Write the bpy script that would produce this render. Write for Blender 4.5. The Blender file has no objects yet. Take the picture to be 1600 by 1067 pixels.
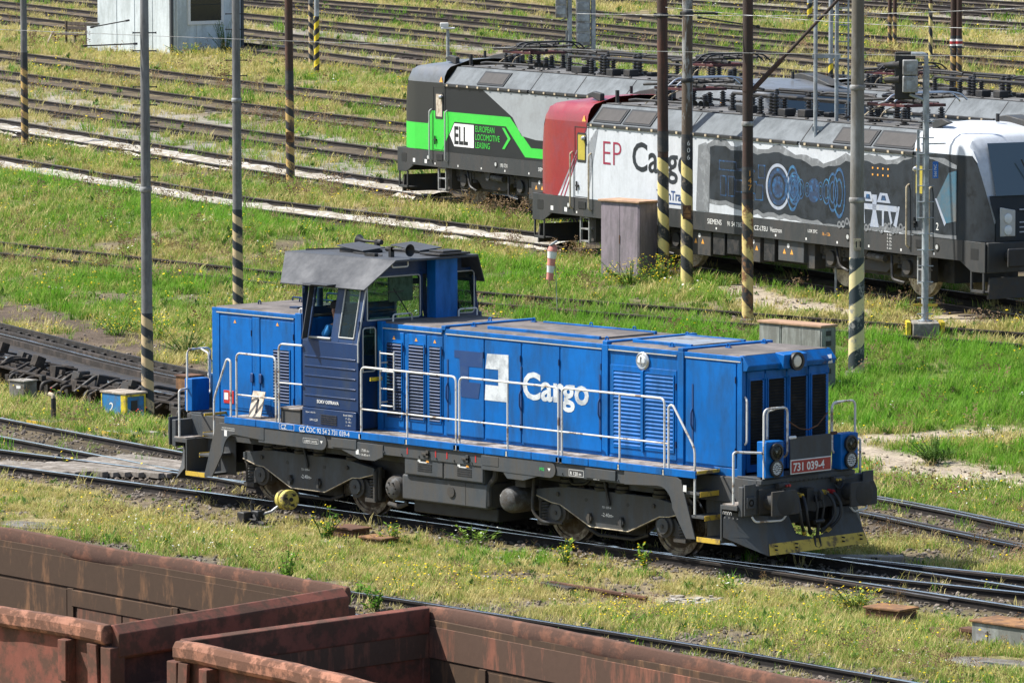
import bpy, bmesh, math, random
import numpy as np
from mathutils import Vector, Matrix

# ------------------------------------------------------------------ camera, sky, sun, exposure
scene = bpy.context.scene
CAM = np.array([64.13176, -60.41918, 11.1504]); YAW, PITCH, ROLL, FPX = 0.81388, 0.09231, -0.00156, 8463.9231
_f = np.array([-math.sin(YAW)*math.cos(PITCH), math.cos(YAW)*math.cos(PITCH), -math.sin(PITCH)])
_r = np.array([math.cos(YAW), math.sin(YAW), 0.0]); _u = np.cross(_r, _f)
RT = math.cos(ROLL)*_r + math.sin(ROLL)*_u; UP = -math.sin(ROLL)*_r + math.cos(ROLL)*_u; FW = _f
cd = bpy.data.cameras.new('camera'); cam = bpy.data.objects.new('camera', cd); scene.collection.objects.link(cam)
cd.sensor_width = 36.0; cd.lens = FPX/1600*36; cd.clip_start = 1.0; cd.clip_end = 6000
mw = Matrix(((RT[0], UP[0], -FW[0], CAM[0]), (RT[1], UP[1], -FW[1], CAM[1]), (RT[2], UP[2], -FW[2], CAM[2]), (0, 0, 0, 1)))
cam.matrix_world = mw
scene.camera = cam

SUN_EL, SUN_AZ = math.radians(53), math.atan2(-0.80, -0.60)      # azimuth clockwise from +Y
to_sun = Vector((math.sin(SUN_AZ)*math.cos(SUN_EL), math.cos(SUN_AZ)*math.cos(SUN_EL), math.sin(SUN_EL)))
world = bpy.data.worlds.new('World'); scene.world = world; world.use_nodes = True
nt = world.node_tree; bg = nt.nodes['Background']
sky = nt.nodes.new('ShaderNodeTexSky'); sky.sky_type = 'NISHITA'; sky.sun_disc = False
sky.sun_elevation = SUN_EL; sky.sun_rotation = SUN_AZ; sky.air_density = 1.0; sky.dust_density = 1.5; sky.ozone_density = 1.0
nt.links.new(sky.outputs[0], bg.inputs[0]); bg.inputs[1].default_value = 0.115
sd = bpy.data.lights.new('sun', 'SUN'); sd.energy = 5.0; sd.angle = math.radians(0.53); sd.color = (1.0, 0.955, 0.88)
so = bpy.data.objects.new('sun', sd); so.rotation_euler = to_sun.to_track_quat('Z', 'Y').to_euler(); so.location = (0, 0, 60)
scene.collection.objects.link(so)
vs = scene.view_settings; vs.view_transform = 'Standard'; vs.look = 'None'; vs.exposure = 0.80; vs.gamma = 1.0; vs.use_curve_mapping = False
scene.render.engine = 'CYCLES'
scene.cycles.max_bounces = 6; scene.cycles.transparent_max_bounces = 12

# ------------------------------------------------------------------ terrain height and pixel -> place on the ground
def gsl(y):
    t = (np.asarray(y, float)-9.0)/1.2
    v = 0.045*1.2*np.where(t > 30, t, np.log1p(np.exp(np.minimum(t, 30))))
    return np.minimum(v, 0.045*150)
def ray(px, py):
    d = FW + RT*((px-800)/FPX) - UP*((py-533.5)/FPX); return d
def G(px, py, dz=0.0):
    """world point where the sight line of a photo pixel meets the rail level (plus dz)"""
    d = ray(px, py); z = 0.0
    for _ in range(160):
        t = (z-CAM[2])/d[2]; p = CAM+d*t; z = 0.6*z+0.4*(float(gsl(p[1]))+dz)
    return Vector((p[0], p[1], z))
def at_y(px, py, y):
    d = ray(px, py); t = (y-CAM[1])/d[1]; p = CAM+d*t; return Vector(p)
def at_z(px, py, z):
    d = ray(px, py); t = (z-CAM[2])/d[2]; p = CAM+d*t; return Vector(p)
def to_px(P):
    q = np.asarray(P, float)-CAM; w = q@FW
    return 800+FPX*(q@RT)/w, 533.5-FPX*(q@UP)/w, w

# ------------------------------------------------------------------ helpers
COL = scene.collection
rnd = random.Random(7)
class MB:
    def __init__(s): s.v = []; s.f = []
    def add(s, vs_, fs):
        o = len(s.v); s.v += [tuple(p) for p in vs_]; s.f += [tuple(i+o for i in f) for f in fs]; return s
    def box(s, x0, x1, y0, y1, z0, z1, m=None):
        v = [Vector((x, y, z)) for x in (x0, x1) for y in (y0, y1) for z in (z0, z1)]
        if m: v = [m @ p for p in v]
        return s.add(v, [(0, 1, 3, 2), (4, 6, 7, 5), (0, 4, 5, 1), (2, 3, 7, 6), (0, 2, 6, 4), (1, 5, 7, 3)])
    def prism(s, poly, ax, a, b, m=None):
        n = len(poly)
        def P(p, t):
            q = {'x': (t, p[0], p[1]), 'y': (p[0], t, p[1]), 'z': (p[0], p[1], t)}[ax]
            return m @ Vector(q) if m else Vector(q)
        v = [P(p, a) for p in poly]+[P(p, b) for p in poly]
        return s.add(v, [tuple(range(n)), tuple(range(2*n-1, n-1, -1))]+[(i, (i+1) % n, n+(i+1) % n, n+i) for i in range(n)])
    def cyl(s, p, q, r, r2=None, n=12):
        p, q = Vector(p), Vector(q); r2 = r if r2 is None else r2; d = (q-p).normalized()
        a = d.orthogonal().normalized(); b = d.cross(a)
        v = []
        for c, rr in ((p, r), (q, r2)):
            for i in range(n):
                t = 2*math.pi*i/n; v.append(c+(a*math.cos(t)+b*math.sin(t))*rr)
        return s.add(v, [tuple(range(n-1, -1, -1)), tuple(range(n, 2*n))]+[(i, (i+1) % n, n+(i+1) % n, n+i) for i in range(n)])
    def lathe(s, prof, c, d, n=16):
        c, d = Vector(c), Vector(d).normalized(); a = d.orthogonal().normalized(); b = d.cross(a); v = []; f = []
        for r, t in prof:
            for i in range(n):
                w = 2*math.pi*i/n; v.append(c+d*t+(a*math.cos(w)+b*math.sin(w))*r)
        for k in range(len(prof)-1):
            for i in range(n): f.append((k*n+i, k*n+(i+1) % n, (k+1)*n+(i+1) % n, (k+1)*n+i))
        f += [tuple(range(n-1, -1, -1)), tuple(range((len(prof)-1)*n, len(prof)*n))]
        return s.add(v, f)
    def tube(s, pts, r, n=8, rc=0.0, closed=False):
        pts = [Vector(p) for p in pts]
        if rc > 0 and len(pts) > 2:
            out = [pts[0]]
            for i in range(1, len(pts)-1):
                a, b, c = pts[i-1], pts[i], pts[i+1]
                l1, l2 = (a-b).length, (c-b).length; k = min(rc, l1*.49, l2*.49)
                p0, p1 = b+(a-b).normalized()*k, b+(c-b).normalized()*k
                for t in (0, .25, .5, .75, 1): out.append(p0*(1-t)**2+b*2*t*(1-t)+p1*t*t)
            out.append(pts[-1]); pts = out
        v = []; f = []; m = len(pts)
        d = (pts[1]-pts[0]).normalized(); a = d.orthogonal().normalized()
        for i in range(m):
            d = ((pts[min(i+1, m-1)]-pts[max(i-1, 0)])).normalized()
            a = (a-d*a.dot(d)); a = a.normalized() if a.length > 1e-6 else d.orthogonal().normalized(); b = d.cross(a)
            for k in range(n):
                w = 2*math.pi*k/n; v.append(pts[i]+(a*math.cos(w)+b*math.sin(w))*(r if not callable(r) else r(i/(m-1))))
        for i in range(m-1):
            for k in range(n): f.append((i*n+k, i*n+(k+1) % n, (i+1)*n+(k+1) % n, (i+1)*n+k))
        f += [tuple(range(n-1, -1, -1)), tuple(range((m-1)*n, m*n))]
        return s.add(v, f)
    def sweep(s, prof, pts):
        """profile (side, up) swept level along a list of points"""
        pts = [Vector(p) for p in pts]; n = len(prof); m = len(pts); v = []; f = []
        for i in range(m):
            d = pts[min(i+1, m-1)]-pts[max(i-1, 0)]; d.z = 0; d.normalize(); sd_ = Vector((-d.y, d.x, 0))
            for a, b in prof: v.append(pts[i]+sd_*a+Vector((0, 0, b)))
        for i in range(m-1):
            for k in range(n): f.append((i*n+k, i*n+(k+1) % n, (i+1)*n+(k+1) % n, (i+1)*n+k))
        f += [tuple(range(n-1, -1, -1)), tuple(range((m-1)*n, m*n))]
        return s.add(v, f)
    def mesh(s, name, smooth=True, angle=32):
        me = bpy.data.meshes.new(name); me.from_pydata(s.v, [], s.f)
        bm = bmesh.new(); bm.from_mesh(me); lo = [v for v in bm.verts if not v.link_faces]
        if lo: bmesh.ops.delete(bm, geom=lo, context='VERTS')
        bmesh.ops.recalc_face_normals(bm, faces=bm.faces); bm.to_mesh(me); bm.free()
        if smooth: me.shade_smooth(); me.set_sharp_from_angle(angle=math.radians(angle))
        return me
    def build(s, name, mat, parent=None, bevel=0.0, smooth=True, loc=None, rz=None):
        me = s.mesh(name, smooth); me.materials.append(MAT[mat] if isinstance(mat, str) else mat)
        o = bpy.data.objects.new(name, me); COL.objects.link(o)
        if parent is not None: o.parent = parent
        if loc is not None: o.location = loc
        if rz is not None: o.rotation_euler[2] = rz
        if bevel > 0:
            b = o.modifiers.new('bevel', 'BEVEL'); b.width = bevel; b.segments = 2; b.limit_method = 'ANGLE'; b.angle_limit = math.radians(40)
        return o
def tag(o, label=None, cat=None, group=None, kind=None):
    for k, v in (('label', label), ('category', cat), ('group', group), ('kind', kind)):
        if v: o[k] = v
    return o
def thing(name, label, cat, loc=(0, 0, 0), rz=0.0, group=None, kind=None):
    o = bpy.data.objects.new(name, None); COL.objects.link(o); o.location = loc; o.rotation_euler[2] = rz
    o.empty_display_size = 0.2
    return tag(o, label, cat, group, kind)
def inst(src, name, parent, loc=None, rot=None, scale=None):
    o = bpy.data.objects.new(name, src.data); COL.objects.link(o); o.parent = parent
    if loc is not None: o.location = loc
    if rot is not None: o.rotation_euler = rot
    if scale is not None: o.scale = scale
    return o
def copy_tree(o, parent=None):
    c = o.copy(); COL.objects.link(c); c.parent = parent
    for ch in list(o.children): copy_tree(ch, c)
    return c
def text(s, size, mat, parent, M, name='lettering', bold=0.0, align='LEFT', shear=0.0, sx=1.0, space=1.0):
    """flat lettering as a mesh; M places the text plane (x along the line, y up)"""
    cu = bpy.data.curves.new('t', 'FONT'); cu.body = s; cu.size = size; cu.offset = bold; cu.align_x = align; cu.shear = shear
    cu.resolution_u = 3; cu.space_character = space
    to = bpy.data.objects.new('t', cu); COL.objects.link(to)
    dg = bpy.context.evaluated_depsgraph_get(); me = bpy.data.meshes.new_from_object(to.evaluated_get(dg))
    bpy.data.objects.remove(to); bpy.data.curves.remove(cu)
    me.materials.clear(); me.materials.append(MAT[mat]); me.transform(M @ Matrix.Diagonal((sx, 1, 1, 1)))
    o = bpy.data.objects.new(name, me); COL.objects.link(o); o.parent = parent
    return o
def on_y(x, y, z):      # text plane facing -Y
    return Matrix(((1, 0, 0, x), (0, 0, -1, y), (0, 1, 0, z), (0, 0, 0, 1)))
def on_x(x, y, z):      # text plane facing +X
    return Matrix(((0, 0, 1, x), (1, 0, 0, y), (0, 1, 0, z), (0, 0, 0, 1)))

# ------------------------------------------------------------------ materials
MAT = {}
def nodes(name):
    m = bpy.data.materials.new(name); m.use_nodes = True; MAT[name] = m
    return m, m.node_tree.nodes, m.node_tree.links, m.node_tree.nodes['Principled BSDF']
def mat(name, col, rough=0.5, metal=0.0, dirt=None, dirt_amt=0.0, scale=3.0, bump=0.0, var=0.0, streak=False, spec=0.5, coat=0.0, sharp=0.16, dscale=None, fine=True):
    """paint / metal / concrete with cloudy variation, a dirt layer with its own shape and fine relief"""
    m, N, L, B = nodes(name)
    B.inputs['Roughness'].default_value = rough; B.inputs['Metallic'].default_value = metal
    B.inputs['Specular IOR Level'].default_value = spec; B.inputs['Coat Weight'].default_value = coat; B.inputs['Coat Roughness'].default_value = .15
    tc = N.new('ShaderNodeTexCoord'); src = tc.outputs['Object']
    col = tuple(col)+(1,)
    def noise(sc, det=6, ro=.6, vec=None):
        n = N.new('ShaderNodeTexNoise'); n.inputs['Scale'].default_value = sc; n.inputs['Detail'].default_value = det; n.inputs['Roughness'].default_value = ro
        L.new(vec or src, n.inputs['Vector']); return n
    cur = None
    if var > 0:
        n1 = noise(scale); rp = N.new('ShaderNodeValToRGB'); rp.color_ramp.elements[0].position = .3; rp.color_ramp.elements[1].position = .7
        rp.color_ramp.elements[0].color = tuple(c*(1-var) for c in col[:3])+(1,); rp.color_ramp.elements[1].color = tuple(min(1, c*(1+var)) for c in col[:3])+(1,)
        L.new(n1.outputs[0], rp.inputs[0]); cur = rp.outputs[0]
    if dirt is not None:
        vec = src
        if streak:
            mp = N.new('ShaderNodeMapping'); mp.inputs['Scale'].default_value = (1.5, 1.5, .38); L.new(src, mp.inputs[0]); vec = mp.outputs[0]
        n2 = noise(dscale or scale*1.7, 9, .68, vec); rp = N.new('ShaderNodeValToRGB')
        c0 = .66-.5*dirt_amt
        rp.color_ramp.elements[0].position = max(0, c0-sharp/2); rp.color_ramp.elements[1].position = min(1, c0+sharp/2)
        rp.color_ramp.elements[0].color = (0, 0, 0, 1); rp.color_ramp.elements[1].color = (1, 1, 1, 1)
        L.new(n2.outputs[0], rp.inputs[0])
        mx = N.new('ShaderNodeMixRGB'); L.new(rp.outputs[0], mx.inputs[0]); mx.inputs[2].default_value = tuple(dirt)+(1,)
        if cur: L.new(cur, mx.inputs[1])
        else: mx.inputs[1].default_value = col
        cur = mx.outputs[0]
        mr = N.new('ShaderNodeMapRange'); mr.inputs[3].default_value = rough; mr.inputs[4].default_value = min(1, rough+.3)
        L.new(rp.outputs[0], mr.inputs[0]); L.new(mr.outputs[0], B.inputs['Roughness'])
    if fine:
        n3 = noise(scale*14, 4, .7); mx = N.new('ShaderNodeMixRGB'); mx.blend_type = 'MULTIPLY'; mx.inputs[0].default_value = .22 if var or dirt else .1
        rp = N.new('ShaderNodeValToRGB'); rp.color_ramp.elements[0].position = .25; rp.color_ramp.elements[1].position = .6
        rp.color_ramp.elements[0].color = (.45, .42, .4, 1); L.new(n3.outputs[0], rp.inputs[0]); L.new(rp.outputs[0], mx.inputs[2])
        if cur: L.new(cur, mx.inputs[1])
        else: mx.inputs[1].default_value = col
        cur = mx.outputs[0]
    if cur: L.new(cur, B.inputs['Base Color'])
    else: B.inputs['Base Color'].default_value = col
    if bump > 0:
        n4 = noise(scale*9, 5, .65); bp = N.new('ShaderNodeBump'); bp.inputs['Strength'].default_value = bump; bp.inputs['Distance'].default_value = .02
        L.new(n4.outputs[0], bp.inputs['Height']); L.new(bp.outputs[0], B.inputs['Normal'])
    return m
def stripes(name, ca, cb, pitch, turn=1.0, worn=None, amt=0.3, duty=0.5):
    """painted helical warning bands round a pole"""
    m, N, L, B = nodes(name); B.inputs['Roughness'].default_value = .7
    tc = N.new('ShaderNodeTexCoord'); sp = N.new('ShaderNodeSeparateXYZ'); L.new(tc.outputs['Object'], sp.inputs[0])
    def ma(op, a, b=None):
        n = N.new('ShaderNodeMath'); n.operation = op
        for i, x in enumerate((a, b)):
            if x is None: continue
            if isinstance(x, (int, float)): n.inputs[i].default_value = x
            else: L.new(x, n.inputs[i])
        return n.outputs[0]
    nz = N.new('ShaderNodeTexNoise'); nz.inputs['Scale'].default_value = 2.2; L.new(tc.outputs['Object'], nz.inputs['Vector'])
    an = ma('MULTIPLY', ma('ARCTAN2', sp.outputs[1], sp.outputs[0]), turn/(2*math.pi))
    ph = ma('ADD', ma('ADD', ma('MULTIPLY', sp.outputs[2], 1/pitch), an), ma('MULTIPLY', nz.outputs[0], .22))
    st = ma('GREATER_THAN', ma('FRACT', ph), duty)
    mx = N.new('ShaderNodeMixRGB'); L.new(st, mx.inputs[0]); mx.inputs[1].default_value = tuple(ca)+(1,); mx.inputs[2].default_value = tuple(cb)+(1,)
    cur = mx.outputs[0]
    n2 = N.new('ShaderNodeTexNoise'); n2.inputs['Scale'].default_value = 5; n2.inputs['Detail'].default_value = 8; n2.inputs['Roughness'].default_value = .7; L.new(tc.outputs['Object'], n2.inputs['Vector'])
    rp = N.new('ShaderNodeValToRGB'); c0 = .68-.45*amt; rp.color_ramp.elements[0].position = c0-.03; rp.color_ramp.elements[1].position = c0+.05
    L.new(n2.outputs[0], rp.inputs[0]); m2 = N.new('ShaderNodeMixRGB'); L.new(rp.outputs[0], m2.inputs[0]); L.new(cur, m2.inputs[1]); m2.inputs[2].default_value = tuple(worn or (.2, .16, .11))+(1,)
    L.new(m2.outputs[0], B.inputs['Base Color'])
    return m
def glass(name, tint=(.75, .9, .85), a=.75, rough=.02):
    m, N, L, B = nodes(name); out = N['Material Output']
    B.inputs['Base Color'].default_value = (.02, .03, .03, 1); B.inputs['Roughness'].default_value = rough; B.inputs['Specular IOR Level'].default_value = .8
    t = N.new('ShaderNodeBsdfTransparent'); t.inputs[0].default_value = tuple(tint)+(1,); mx = N.new('ShaderNodeMixShader'); mx.inputs[0].default_value = 1-a
    L.new(t.outputs[0], mx.inputs[1]); L.new(B.outputs[0], mx.inputs[2]); L.new(mx.outputs[0], out.inputs[0])
    return m
def leafy(name, cols, trans=.35, rough=.75):
    """plant tissue: colour by plant (per-instance random) with translucency"""
    m, N, L, B = nodes(name); out = N['Material Output']
    oi = N.new('ShaderNodeObjectInfo'); rp = N.new('ShaderNodeValToRGB'); cr = rp.color_ramp
    while len(cr.elements) < len(cols): cr.elements.new(.5)
    for i, c in enumerate(cols): cr.elements[i].position = i/(len(cols)-1); cr.elements[i].color = tuple(c)+(1,)
    L.new(oi.outputs['Random'], rp.inputs[0])
    B.inputs['Roughness'].default_value = rough; B.inputs['Specular IOR Level'].default_value = .25
    L.new(rp.outputs[0], B.inputs['Base Color']); tr = N.new('ShaderNodeBsdfTranslucent'); L.new(rp.outputs[0], tr.inputs[0])
    mx = N.new('ShaderNodeMixShader'); mx.inputs[0].default_value = trans; L.new(B.outputs[0], mx.inputs[1]); L.new(tr.outputs[0], mx.inputs[2]); L.new(mx.outputs[0], out.inputs[0])
    return m

BROWN = (.055, .038, .024)
mat('loco_blue', (.0005, .118, .41), .42, dirt=(.007, .074, .22), dirt_amt=.21, scale=.6, var=.18, streak=True, coat=.0, bump=.03, dscale=2.6, spec=.22, sharp=.22)
mat('loco_navy', (.005, .030, .105), .40, dirt=(.018, .035, .075), dirt_amt=.22, scale=1.2, var=.15, streak=True, coat=.08, bump=.015, spec=.35)
mat('logo_navy', (.008, .045, .16), .45, dirt=(.02, .06, .16), dirt_amt=.1, scale=2)
mat('logo_white', (.62, .66, .68), .5, dirt=(.35, .38, .4), dirt_amt=.22, scale=2)
mat('roof_walk', (.155, .135, .125), .85, dirt=(.09, .08, .075), dirt_amt=.35, scale=.9, var=.15, bump=.1)
mat('cab_roof', (.060, .066, .078), .55, dirt=(.048, .052, .06), dirt_amt=.3, scale=1.0, var=.03, spec=.35, sharp=.3)
mat('frame_grey', (.044, .052, .060), .62, dirt=(.064, .062, .058), dirt_amt=.33, scale=1.6, var=.18, bump=.03, streak=True)
mat('under_grey', (.026, .030, .034), .68, dirt=(.056, .050, .043), dirt_amt=.40, scale=2.6, var=.25, bump=.06)
mat('black', (.010, .011, .013), .55, dirt=(.03, .027, .024), dirt_amt=.25, scale=4, var=.2)
mat('rubber', (.012, .012, .013), .5, scale=5, var=.2)
mat('louvre_dark', (.006, .007, .009), .7, dirt=(.03, .027, .024), dirt_amt=.2, scale=3, spec=.2)
mat('rail_white', (.60, .60, .58), .45, dirt=(.22, .16, .11), dirt_amt=.16, scale=2.5, sharp=.08)
mat('cream', (.52, .44, .30), .6, dirt=(.25, .2, .15), dirt_amt=.25, scale=4)
mat('yellow', (.55, .37, .04), .6, dirt=(.16, .11, .05), dirt_amt=.2, scale=3, sharp=.1)
mat('yellow_clean', (.65, .50, .02), .5, dirt=(.2, .15, .06), dirt_amt=.2, scale=4)
mat('weight_yellow', (.48, .40, .08), .55, dirt=(.10, .08, .05), dirt_amt=.27, scale=5, sharp=.08)
mat('plate_red', (.30, .012, .018), .4, scale=3, var=.1)
mat('red', (.45, .02, .02), .5, scale=4, var=.1)
mat('print_white', (.70, .70, .68), .5, scale=5, var=.05)
mat('print_black', (.012, .012, .014), .5, scale=5)
mat('print_green', (.03, .35, .08), .5, scale=5)
mat('orange', (.75, .34, .06), .5, scale=5, var=.1)
mat('tread', (.33, .30, .275), .7, dirt=(.12, .10, .085), dirt_amt=.35, scale=3, var=.2, bump=.08)
mat('wheel_steel', (.075, .068, .062), .45, .55, dirt=(.06, .042, .03), dirt_amt=.4, scale=5, var=.2)
mat('tyre', (.22, .20, .18), .35, .7, dirt=(.09, .065, .045), dirt_amt=.35, scale=5)
mat('reservoir', (.085, .09, .094), .55, dirt=(.05, .043, .036), dirt_amt=.4, scale=4, var=.2)
mat('steel_grey', (.33, .345, .35), .5, .3, dirt=(.2, .19, .18), dirt_amt=.3, scale=2.5, var=.12)
mat('silver', (.55, .56, .57), .3, .8, scale=4, var=.05)
mat('galv', (.36, .40, .43), .5, .2, dirt=(.25, .265, .275), dirt_amt=.35, scale=2, var=.15)
mat('interior', (.16, .20, .17), .7, scale=3, var=.15)
mat('interior_dark', (.02, .022, .022), .7, scale=3, var=.15)
mat('seal', (.42, .43, .42), .6, scale=4, var=.1)
mat('sign_board', (.50, .44, .35), .6, dirt=(.28, .22, .16), dirt_amt=.25, scale=4)
glass('window_glass', (.72, .86, .80), .80)
glass('dark_glass', (.30, .36, .34), .5)
glass('lamp_glass', (.9, .92, .92), .75, .05)
mat('mirror', (.7, .72, .72), .12, .9, fine=False)
mat('led', (.62, .66, .68), .25, scale=8, var=.05)
# rails and ground works
mat('rail_rust', (.022, .016, .013), .85, dirt=(.013, .010, .009), dirt_amt=.45, scale=2.2, var=.25, bump=.06)
mat('rail_head', (.60, .64, .70), .16, 1.0, dirt=(.32, .30, .29), dirt_amt=.12, scale=.7, dscale=.9, fine=False)
mat('rail_head_dull', (.060, .047, .038), .5, .35, dirt=(.055, .038, .028), dirt_amt=.35, scale=1.5, var=.2)
mat('rail_head_worn', (.20, .18, .16), .32, .7, dirt=(.09, .065, .05), dirt_amt=.35, scale=.9, dscale=.7)
mat('sleeper_wood', (.085, .068, .053), .9, dirt=(.045, .034, .027), dirt_amt=.4, scale=3, var=.3, bump=.25)
mat('sleeper_pale', (.40, .36, .30), .9, dirt=(.24, .20, .16), dirt_amt=.4, scale=3, var=.25, bump=.2)
mat('plank_pale', (.29, .262, .23), .9, dirt=(.15, .13, .108), dirt_amt=.42, scale=2.2, var=.25, bump=.25)
mat('oil_black', (.012, .011, .010), .5, dirt=(.03, .024, .019), dirt_amt=.35, scale=3, var=.3, bump=.15)
mat('concrete', (.33, .315, .285), .9, dirt=(.17, .155, .13), dirt_amt=.4, scale=2.5, var=.2, bump=.15)
mat('concrete_dark', (.20, .19, .175), .9, dirt=(.10, .09, .075), dirt_amt=.4, scale=2, var=.2, bump=.2)
mat('pole_concrete', (.19, .195, .20), .85, dirt=(.115, .115, .115), dirt_amt=.33, scale=1.2, var=.14, bump=.1, streak=True)
mat('pole_mottled', (.235, .24, .24), .85, dirt=(.125, .113, .092), dirt_amt=.42, scale=.5, var=.14, bump=.1, streak=True, dscale=.8)
mat('pole_peeling', (.245, .25, .245), .8, dirt=(.10, .075, .055), dirt_amt=.40, scale=1.5, var=.15, sharp=.05, streak=True, dscale=4)
mat('pole_rust', (.13, .047, .028), .85, dirt=(.055, .036, .028), dirt_amt=.42, scale=1.2, var=.3, bump=.1, streak=True)
mat('pole_rust_dark', (.085, .040, .028), .85, dirt=(.045, .033, .028), dirt_amt=.42, scale=1.2, var=.3, bump=.1, streak=True)
mat('pole_black', (.030, .033, .037), .75, dirt=(.10, .085, .07), dirt_amt=.18, scale=3, var=.2)
stripes('stripe_tan', (.47, .355, .20), (.020, .026, .033), .40, 1.0, (.11, .10, .09), .22)
stripes('stripe_ochre', (.46, .30, .10), (.026, .026, .028), .44, 1.0, (.12, .07, .045), .32)
stripes('stripe_yellow', (.60, .49, .18), (.020, .023, .027), .62, 1.0, (.16, .13, .10), .26)
stripes('stripe_rusty', (.60, .46, .17), (.026, .027, .028), .70, 1.0, (.20, .095, .04), .36)
stripes('stripe_pale', (.60, .51, .26), (.022, .034, .04), .66, -1.0, (.27, .26, .24), .28)
stripes('stripe_bright', (.66, .50, .02), (.02, .02, .022), .46, -1.0, (.3, .2, .05), .1)
mat('rust', (.16, .075, .035), .9, dirt=(.085, .042, .026), dirt_amt=.45, scale=2.5, var=.3, bump=.15)
mat('rust_orange', (.30, .15, .055), .9, dirt=(.14, .075, .038), dirt_amt=.4, scale=2.5, var=.3, bump=.1)
mat('cabinet_mauve', (.235, .195, .225), .65, dirt=(.16, .14, .155), dirt_amt=.35, scale=1.5, var=.12, streak=True)
mat('cabinet_top', (.42, .26, .16), .8, dirt=(.30, .19, .125), dirt_amt=.4, scale=2, var=.15)
mat('cabinet_grey', (.26, .275, .255), .7, dirt=(.15, .155, .14), dirt_amt=.4, scale=1.6, var=.15, streak=True)
mat('box_blue', (.012, .17, .42), .55, dirt=(.06, .12, .2), dirt_amt=.25, scale=2.5, var=.1)
mat('sign_blue', (.01, .11, .42), .5, scale=3)
mat('wall_pale', (.56, .62, .64), .6, dirt=(.42, .47, .48), dirt_amt=.3, scale=.8, var=.06, streak=True)
mat('wall_trim', (.045, .05, .055), .6, scale=2)
mat('wagon_red', (.165, .049, .030), .85, dirt=(.078, .037, .023), dirt_amt=.33, scale=1.6, var=.25, bump=.15, dscale=4.2, sharp=.13)
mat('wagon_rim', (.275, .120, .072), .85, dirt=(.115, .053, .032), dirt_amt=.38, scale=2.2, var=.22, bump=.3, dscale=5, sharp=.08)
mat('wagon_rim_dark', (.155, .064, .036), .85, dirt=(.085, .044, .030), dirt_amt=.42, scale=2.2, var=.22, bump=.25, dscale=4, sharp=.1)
mat('wagon_inside', (.160, .080, .036), .88, dirt=(.060, .035, .020), dirt_amt=.50, scale=1.1, var=.4, bump=.10, streak=True, dscale=3.4, sharp=.14)
mat('wagon_patch', (.20, .076, .044), .85, dirt=(.085, .048, .031), dirt_amt=.46, scale=1.5, var=.3, bump=.08, streak=True, dscale=3.6, sharp=.12)
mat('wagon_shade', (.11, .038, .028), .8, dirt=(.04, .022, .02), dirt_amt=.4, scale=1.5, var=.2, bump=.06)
mat('moss_green', (.17, .21, .13), .8, scale=2, var=.2)
# electric locomotives
mat('v_grey', (.027, .030, .032), .55, dirt=(.036, .035, .033), dirt_amt=.3, scale=1.2, var=.1, streak=True)
mat('v_dark', (.0125, .0145, .0165), .5, scale=1.2, var=.06, spec=.3)
mat('v_silver', (.29, .315, .335), .42, .1, dirt=(.24, .255, .265), dirt_amt=.25, scale=.8, var=.04, coat=.1)
mat('v_roof', (.125, .142, .155), .6, dirt=(.105, .117, .126), dirt_amt=.3, scale=.9, var=.05, spec=.3)
mat('v_rooftop', (.15, .152, .155), .8, dirt=(.09, .088, .085), dirt_amt=.42, scale=1.0, var=.15)
mat('v_green', (.03, .50, .045), .4, scale=1.5, var=.05, coat=.2)
mat('v_white', (.50, .53, .57), .45, dirt=(.43, .455, .485), dirt_amt=.25, scale=.8, var=.05, streak=True, coat=.2)
mat('v_white_roof', (.72, .73, .74), .38, dirt=(.6, .6, .6), dirt_amt=.2, scale=.8, var=.04, coat=.3)
mat('v_red', (.24, .011, .019), .36, dirt=(.20, .02, .03), dirt_amt=.25, scale=1.0, var=.1, coat=.35)
mat('v_maroon', (.25, .012, .045), .45, scale=2)
mat('v_torn', (.26, .275, .29), .5, dirt=(.14, .15, .16), dirt_amt=.5, scale=2.4, var=.15)
mat('v_art_dark', (.0085, .0115, .0155), .5, dirt=(.017, .024, .031), dirt_amt=.38, scale=1.6, var=.35, dscale=3, spec=.35)
mat('v_art_blue', (.015, .10, .25), .4, dirt=(.006, .025, .07), dirt_amt=.45, scale=4, var=.35, coat=.3)
mat('v_art_cyan', (.04, .20, .36), .4, dirt=(.012, .06, .15), dirt_amt=.5, scale=6, var=.25, coat=.3)
mat('v_art_pale', (.36, .39, .44), .4, dirt=(.28, .32, .4), dirt_amt=.4, scale=4, var=.1, coat=.3)
mat('v_art_nebula', (.20, .125, .065), .35, dirt=(.03, .11, .17), dirt_amt=.5, scale=.7, var=.3, coat=.3, sharp=.3, dscale=.8)
def zsplit(name, lo, hi, z):
    m, N, L, B = nodes(name); B.inputs['Roughness'].default_value = .42
    tc = N.new('ShaderNodeTexCoord'); sp = N.new('ShaderNodeSeparateXYZ'); gt = N.new('ShaderNodeMath'); gt.operation = 'GREATER_THAN'; gt.inputs[1].default_value = z; mx = N.new('ShaderNodeMixRGB')
    L.new(tc.outputs['Object'], sp.inputs[0]); L.new(sp.outputs[2], gt.inputs[0]); L.new(gt.outputs[0], mx.inputs[0]); mx.inputs[1].default_value = lo+(1,); mx.inputs[2].default_value = hi+(1,); L.new(mx.outputs[0], B.inputs['Base Color'])
zsplit('v_green_dark', (.03, .50, .045), (.0125, .0145, .0165), 2.02)      # two-tone cab paint
mat('v_silver_dark', (.115, .125, .14), .4, dirt=(.09, .10, .11), dirt_amt=.25, scale=.8, var=.04, coat=.15)
mat('insul', (.030, .028, .028), .35, scale=4, var=.2)
mat('panto_red', (.065, .012, .014), .5, scale=4)
mat('gutter', (.022, .023, .025), .5, scale=3, var=.2)
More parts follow.
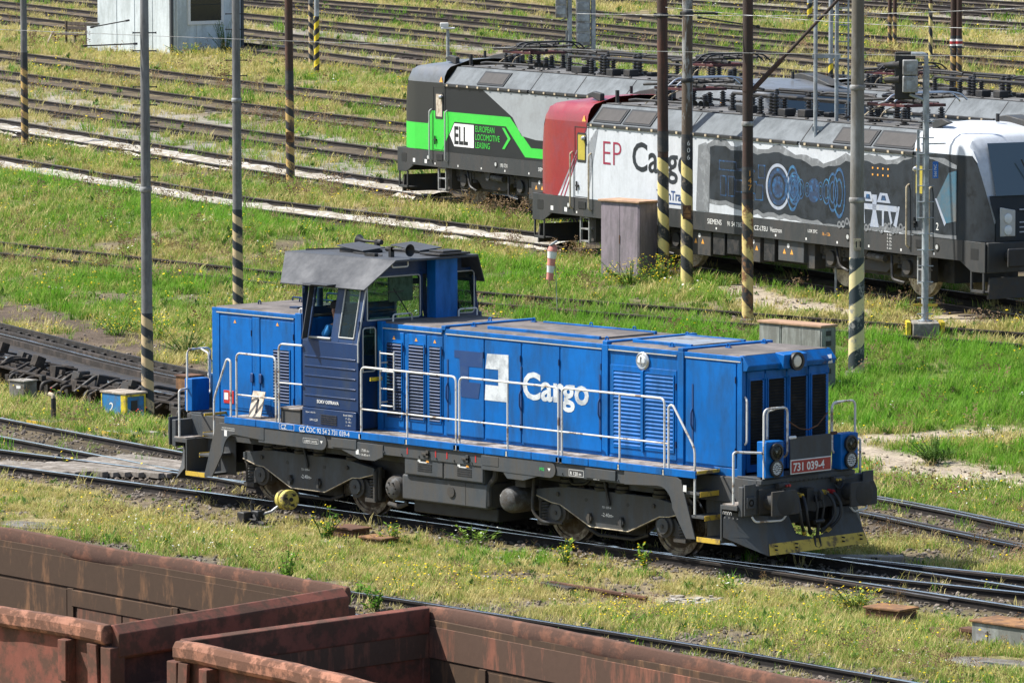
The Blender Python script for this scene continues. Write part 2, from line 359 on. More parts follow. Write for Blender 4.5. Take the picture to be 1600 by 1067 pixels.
mat('curtain', (.38, .31, .035), .8, scale=3, var=.15)
mat('v_hatch', (.038, .035, .034), .75, scale=6, var=.2)
# people
mat('skin', (.36, .19, .13), .55, scale=6, var=.08)
mat('shirt_blue', (.02, .20, .48), .85, scale=5, var=.12)
mat('trousers', (.02, .022, .03), .9, scale=5, var=.1)
mat('cap_black', (.012, .012, .013), .8, scale=5, var=.1)

# ------------------------------------------------------------------ tracks (centre lines)
def rail_line(pxs, side, ext=70.0):
    """centre line from a rail seen in the photo: side=+1 when that rail is the far one"""
    P = [G(*p) for p in pxs]; out = []
    for i, p in enumerate(P):
        d = P[min(i+1, len(P)-1)]-P[max(i-1, 0)]; d.z = 0; d.normalize(); n = Vector((-d.y, d.x, 0))
        out.append(p-n*0.75*side)
    a, b = out[0], out[1]; out.insert(0, a+(a-b).normalized()*ext)
    a, b = out[-1], out[-2]; out.append(a+(a-b).normalized()*ext)
    return [(p.x, p.y) for p in out]
def curve(pts, step=1.5):
    """resampled smooth line through the points"""
    P = [Vector((x, y)) for x, y in pts]; out = []
    for i in range(len(P)-1):
        p0, p1, p2, p3 = P[max(i-1, 0)], P[i], P[i+1], P[min(i+2, len(P)-1)]
        m1, m2 = (p2-p0)/2, (p3-p1)/2; L_ = (p2-p1).length
        if i > 0: m1 = m1*min(1, 2*L_/max(1e-6, (p2-p0).length))
        if i+2 < len(P): m2 = m2*min(1, 2*L_/max(1e-6, (p3-p1).length))
        n = max(2, int(L_/step))
        for k in range(n):
            t = k/n; out.append(p1*(2*t**3-3*t*t+1)+m1*(t**3-2*t*t+t)+p2*(-2*t**3+3*t*t)+m2*(t**3-t*t))
    out.append(P[-1]); return [(p.x, p.y) for p in out]
T = {}
T['main'] = [(x, 0.0) for x in range(-90, 2, 4)]+[(2, 0), (2.01, 0)]
T['main_a'] = [(x, 0.0075*(x-1.5)**2) for x in np.arange(1.5, 40, 1.5)]
T['main_b'] = [(x, -0.0040*(x-1.5)**2) for x in np.arange(1.5, 40, 1.5)]
T['merge'] = curve([(-70, 13.2), (-40, 7.6), (-18.8, 3.4), (-11.8, 2.15), (-6, 1.15), (-1, .42), (3, .15)])
_ra, _rb = rail_line([(0, 521), (310, 595)], 1, 40)[1:3]; _sl = (_rb[1]-_ra[1])/(_rb[0]-_ra[0])
T['retarder'] = curve([(-72, _ra[1]+_sl*(-72-_ra[0])), _ra, _rb, (2.3, 6.2), (7, 4.9), (14, 3.2), (26, .9)])
T['near'] = [(-60, -5.3), (4, -7.9), (12.4, -8.05), (16, -8.35), (60, -12)]
T['dead'] = curve(rail_line([(0, 378), (400, 421), (745, 455), (1190, 490), (1600, 520)], 1, 40))
EPC, EPH = Vector((-23.2, 31.25, 0)), math.radians(-13.7)
T['ep'] = rail_line([(0, 244), (400, 310)], 1, 60)[:3]+[(EPC.x+math.cos(EPH)*k, EPC.y+math.sin(EPH)*k) for k in (-10, 0, 60)]
ELC, ELH = Vector((-36.4, 38.6, 0)), math.radians(-13.9)
T['ell'] = rail_line([(0, 186), (400, 250)], 1, 90)[:3]+[(ELC.x+math.cos(ELH)*k, ELC.y+math.sin(ELH)*k) for k in (-9, 0, 70)]
T['t8'] = rail_line([(0, 148), (400, 205), (630, 236)], 1, 90)
T['t9'] = rail_line([(0, 110), (400, 164), (640, 193)], 1, 90)
T['t10'] = rail_line([(42, 84), (400, 129), (642, 157)], 1, 90)
T['spur'] = rail_line([(0, 22), (425, 72), (662, 102)], 1, 60)
T['te'] = rail_line([(0, 2), (372, 44), (700, 81)], 1, 90)
T['td'] = rail_line([(372, 20), (700, 52), (1200, 105), (1550, 141)], 1, 60)
T['tc'] = rail_line([(372, 1), (700, 30), (1200, 80), (1550, 116)], 1, 60)
T['tb'] = rail_line([(500, 0), (700, 15), (1200, 62), (1550, 92)], 1, 60)
T['ta'] = rail_line([(760, 0), (1200, 44), (1550, 69)], 1, 60)
T['m1'] = rail_line([(1040, -2), (1340, 19), (1600, 36)], 1, 60)
T['m2'] = rail_line([(1300, -1), (1600, 17)], 1, 60)
T['m3'] = rail_line([(1430, -6), (1600, 4)], 1, 60)
WHITE = ('ep', 'ell')

# ------------------------------------------------------------------ numpy helpers for the ground
_lat = np.random.RandomState(3).rand(256, 256)
def vnoise(x, y, s, seed=0):
    u = np.asarray(x)/s+seed*17.3+1000; v = np.asarray(y)/s+seed*9.7+1000
    i = np.floor(u).astype(int); j = np.floor(v).astype(int); a = u-i; b = v-j; a = a*a*(3-2*a); b = b*b*(3-2*b)
    g = lambda p, q: _lat[p % 256, q % 256]
    return (g(i, j)*(1-a)+g(i+1, j)*a)*(1-b)+(g(i, j+1)*(1-a)+g(i+1, j+1)*a)*b
def fbm(x, y, s, seed=0): return (vnoise(x, y, s, seed)+.5*vnoise(x, y, s/2.1, seed+1)+.25*vnoise(x, y, s/4.3, seed+2))/1.75
def dist_line(x, y, pts):
    d = np.full(np.shape(x), 1e9)
    for (ax, ay), (bx, by) in zip(pts[:-1], pts[1:]):
        ux, uy = bx-ax, by-ay; l2 = ux*ux+uy*uy
        if l2 < 1e-9: continue
        t = np.clip(((x-ax)*ux+(y-ay)*uy)/l2, 0, 1)
        d = np.minimum(d, np.hypot(x-ax-t*ux, y-ay-t*uy))
    return d
def simp(pts, n=9):
    k = max(1, len(pts)//n); return pts[::k]+[pts[-1]]
TS = {k: simp(v) for k, v in T.items()}
def inside(x, y, poly):
    c = np.zeros(np.shape(x), bool); n = len(poly)
    for i in range(n):
        (x1, y1), (x2, y2) = poly[i], poly[(i+1) % n]
        k = ((y1 > y) != (y2 > y)) & (x < (x2-x1)*(y-y1)/((y2-y1) if y2 != y1 else 1e-9)+x1)
        c ^= k
    return c
def zpoly(pp): return [(G(*p).x, G(*p).y) for p in pp]
def zline(pp): return [(G(*p).x, G(*p).y) for p in pp]
Z_LUSH = zpoly([(1180, 500), (1310, 516), (1700, 545), (1700, 668), (1340, 665), (1250, 640), (1000, 560), (760, 475), (900, 470)])
Z_LUSH2 = zpoly([(1330, 690), (1420, 690), (1700, 690), (1700, 740), (1560, 735), (1400, 705)])
Z_GREEN = zpoly([(-200, 250), (0, 265), (460, 335), (700, 385), (1000, 440), (1000, 470), (740, 470), (430, 470), (330, 545), (190, 520), (60, 480), (-200, 440)])
Z_BANK = zpoly([(-150, 440), (40, 465), (200, 508), (330, 545), (330, 590), (0, 508), (-150, 470)])
Z_GREY = [zline(p) for p in ([(-100, 128), (0, 140), (200, 166), (420, 200), (640, 228)], [(0, 182), (200, 205), (430, 238), (640, 272)], [(372, 30), (700, 66), (1000, 96), (1300, 130)], [(372, 55), (520, 72), (760, 95)], [(700, 40), (1200, 92), (1600, 132)])]
Z_PATH = [zline(p) for p in ([(1330, 676), (1440, 672), (1520, 668), (1700, 664)], [(1335, 690), (1400, 708), (1460, 722), (1540, 735), (1680, 756)], [(1150, 440), (1200, 462), (1290, 475), (1330, 478)], [(1460, 486), (1560, 492)])]
Z_BARE = [zpoly(p) for p in ([(1330, 858), (1480, 836), (1700, 862), (1700, 912), (1400, 872)], [(120, 736), (320, 752), (420, 772), (500, 806), (420, 822), (300, 808), (170, 775)], [(-60, 690), (310, 728), (300, 760), (-60, 735)], [(250, 858), (480, 900), (720, 935), (720, 955), (540, 925), (250, 880)], [(1000, 455), (1170, 490), (1170, 500), (900, 478)])]
Z_MAINB = zline([(1250, -4), (1420, 8), (1600, 22), (1750, 32)])
def zones(x, y):
    n1 = fbm(x, y, 5.0, 1); n2 = fbm(x, y, 1.6, 5); n3 = fbm(x, y, 14, 9)
    z = {}
    z['lush'] = (inside(x, y, Z_LUSH) | inside(x, y, Z_LUSH2)).astype(float)
    z['green'] = inside(x, y, Z_GREEN).astype(float)
    z['bank'] = inside(x, y, Z_BANK)*np.clip((n2-.27)*7, 0, 1)
    dp = np.full(np.shape(x), 9.)
    for l in Z_PATH: dp = np.minimum(dp, dist_line(x, y, l))
    z['path'] = np.clip(1.5-(dp-.32+.4*(n2-.5)*2)/.35, 0, 1)*np.clip((n2-.10)*6, 0, 1)
    dg = np.full(np.shape(x), 9.)
    for l in Z_GREY: dg = np.minimum(dg, dist_line(x, y, l))
    z['grey'] = np.clip(1.2-(dg-.4+1.3*(n1-.5)*2)/1.0, 0, 1)
    z['grey'] = np.maximum(z['grey'], np.clip(1.3-(dist_line(x, y, Z_MAINB)-4.5)/1.5, 0, 1)*.95)
    dt = np.full(np.shape(x), 9.); dk = np.full(np.shape(x), 9.)
    for k, l in TS.items():
        d = dist_line(x, y, l); dt = np.minimum(dt, d)
        if k in ('main', 'main_a', 'main_b', 'merge'): dk = np.minimum(dk, d)
    z['dt'] = dt; z['dk'] = dk
    z['soil'] = np.clip((fbm(x, y, 2.3, 111)-.60)*9, 0, 1)*(1-z['lush']*.8)
    bp_ = np.zeros(np.shape(x), bool)
    for p in Z_BARE: bp_ |= inside(x, y, p)
    z['soil'] = np.maximum(z['soil'], bp_*np.clip(.35+(n2-.35)*5, 0, 1))
    z['n1'], z['n2'], z['n3'] = n1, n2, n3
    return z
RET_A, RET_B = Vector((-75, 29.6)), Vector((-20.5, 12.0))
def trench(x, y):
    d = dist_line(x, y, [(-80, _ra[1]-.4+_sl*(-80-_ra[0])), (_ra[0], _ra[1]-.4), (_rb[0], _rb[1]-.4), (-15, _rb[1]-.4-.3*(-15-_rb[0]))])
    return .50*np.clip(1.35-np.maximum(0, d-1.0)/1.1, 0, 1)**1.5*np.clip((-15.5-x)/4, 0, 1)
_mp = G(70, 318); _mq = G(330, 372)
def ground_z(x, y):
    b = .40*np.exp(-(dist_line(x, y, [(_mp.x-14, _mp.y+5), (_mp.x, _mp.y), (_mq.x, _mq.y)])/2.0)**2)
    z = gsl(y)-.135+b-trench(x, y)+.05*(fbm(x, y, 3.0, 21)-.5)+.02*(vnoise(x, y, .6, 31)-.5)
    bank = np.clip(1-np.maximum(0, dist_line(x, y, [(-80, -22.7), (60, -31.7)])-3.2)/3.0, 0, 1)
    return z+1.05*bank**1.3
def gz(x, y): return float(ground_z(np.array([x], float), np.array([y], float))[0])

# ------------------------------------------------------------------ ground sheet
xs = np.unique(np.concatenate([np.linspace(-3000, -190, 14), np.arange(-190, -70, .9), np.arange(-70, 34, .42), np.linspace(34, 90, 30), np.linspace(90, 3000, 14)]))
ys = np.unique(np.concatenate([np.linspace(-3000, -60, 14), np.arange(-60, -16, 1.2), np.arange(-16, 60, .42), np.arange(60, 150, .9), np.linspace(150, 3000, 14)]))
XX, YY = np.meshgrid(xs, ys, indexing='ij'); fx, fy = XX.ravel(), YY.ravel(); zz = ground_z(fx, fy)
Z = zones(fx, fy)
def mixc(c, col, a): return c*(1-a[:, None])+np.array(col)[None, :]*a[:, None]
cc = np.tile(np.array([.25, .205, .10]), (len(fx), 1))
cc = mixc(cc, (.33, .275, .145), np.clip((Z['n1']-.45)*4, 0, 1))
cc = mixc(cc, (.10, .115, .038), np.clip((Z['n3']-.55)*5, 0, 1)*.5)
cc = mixc(cc, (.095, .130, .030), Z['green']*np.clip(.45+(Z['n1']-.4)*3, 0, 1)*.9)
cc = mixc(cc, (.075, .130, .020), Z['lush']*np.clip(.75+(Z['n2']-.5)*2, 0, 1))
cc = mixc(cc, (.105, .080, .060), Z['bank'])
cc = mixc(cc, (.150, .118, .085), Z['soil']*.85)
cc = mixc(cc, (.260, .245, .220), Z['grey']*.85)
cc = mixc(cc, (.36, .305, .235), Z['path'])
bd = np.clip(1.35-(Z['dt']-.75+.9*(Z['n2']-.5))/.6, 0, 1)
cc = mixc(cc, (.105, .082, .060), bd*np.where((fy > 20), .85, .85))
for k_, l_ in TS.items():
    if k_ in ('t8', 't9', 't10', 'spur', 'te', 'td', 'tc', 'tb', 'ta', 'm1', 'm2', 'm3', 'ell', 'ep'): cc = mixc(cc, (.040, .031, .024), np.clip(1.3-np.abs(dist_line(fx, fy, l_)-.75)/.22, 0, 1)*.7)  # dark lines along the far rails: rail shadow put into the ground colour
cc = mixc(cc, (.035, .028, .022), np.clip(1.6-(Z['dk']-.5+.8*(Z['n2']-.5))/.5, 0, 1)*.9*np.clip((fx+17)/6, 0, 1)*np.clip((14-fx)/4, 0, 1))
cc = mixc(cc, (.13, .115, .09), np.clip(1.2-np.abs(dist_line(fx, fy, TS['near'])-1.4)/1.0, 0, 1)*.8)
nx, ny = len(xs), len(ys)
idx = np.arange(nx*ny).reshape(nx, ny)
quads = np.stack([idx[:-1, :-1], idx[1:, :-1], idx[1:, 1:], idx[:-1, 1:]], -1).reshape(-1, 4)
me = bpy.data.meshes.new('ground'); me.from_pydata(np.stack([fx, fy, zz], 1).tolist(), [], quads.tolist())
ca = me.color_attributes.new('gcol', 'FLOAT_COLOR', 'POINT')
ca.data.foreach_set('color', np.concatenate([cc, np.ones((len(fx), 1))], 1).astype(np.float32).ravel())
me.shade_smooth()
m, N, L, B = nodes('ground_mat'); B.inputs['Roughness'].default_value = .95; B.inputs['Specular IOR Level'].default_value = .15
at = N.new('ShaderNodeAttribute'); at.attribute_name = 'gcol'; tc = N.new('ShaderNodeTexCoord')
def gn(sc, det, ro):
    n = N.new('ShaderNodeTexNoise'); n.inputs['Scale'].default_value = sc; n.inputs['Detail'].default_value = det; n.inputs['Roughness'].default_value = ro; L.new(tc.outputs['Object'], n.inputs['Vector']); return n
na, nb = gn(1.3, 8, .7), gn(11, 6, .75)
cur = at.outputs['Color']
for n, lo, hi, p0, p1 in ((na, .62, 1.35, .3, .7), (nb, .5, 1.45, .3, .7)):
    rp = N.new('ShaderNodeMapRange'); rp.inputs[1].default_value = p0; rp.inputs[2].default_value = p1; rp.inputs[3].default_value = lo; rp.inputs[4].default_value = hi
    L.new(n.outputs[0], rp.inputs[0]); vm = N.new('ShaderNodeVectorMath'); vm.operation = 'SCALE'; L.new(cur, vm.inputs[0]); L.new(rp.outputs[0], vm.inputs['Scale']); cur = vm.outputs[0]
L.new(cur, B.inputs['Base Color'])
bp = N.new('ShaderNodeBump'); bp.inputs['Strength'].default_value = .8; bp.inputs['Distance'].default_value = .06; L.new(nb.outputs[0], bp.inputs['Height']); L.new(bp.outputs[0], B.inputs['Normal'])
me.materials.append(m)
ground = bpy.data.objects.new('ground', me); COL.objects.link(ground); tag(ground, 'dry grassy yard ground with dirt and gravel strips', 'ground', kind='structure')

# ------------------------------------------------------------------ rails and sleepers
RAIL = [(-.07, -.165), (.07, -.165), (.07, -.145), (.012, -.125), (.012, -.045), (.034, -.035), (.036, -.004), (.030, 0), (-.030, 0), (-.036, -.004), (-.034, -.035), (-.012, -.045), (-.012, -.125), (-.07, -.145)]
HEAD = [(-.031, -.002), (.031, -.002), (.030, .003), (-.030, .003)]
def offs(pts, o):
    out = []
    for i, p in enumerate(pts):
        a, b = pts[max(i-1, 0)], pts[min(i+1, len(pts)-1)]; d = Vector((b[0]-a[0], b[1]-a[1])).normalized()
        x, y = p[0]-d.y*o, p[1]+d.x*o; out.append(Vector((x, y, float(gsl(y)))))
    return out
def along(pts, step):
    acc = 0.0
    for a, b in zip(pts[:-1], pts[1:]):
        d = Vector((b[0]-a[0], b[1]-a[1])); l = d.length
        if l < 1e-6: continue
        while acc <= l:
            t = acc/l; yield a[0]+d.x*t, a[1]+d.y*t, math.atan2(d.y, d.x); acc += step
        acc -= l
def dense(pts, st=4.0):
    out = []
    for a, b in zip(pts[:-1], pts[1:]):
        l = math.hypot(b[0]-a[0], b[1]-a[1]); n = max(1, int(l/st))
        out += [(a[0]+(b[0]-a[0])*k/n, a[1]+(b[1]-a[1])*k/n) for k in range(n)]
    return out+[pts[-1]]
slp = MB().box(-.12, .12, -1.25, 1.25, -.30, -.148).mesh('sleeper', False); slp.materials.append(MAT['sleeper_wood'])
def track(key, label, head, sleepers='stuff', rails=(1, -1), view=(-60, 1700)):
    e = thing('railway_track', label, None, kind='structure'); P = dense(T[key])
    for s in rails:
        line = offs(P, .75*s); r = MB().sweep(RAIL, line).build('rail', 'rail_rust', e)
        MB().sweep(HEAD, line).build('rail_head', head, r)
    if sleepers == 'parts':
        k = 0
        for x, y, a in along(T[key], .62):
            px, py, w = to_px((x, y, 0))
            if -80 < px < 1680 and py < 1100:
                o = bpy.data.objects.new('sleeper', slp); COL.objects.link(o); o.parent = e
                o.location = (x, y, float(gsl(y))+rnd.uniform(-.012, .012)); o.rotation_euler[2] = a+rnd.uniform(-.03, .03)
    elif sleepers == 'stuff':
        b = MB()
        for x, y, a in along(T[key], .65):
            px, py, w = to_px((x, y, float(gsl(y))))
            if -150 < px < 1750 and -40 < py < 1100:
                M_ = Matrix.Translation((x, y, float(gsl(y))-.02)) @ Matrix.Rotation(a+rnd.uniform(-.02, .02), 4, 'Z'); b.box(-.12, .12, -1.25, 1.25, -.2, -.128+rnd.uniform(-.01, .01), M_)
        if b.v: tag(b.build('sleepers', 'sleeper_pale' if key in ('t9',) else 'sleeper_wood', e, smooth=False), kind='stuff')
    return e
track('main', 'polished running track under the blue diesel locomotive', 'rail_head', 'parts')
track('main_a', 'turnout branch curving away ahead of the blue locomotive', 'rail_head', 'parts')
track('main_b', 'turnout branch curving nearer ahead of the blue locomotive', 'rail_head', 'parts')
track('merge', 'track merging from the left behind the timber crossing', 'rail_head', 'parts')
track('retarder', 'track running through the rail brake behind the blue locomotive', 'rail_head', 'stuff')
track('near', 'shiny track between the rusty wagons and the dry grass', 'rail_head', 'stuff')
track('dead', 'overgrown rusty siding just behind the blue locomotive', 'rail_head_dull', None)
track('ep', 'track carrying the red and white electric locomotive', 'rail_head_worn', 'stuff')
track('ell', 'track carrying the green and grey electric locomotive', 'rail_head_worn', 'stuff')
for k, lb in (('t8', 'first rusty yard track behind the green locomotive'), ('t9', 'yard track with pale sleepers showing by the green cab'), ('t10', 'yard track passing just below the pale hut'), ('spur', 'half buried spur behind the pale hut'), ('te', 'yard track above the overgrown spur'), ('td', 'second yard track above the overgrown spur'), ('tc', 'third yard track above the overgrown spur'), ('tb', 'fourth yard track above the overgrown spur'), ('ta', 'fifth yard track above the overgrown spur'), ('m1', 'nearest ballasted main line track at the top right'), ('m2', 'middle ballasted main line track at the top right'), ('m3', 'farthest ballasted main line track at the top right')):
    track(k, lb, 'rail_head_worn' if k[0] == 'm' else 'rail_head_dull', 'stuff')
# extra turnout rails (check rails and switch blades) beside the running rails
def extra_rail(label, pts, head='rail_head_worn'):
    e = thing('check_rail', label, None, kind='structure'); line = [Vector((x, y, float(gsl(y)))) for x, y in pts]
    r = MB().sweep(RAIL, line).build('rail', 'rail_rust', e); MB().sweep(HEAD, line).build('rail_head', head, r)
extra_rail('check rail inside the far rail of the track right of the plough', [(x, .61+.0075*(x-1.5)**2) for x in np.arange(4, 13, 1.)])
extra_rail('switch blade lying along the near rail right of the plough', [(x, -.86-.0056*(x-1.5)**2) for x in np.arange(3, 12, 1.)])
extra_rail('check rail beside the far track right of the locomotive', [(p[0]+.05, p[1]+.58) for p in T['retarder'] if -2 < p[0] < 13], 'rail_head')
extra_rail('check rail inside the near rail of the far track right', [(p[0]-.02, p[1]-.60) for p in T['retarder'] if 0 < p[0] < 13])
# pale limestone spilled along the two locomotive tracks
for key, a, b, lb in (('ep', -110, -33, 'pale limestone chippings spilled along the red locomotive track'), ('ell', -120, -46, 'pale limestone chippings spilled along the green locomotive track')):
    P = [p for p in dense(T[key], .35) if a < p[0] < b]; v = []; f = []
    for i, (x, y) in enumerate(P):
        d = Vector((P[min(i+1, len(P)-1)][0]-P[max(i-1, 0)][0], P[min(i+1, len(P)-1)][1]-P[max(i-1, 0)][1])).normalized()
        w = 1.0+.9*(float(fbm(x, y, 1.3, 3))-.5)
        for k, o in enumerate(np.linspace(.46, -.78*w, 9)):
            xx, yy = x-d.y*o, y+d.x*o; h = .11*math.sin(math.pi*k/8)**.6+.09*(float(vnoise(xx, yy, .3, 40))-.45)*(0 if k in (0, 8) else 1)
            v.append((xx, yy, float(gsl(yy))-.17+max(0, h)+(0 if k in (0, 8) else .05)))
    n = 9
    for i in range(len(P)-1):
        for k in range(n-1): f.append((i*n+k, i*n+k+1, (i+1)*n+k+1, (i+1)*n+k))
    if 'chalk' not in MAT: mat('chalk', (.52, .50, .46), .95, dirt=(.26, .23, .18), dirt_amt=.42, scale=2.2, var=.15, bump=.6, dscale=3)
    o = MB().add(v, f).build('limestone_chippings', 'chalk'); tag(o, lb, 'chippings', kind='stuff')

# ------------------------------------------------------------------ plants and stones (scattered stuff)
def blade(b, R, h, w, lean, base):
    a = R.uniform(0, 2*math.pi); d = Vector((math.cos(a), math.sin(a), 0)); s = Vector((-d.y, d.x, 0))
    p0 = Vector(base); p1 = p0+d*lean*h*.35+Vector((0, 0, h*.6)); p2 = p0+d*lean*h+Vector((0, 0, h))
    b.add([p0-s*w, p0+s*w, p1+s*w*.7, p1-s*w*.7, p2], [(0, 1, 2, 3), (3, 2, 4)])
def make_proto(name, fn, mats, n=4):
    c = bpy.data.collections.new(name)
    for i in range(n):
        R = random.Random(name+str(i)); parts = fn(R); me = bpy.data.meshes.new(name+'_'+str(i))
        v = []; f = []; mi = []
        for k, b in enumerate(parts):
            o = len(v); v += b.v; f += [tuple(q+o for q in ff) for ff in b.f]; mi += [k]*len(b.f)
        me.from_pydata(v, [], f); me.polygons.foreach_set('material_index', mi)
        for mm in mats: me.materials.append(MAT[mm])
        c.objects.link(bpy.data.objects.new(name+'_%d' % i, me))
    return c
leafy('dry_grass', [(.49, .41, .15), (.60, .515, .235), (.41, .36, .12), (.29, .32, .075), (.54, .46, .20), (.44, .375, .135), (.25, .31, .06)], .3)
leafy('green_grass', [(.10, .225, .02), (.155, .305, .03), (.21, .34, .045), (.125, .26, .024), (.30, .365, .085)], .4)
leafy('lush_grass', [(.09, .25, .014), (.135, .33, .022), (.185, .37, .035), (.11, .28, .018), (.27, .40, .07)], .45)
leafy('weed_leaf', [(.045, .105, .018), (.075, .145, .022), (.10, .165, .035)], .3)
leafy('shoot_leaf', [(.09, .22, .015), (.12, .27, .02), (.15, .30, .03)], .45)
leafy('petal_yellow', [(.72, .52, .01), (.80, .60, .02)], .2)
leafy('petal_white', [(.75, .75, .70), (.80, .80, .76)], .2)
leafy('petal_red', [(.65, .03, .01), (.75, .05, .015)], .2)
leafy('seed_head', [(.20, .13, .075), (.27, .18, .10), (.16, .095, .06)], .2)
def f_grass(nb, h0, h1, w, lean, spread):
    def fn(R):
        b = MB()
        for _ in range(nb):
            blade(b, R, R.uniform(h0, h1), w*R.uniform(.7, 1.3), lean*R.uniform(.3, 1.3), (R.gauss(0, spread), R.gauss(0, spread), -.01))
        return [b]
    return fn
def f_flower(h0, h1, heads, spread, size, leaf=8):
    def fn(R):
        b, c = MB(), MB()
        for _ in range(leaf): blade(b, R, R.uniform(h0*.4, h1*.8), .008, .6, (R.gauss(0, spread), R.gauss(0, spread), 0))
        for _ in range(heads):
            p = Vector((R.gauss(0, spread), R.gauss(0, spread), R.uniform(h0, h1))); s = size*R.uniform(.6, 1.3)
            q = Vector((p.x*.4, p.y*.4, 0)); b.add([q, q+Vector((.006, 0, 0)), p], [(0, 1, 2)])
            k = 6; tl = Vector((R.uniform(-.5, .5), R.uniform(-.5, .5), 1)).normalized(); a = tl.orthogonal().normalized(); e = tl.cross(a)
            c.add([p+tl*s*.3]+[p+(a*math.cos(6.283*i/k)+e*math.sin(6.283*i/k))*s for i in range(k)], [(0, 1+i, 1+(i+1) % k) for i in range(k)])
        return [b, c]
    return fn
def f_weed(R):
    b = MB()
    for _ in range(16):
        a = R.uniform(0, 6.28); l = R.uniform(.05, .13); e = R.uniform(.1, 1.2); d = Vector((math.cos(a)*math.cos(e), math.sin(a)*math.cos(e), math.sin(e))); s = Vector((-math.sin(a), math.cos(a), 0))*l*.22
        p = Vector((R.gauss(0, .03), R.gauss(0, .03), R.uniform(0, .06)))
        b.add([p, p+d*l*.5+s, p+d*l, p+d*l*.5-s], [(0, 1, 2, 3)])
    return [b]
def f_seed(R):
    b, c = MB(), MB()
    for _ in range(7):
        p = Vector((R.gauss(0, .05), R.gauss(0, .05), 0)); q = p+Vector((R.gauss(0, .08), R.gauss(0, .08), R.uniform(.2, .42))); b.add([p, p+Vector((.006, 0, 0)), q], [(0, 1, 2)])
        for k in range(5):
            t = q+Vector((R.gauss(0, .02), R.gauss(0, .02), -R.uniform(0, .1))); s = .014; c.add([t, t+Vector((s, 0, s)), t+Vector((0, s, s*1.4)), t+Vector((-s, 0, s))], [(0, 1, 2, 3)])
    return [b, c]
def f_stone(R):
    b = MB(); r = .035; bm = bmesh.new(); bmesh.ops.create_icosphere(bm, subdivisions=1, radius=r)
    sc = (R.uniform(.8, 1.4), R.uniform(.7, 1.1), R.uniform(.5, .8))
    for v in bm.verts: v.co = Vector((v.co.x*sc[0], v.co.y*sc[1], v.co.z*sc[2]))*R.uniform(.8, 1.2)
    b.add([v.co[:] for v in bm.verts], [tuple(v.index for v in f.verts) for f in bm.faces]); bm.free(); return [b]
leafy('stone_mix', [(.10, .085, .068), (.17, .145, .118), (.075, .062, .050), (.23, .20, .17), (.13, .10, .08)], 0.0, .9)
PR = {
 'dry': make_proto('dry_tuft', f_grass(15, .05, .17, .006, .9, .055), ['dry_grass']),
 'green': make_proto('green_tuft', f_grass(16, .06, .19, .006, .8, .055), ['green_grass']),
 'lush': make_proto('lush_tuft', f_grass(20, .09, .29, .006, .7, .07), ['lush_grass']),
 'weed': make_proto('weed_tuft', f_weed, ['weed_leaf']),
 'yellow': make_proto('yellow_tuft', f_flower(.08, .24, 5, .10, .0155), ['green_grass', 'petal_yellow']),
 'white': make_proto('white_tuft', f_flower(.08, .22, 4, .09, .012), ['green_grass', 'petal_white']),
 'seed': make_proto('seed_tuft', f_seed, ['dry_grass', 'seed_head']),
 'stone': make_proto('stone_piece', f_stone, ['stone_mix']),
}
def scatter(name, label, cat, proto, pts, scl, rot, tilt=0.0):
    n = len(pts); me = bpy.data.meshes.new(name); me.vertices.add(n); me.vertices.foreach_set('co', np.asarray(pts, np.float32).ravel())
    R = np.random.RandomState(len(name)+n)
    a = me.attributes.new('scl', 'FLOAT', 'POINT'); a.data.foreach_set('value', np.asarray(scl, np.float32))
    a = me.attributes.new('rot', 'FLOAT_VECTOR', 'POINT'); rv = np.stack([R.normal(0, tilt, n), R.normal(0, tilt, n), R.uniform(0, 6.283, n)], 1); a.data.foreach_set('vector', rv.astype(np.float32).ravel())
    a = me.attributes.new('idx', 'INT', 'POINT'); a.data.foreach_set('value', R.randint(0, 4, n).astype(np.int32))
    o = bpy.data.objects.new(name, me); COL.objects.link(o); tag(o, label, cat, kind='stuff')
    ng = bpy.data.node_groups.new(name, 'GeometryNodeTree'); ng.interface.new_socket('Geometry', in_out='INPUT', socket_type='NodeSocketGeometry'); ng.interface.new_socket('Geometry', in_out='OUTPUT', socket_type='NodeSocketGeometry')
    nn, ll = ng.nodes, ng.links; gi = nn.new('NodeGroupInput'); go = nn.new('NodeGroupOutput'); ip = nn.new('GeometryNodeInstanceOnPoints'); ci = nn.new('GeometryNodeCollectionInfo')
    ci.inputs['Collection'].default_value = PR[proto]; ci.inputs['Separate Children'].default_value = True; ci.inputs['Reset Children'].default_value = True
    def na_(nm, ty):
        q = nn.new('GeometryNodeInputNamedAttribute'); q.data_type = ty; q.inputs['Name'].default_value = nm; return [s for s in q.outputs if s.enabled and s.name == 'Attribute'][0]
    ll.new(gi.outputs[0], ip.inputs['Points']); ll.new(ci.outputs[0], ip.inputs['Instance']); ip.inputs['Pick Instance'].default_value = True
    ll.new(na_('idx', 'INT'), ip.inputs['Instance Index']); ll.new(na_('rot', 'FLOAT_VECTOR'), ip.inputs['Rotation']); ll.new(na_('scl', 'FLOAT'), ip.inputs['Scale'])
    ll.new(ip.outputs[0], go.inputs[0]); md = o.modifiers.new('scatter', 'NODES'); md.node_group = ng
    return o
RS = np.random.RandomState(11)
def sample(n):
    """points spread over the ground in sight, denser near the camera, with a margin"""
    px = RS.uniform(-140, 1740, n); py = -20+(RS.uniform(0, 1, n))*1140
    d = FW[None]+RT[None]*((px-800)/FPX)[:, None]-UP[None]*((py-533.5)/FPX)[:, None]; z = np.zeros(n)
    for _ in range(60): t = (z-CAM[2])/d[:, 2]; P = CAM[None]+d*t[:, None]; z = .5*z+.5*gsl(P[:, 1])
    ok = (t < 260); P = P[ok]; return P[:, 0], P[:, 1]
FOOT = []          # footprints kept clear (x, y, r)
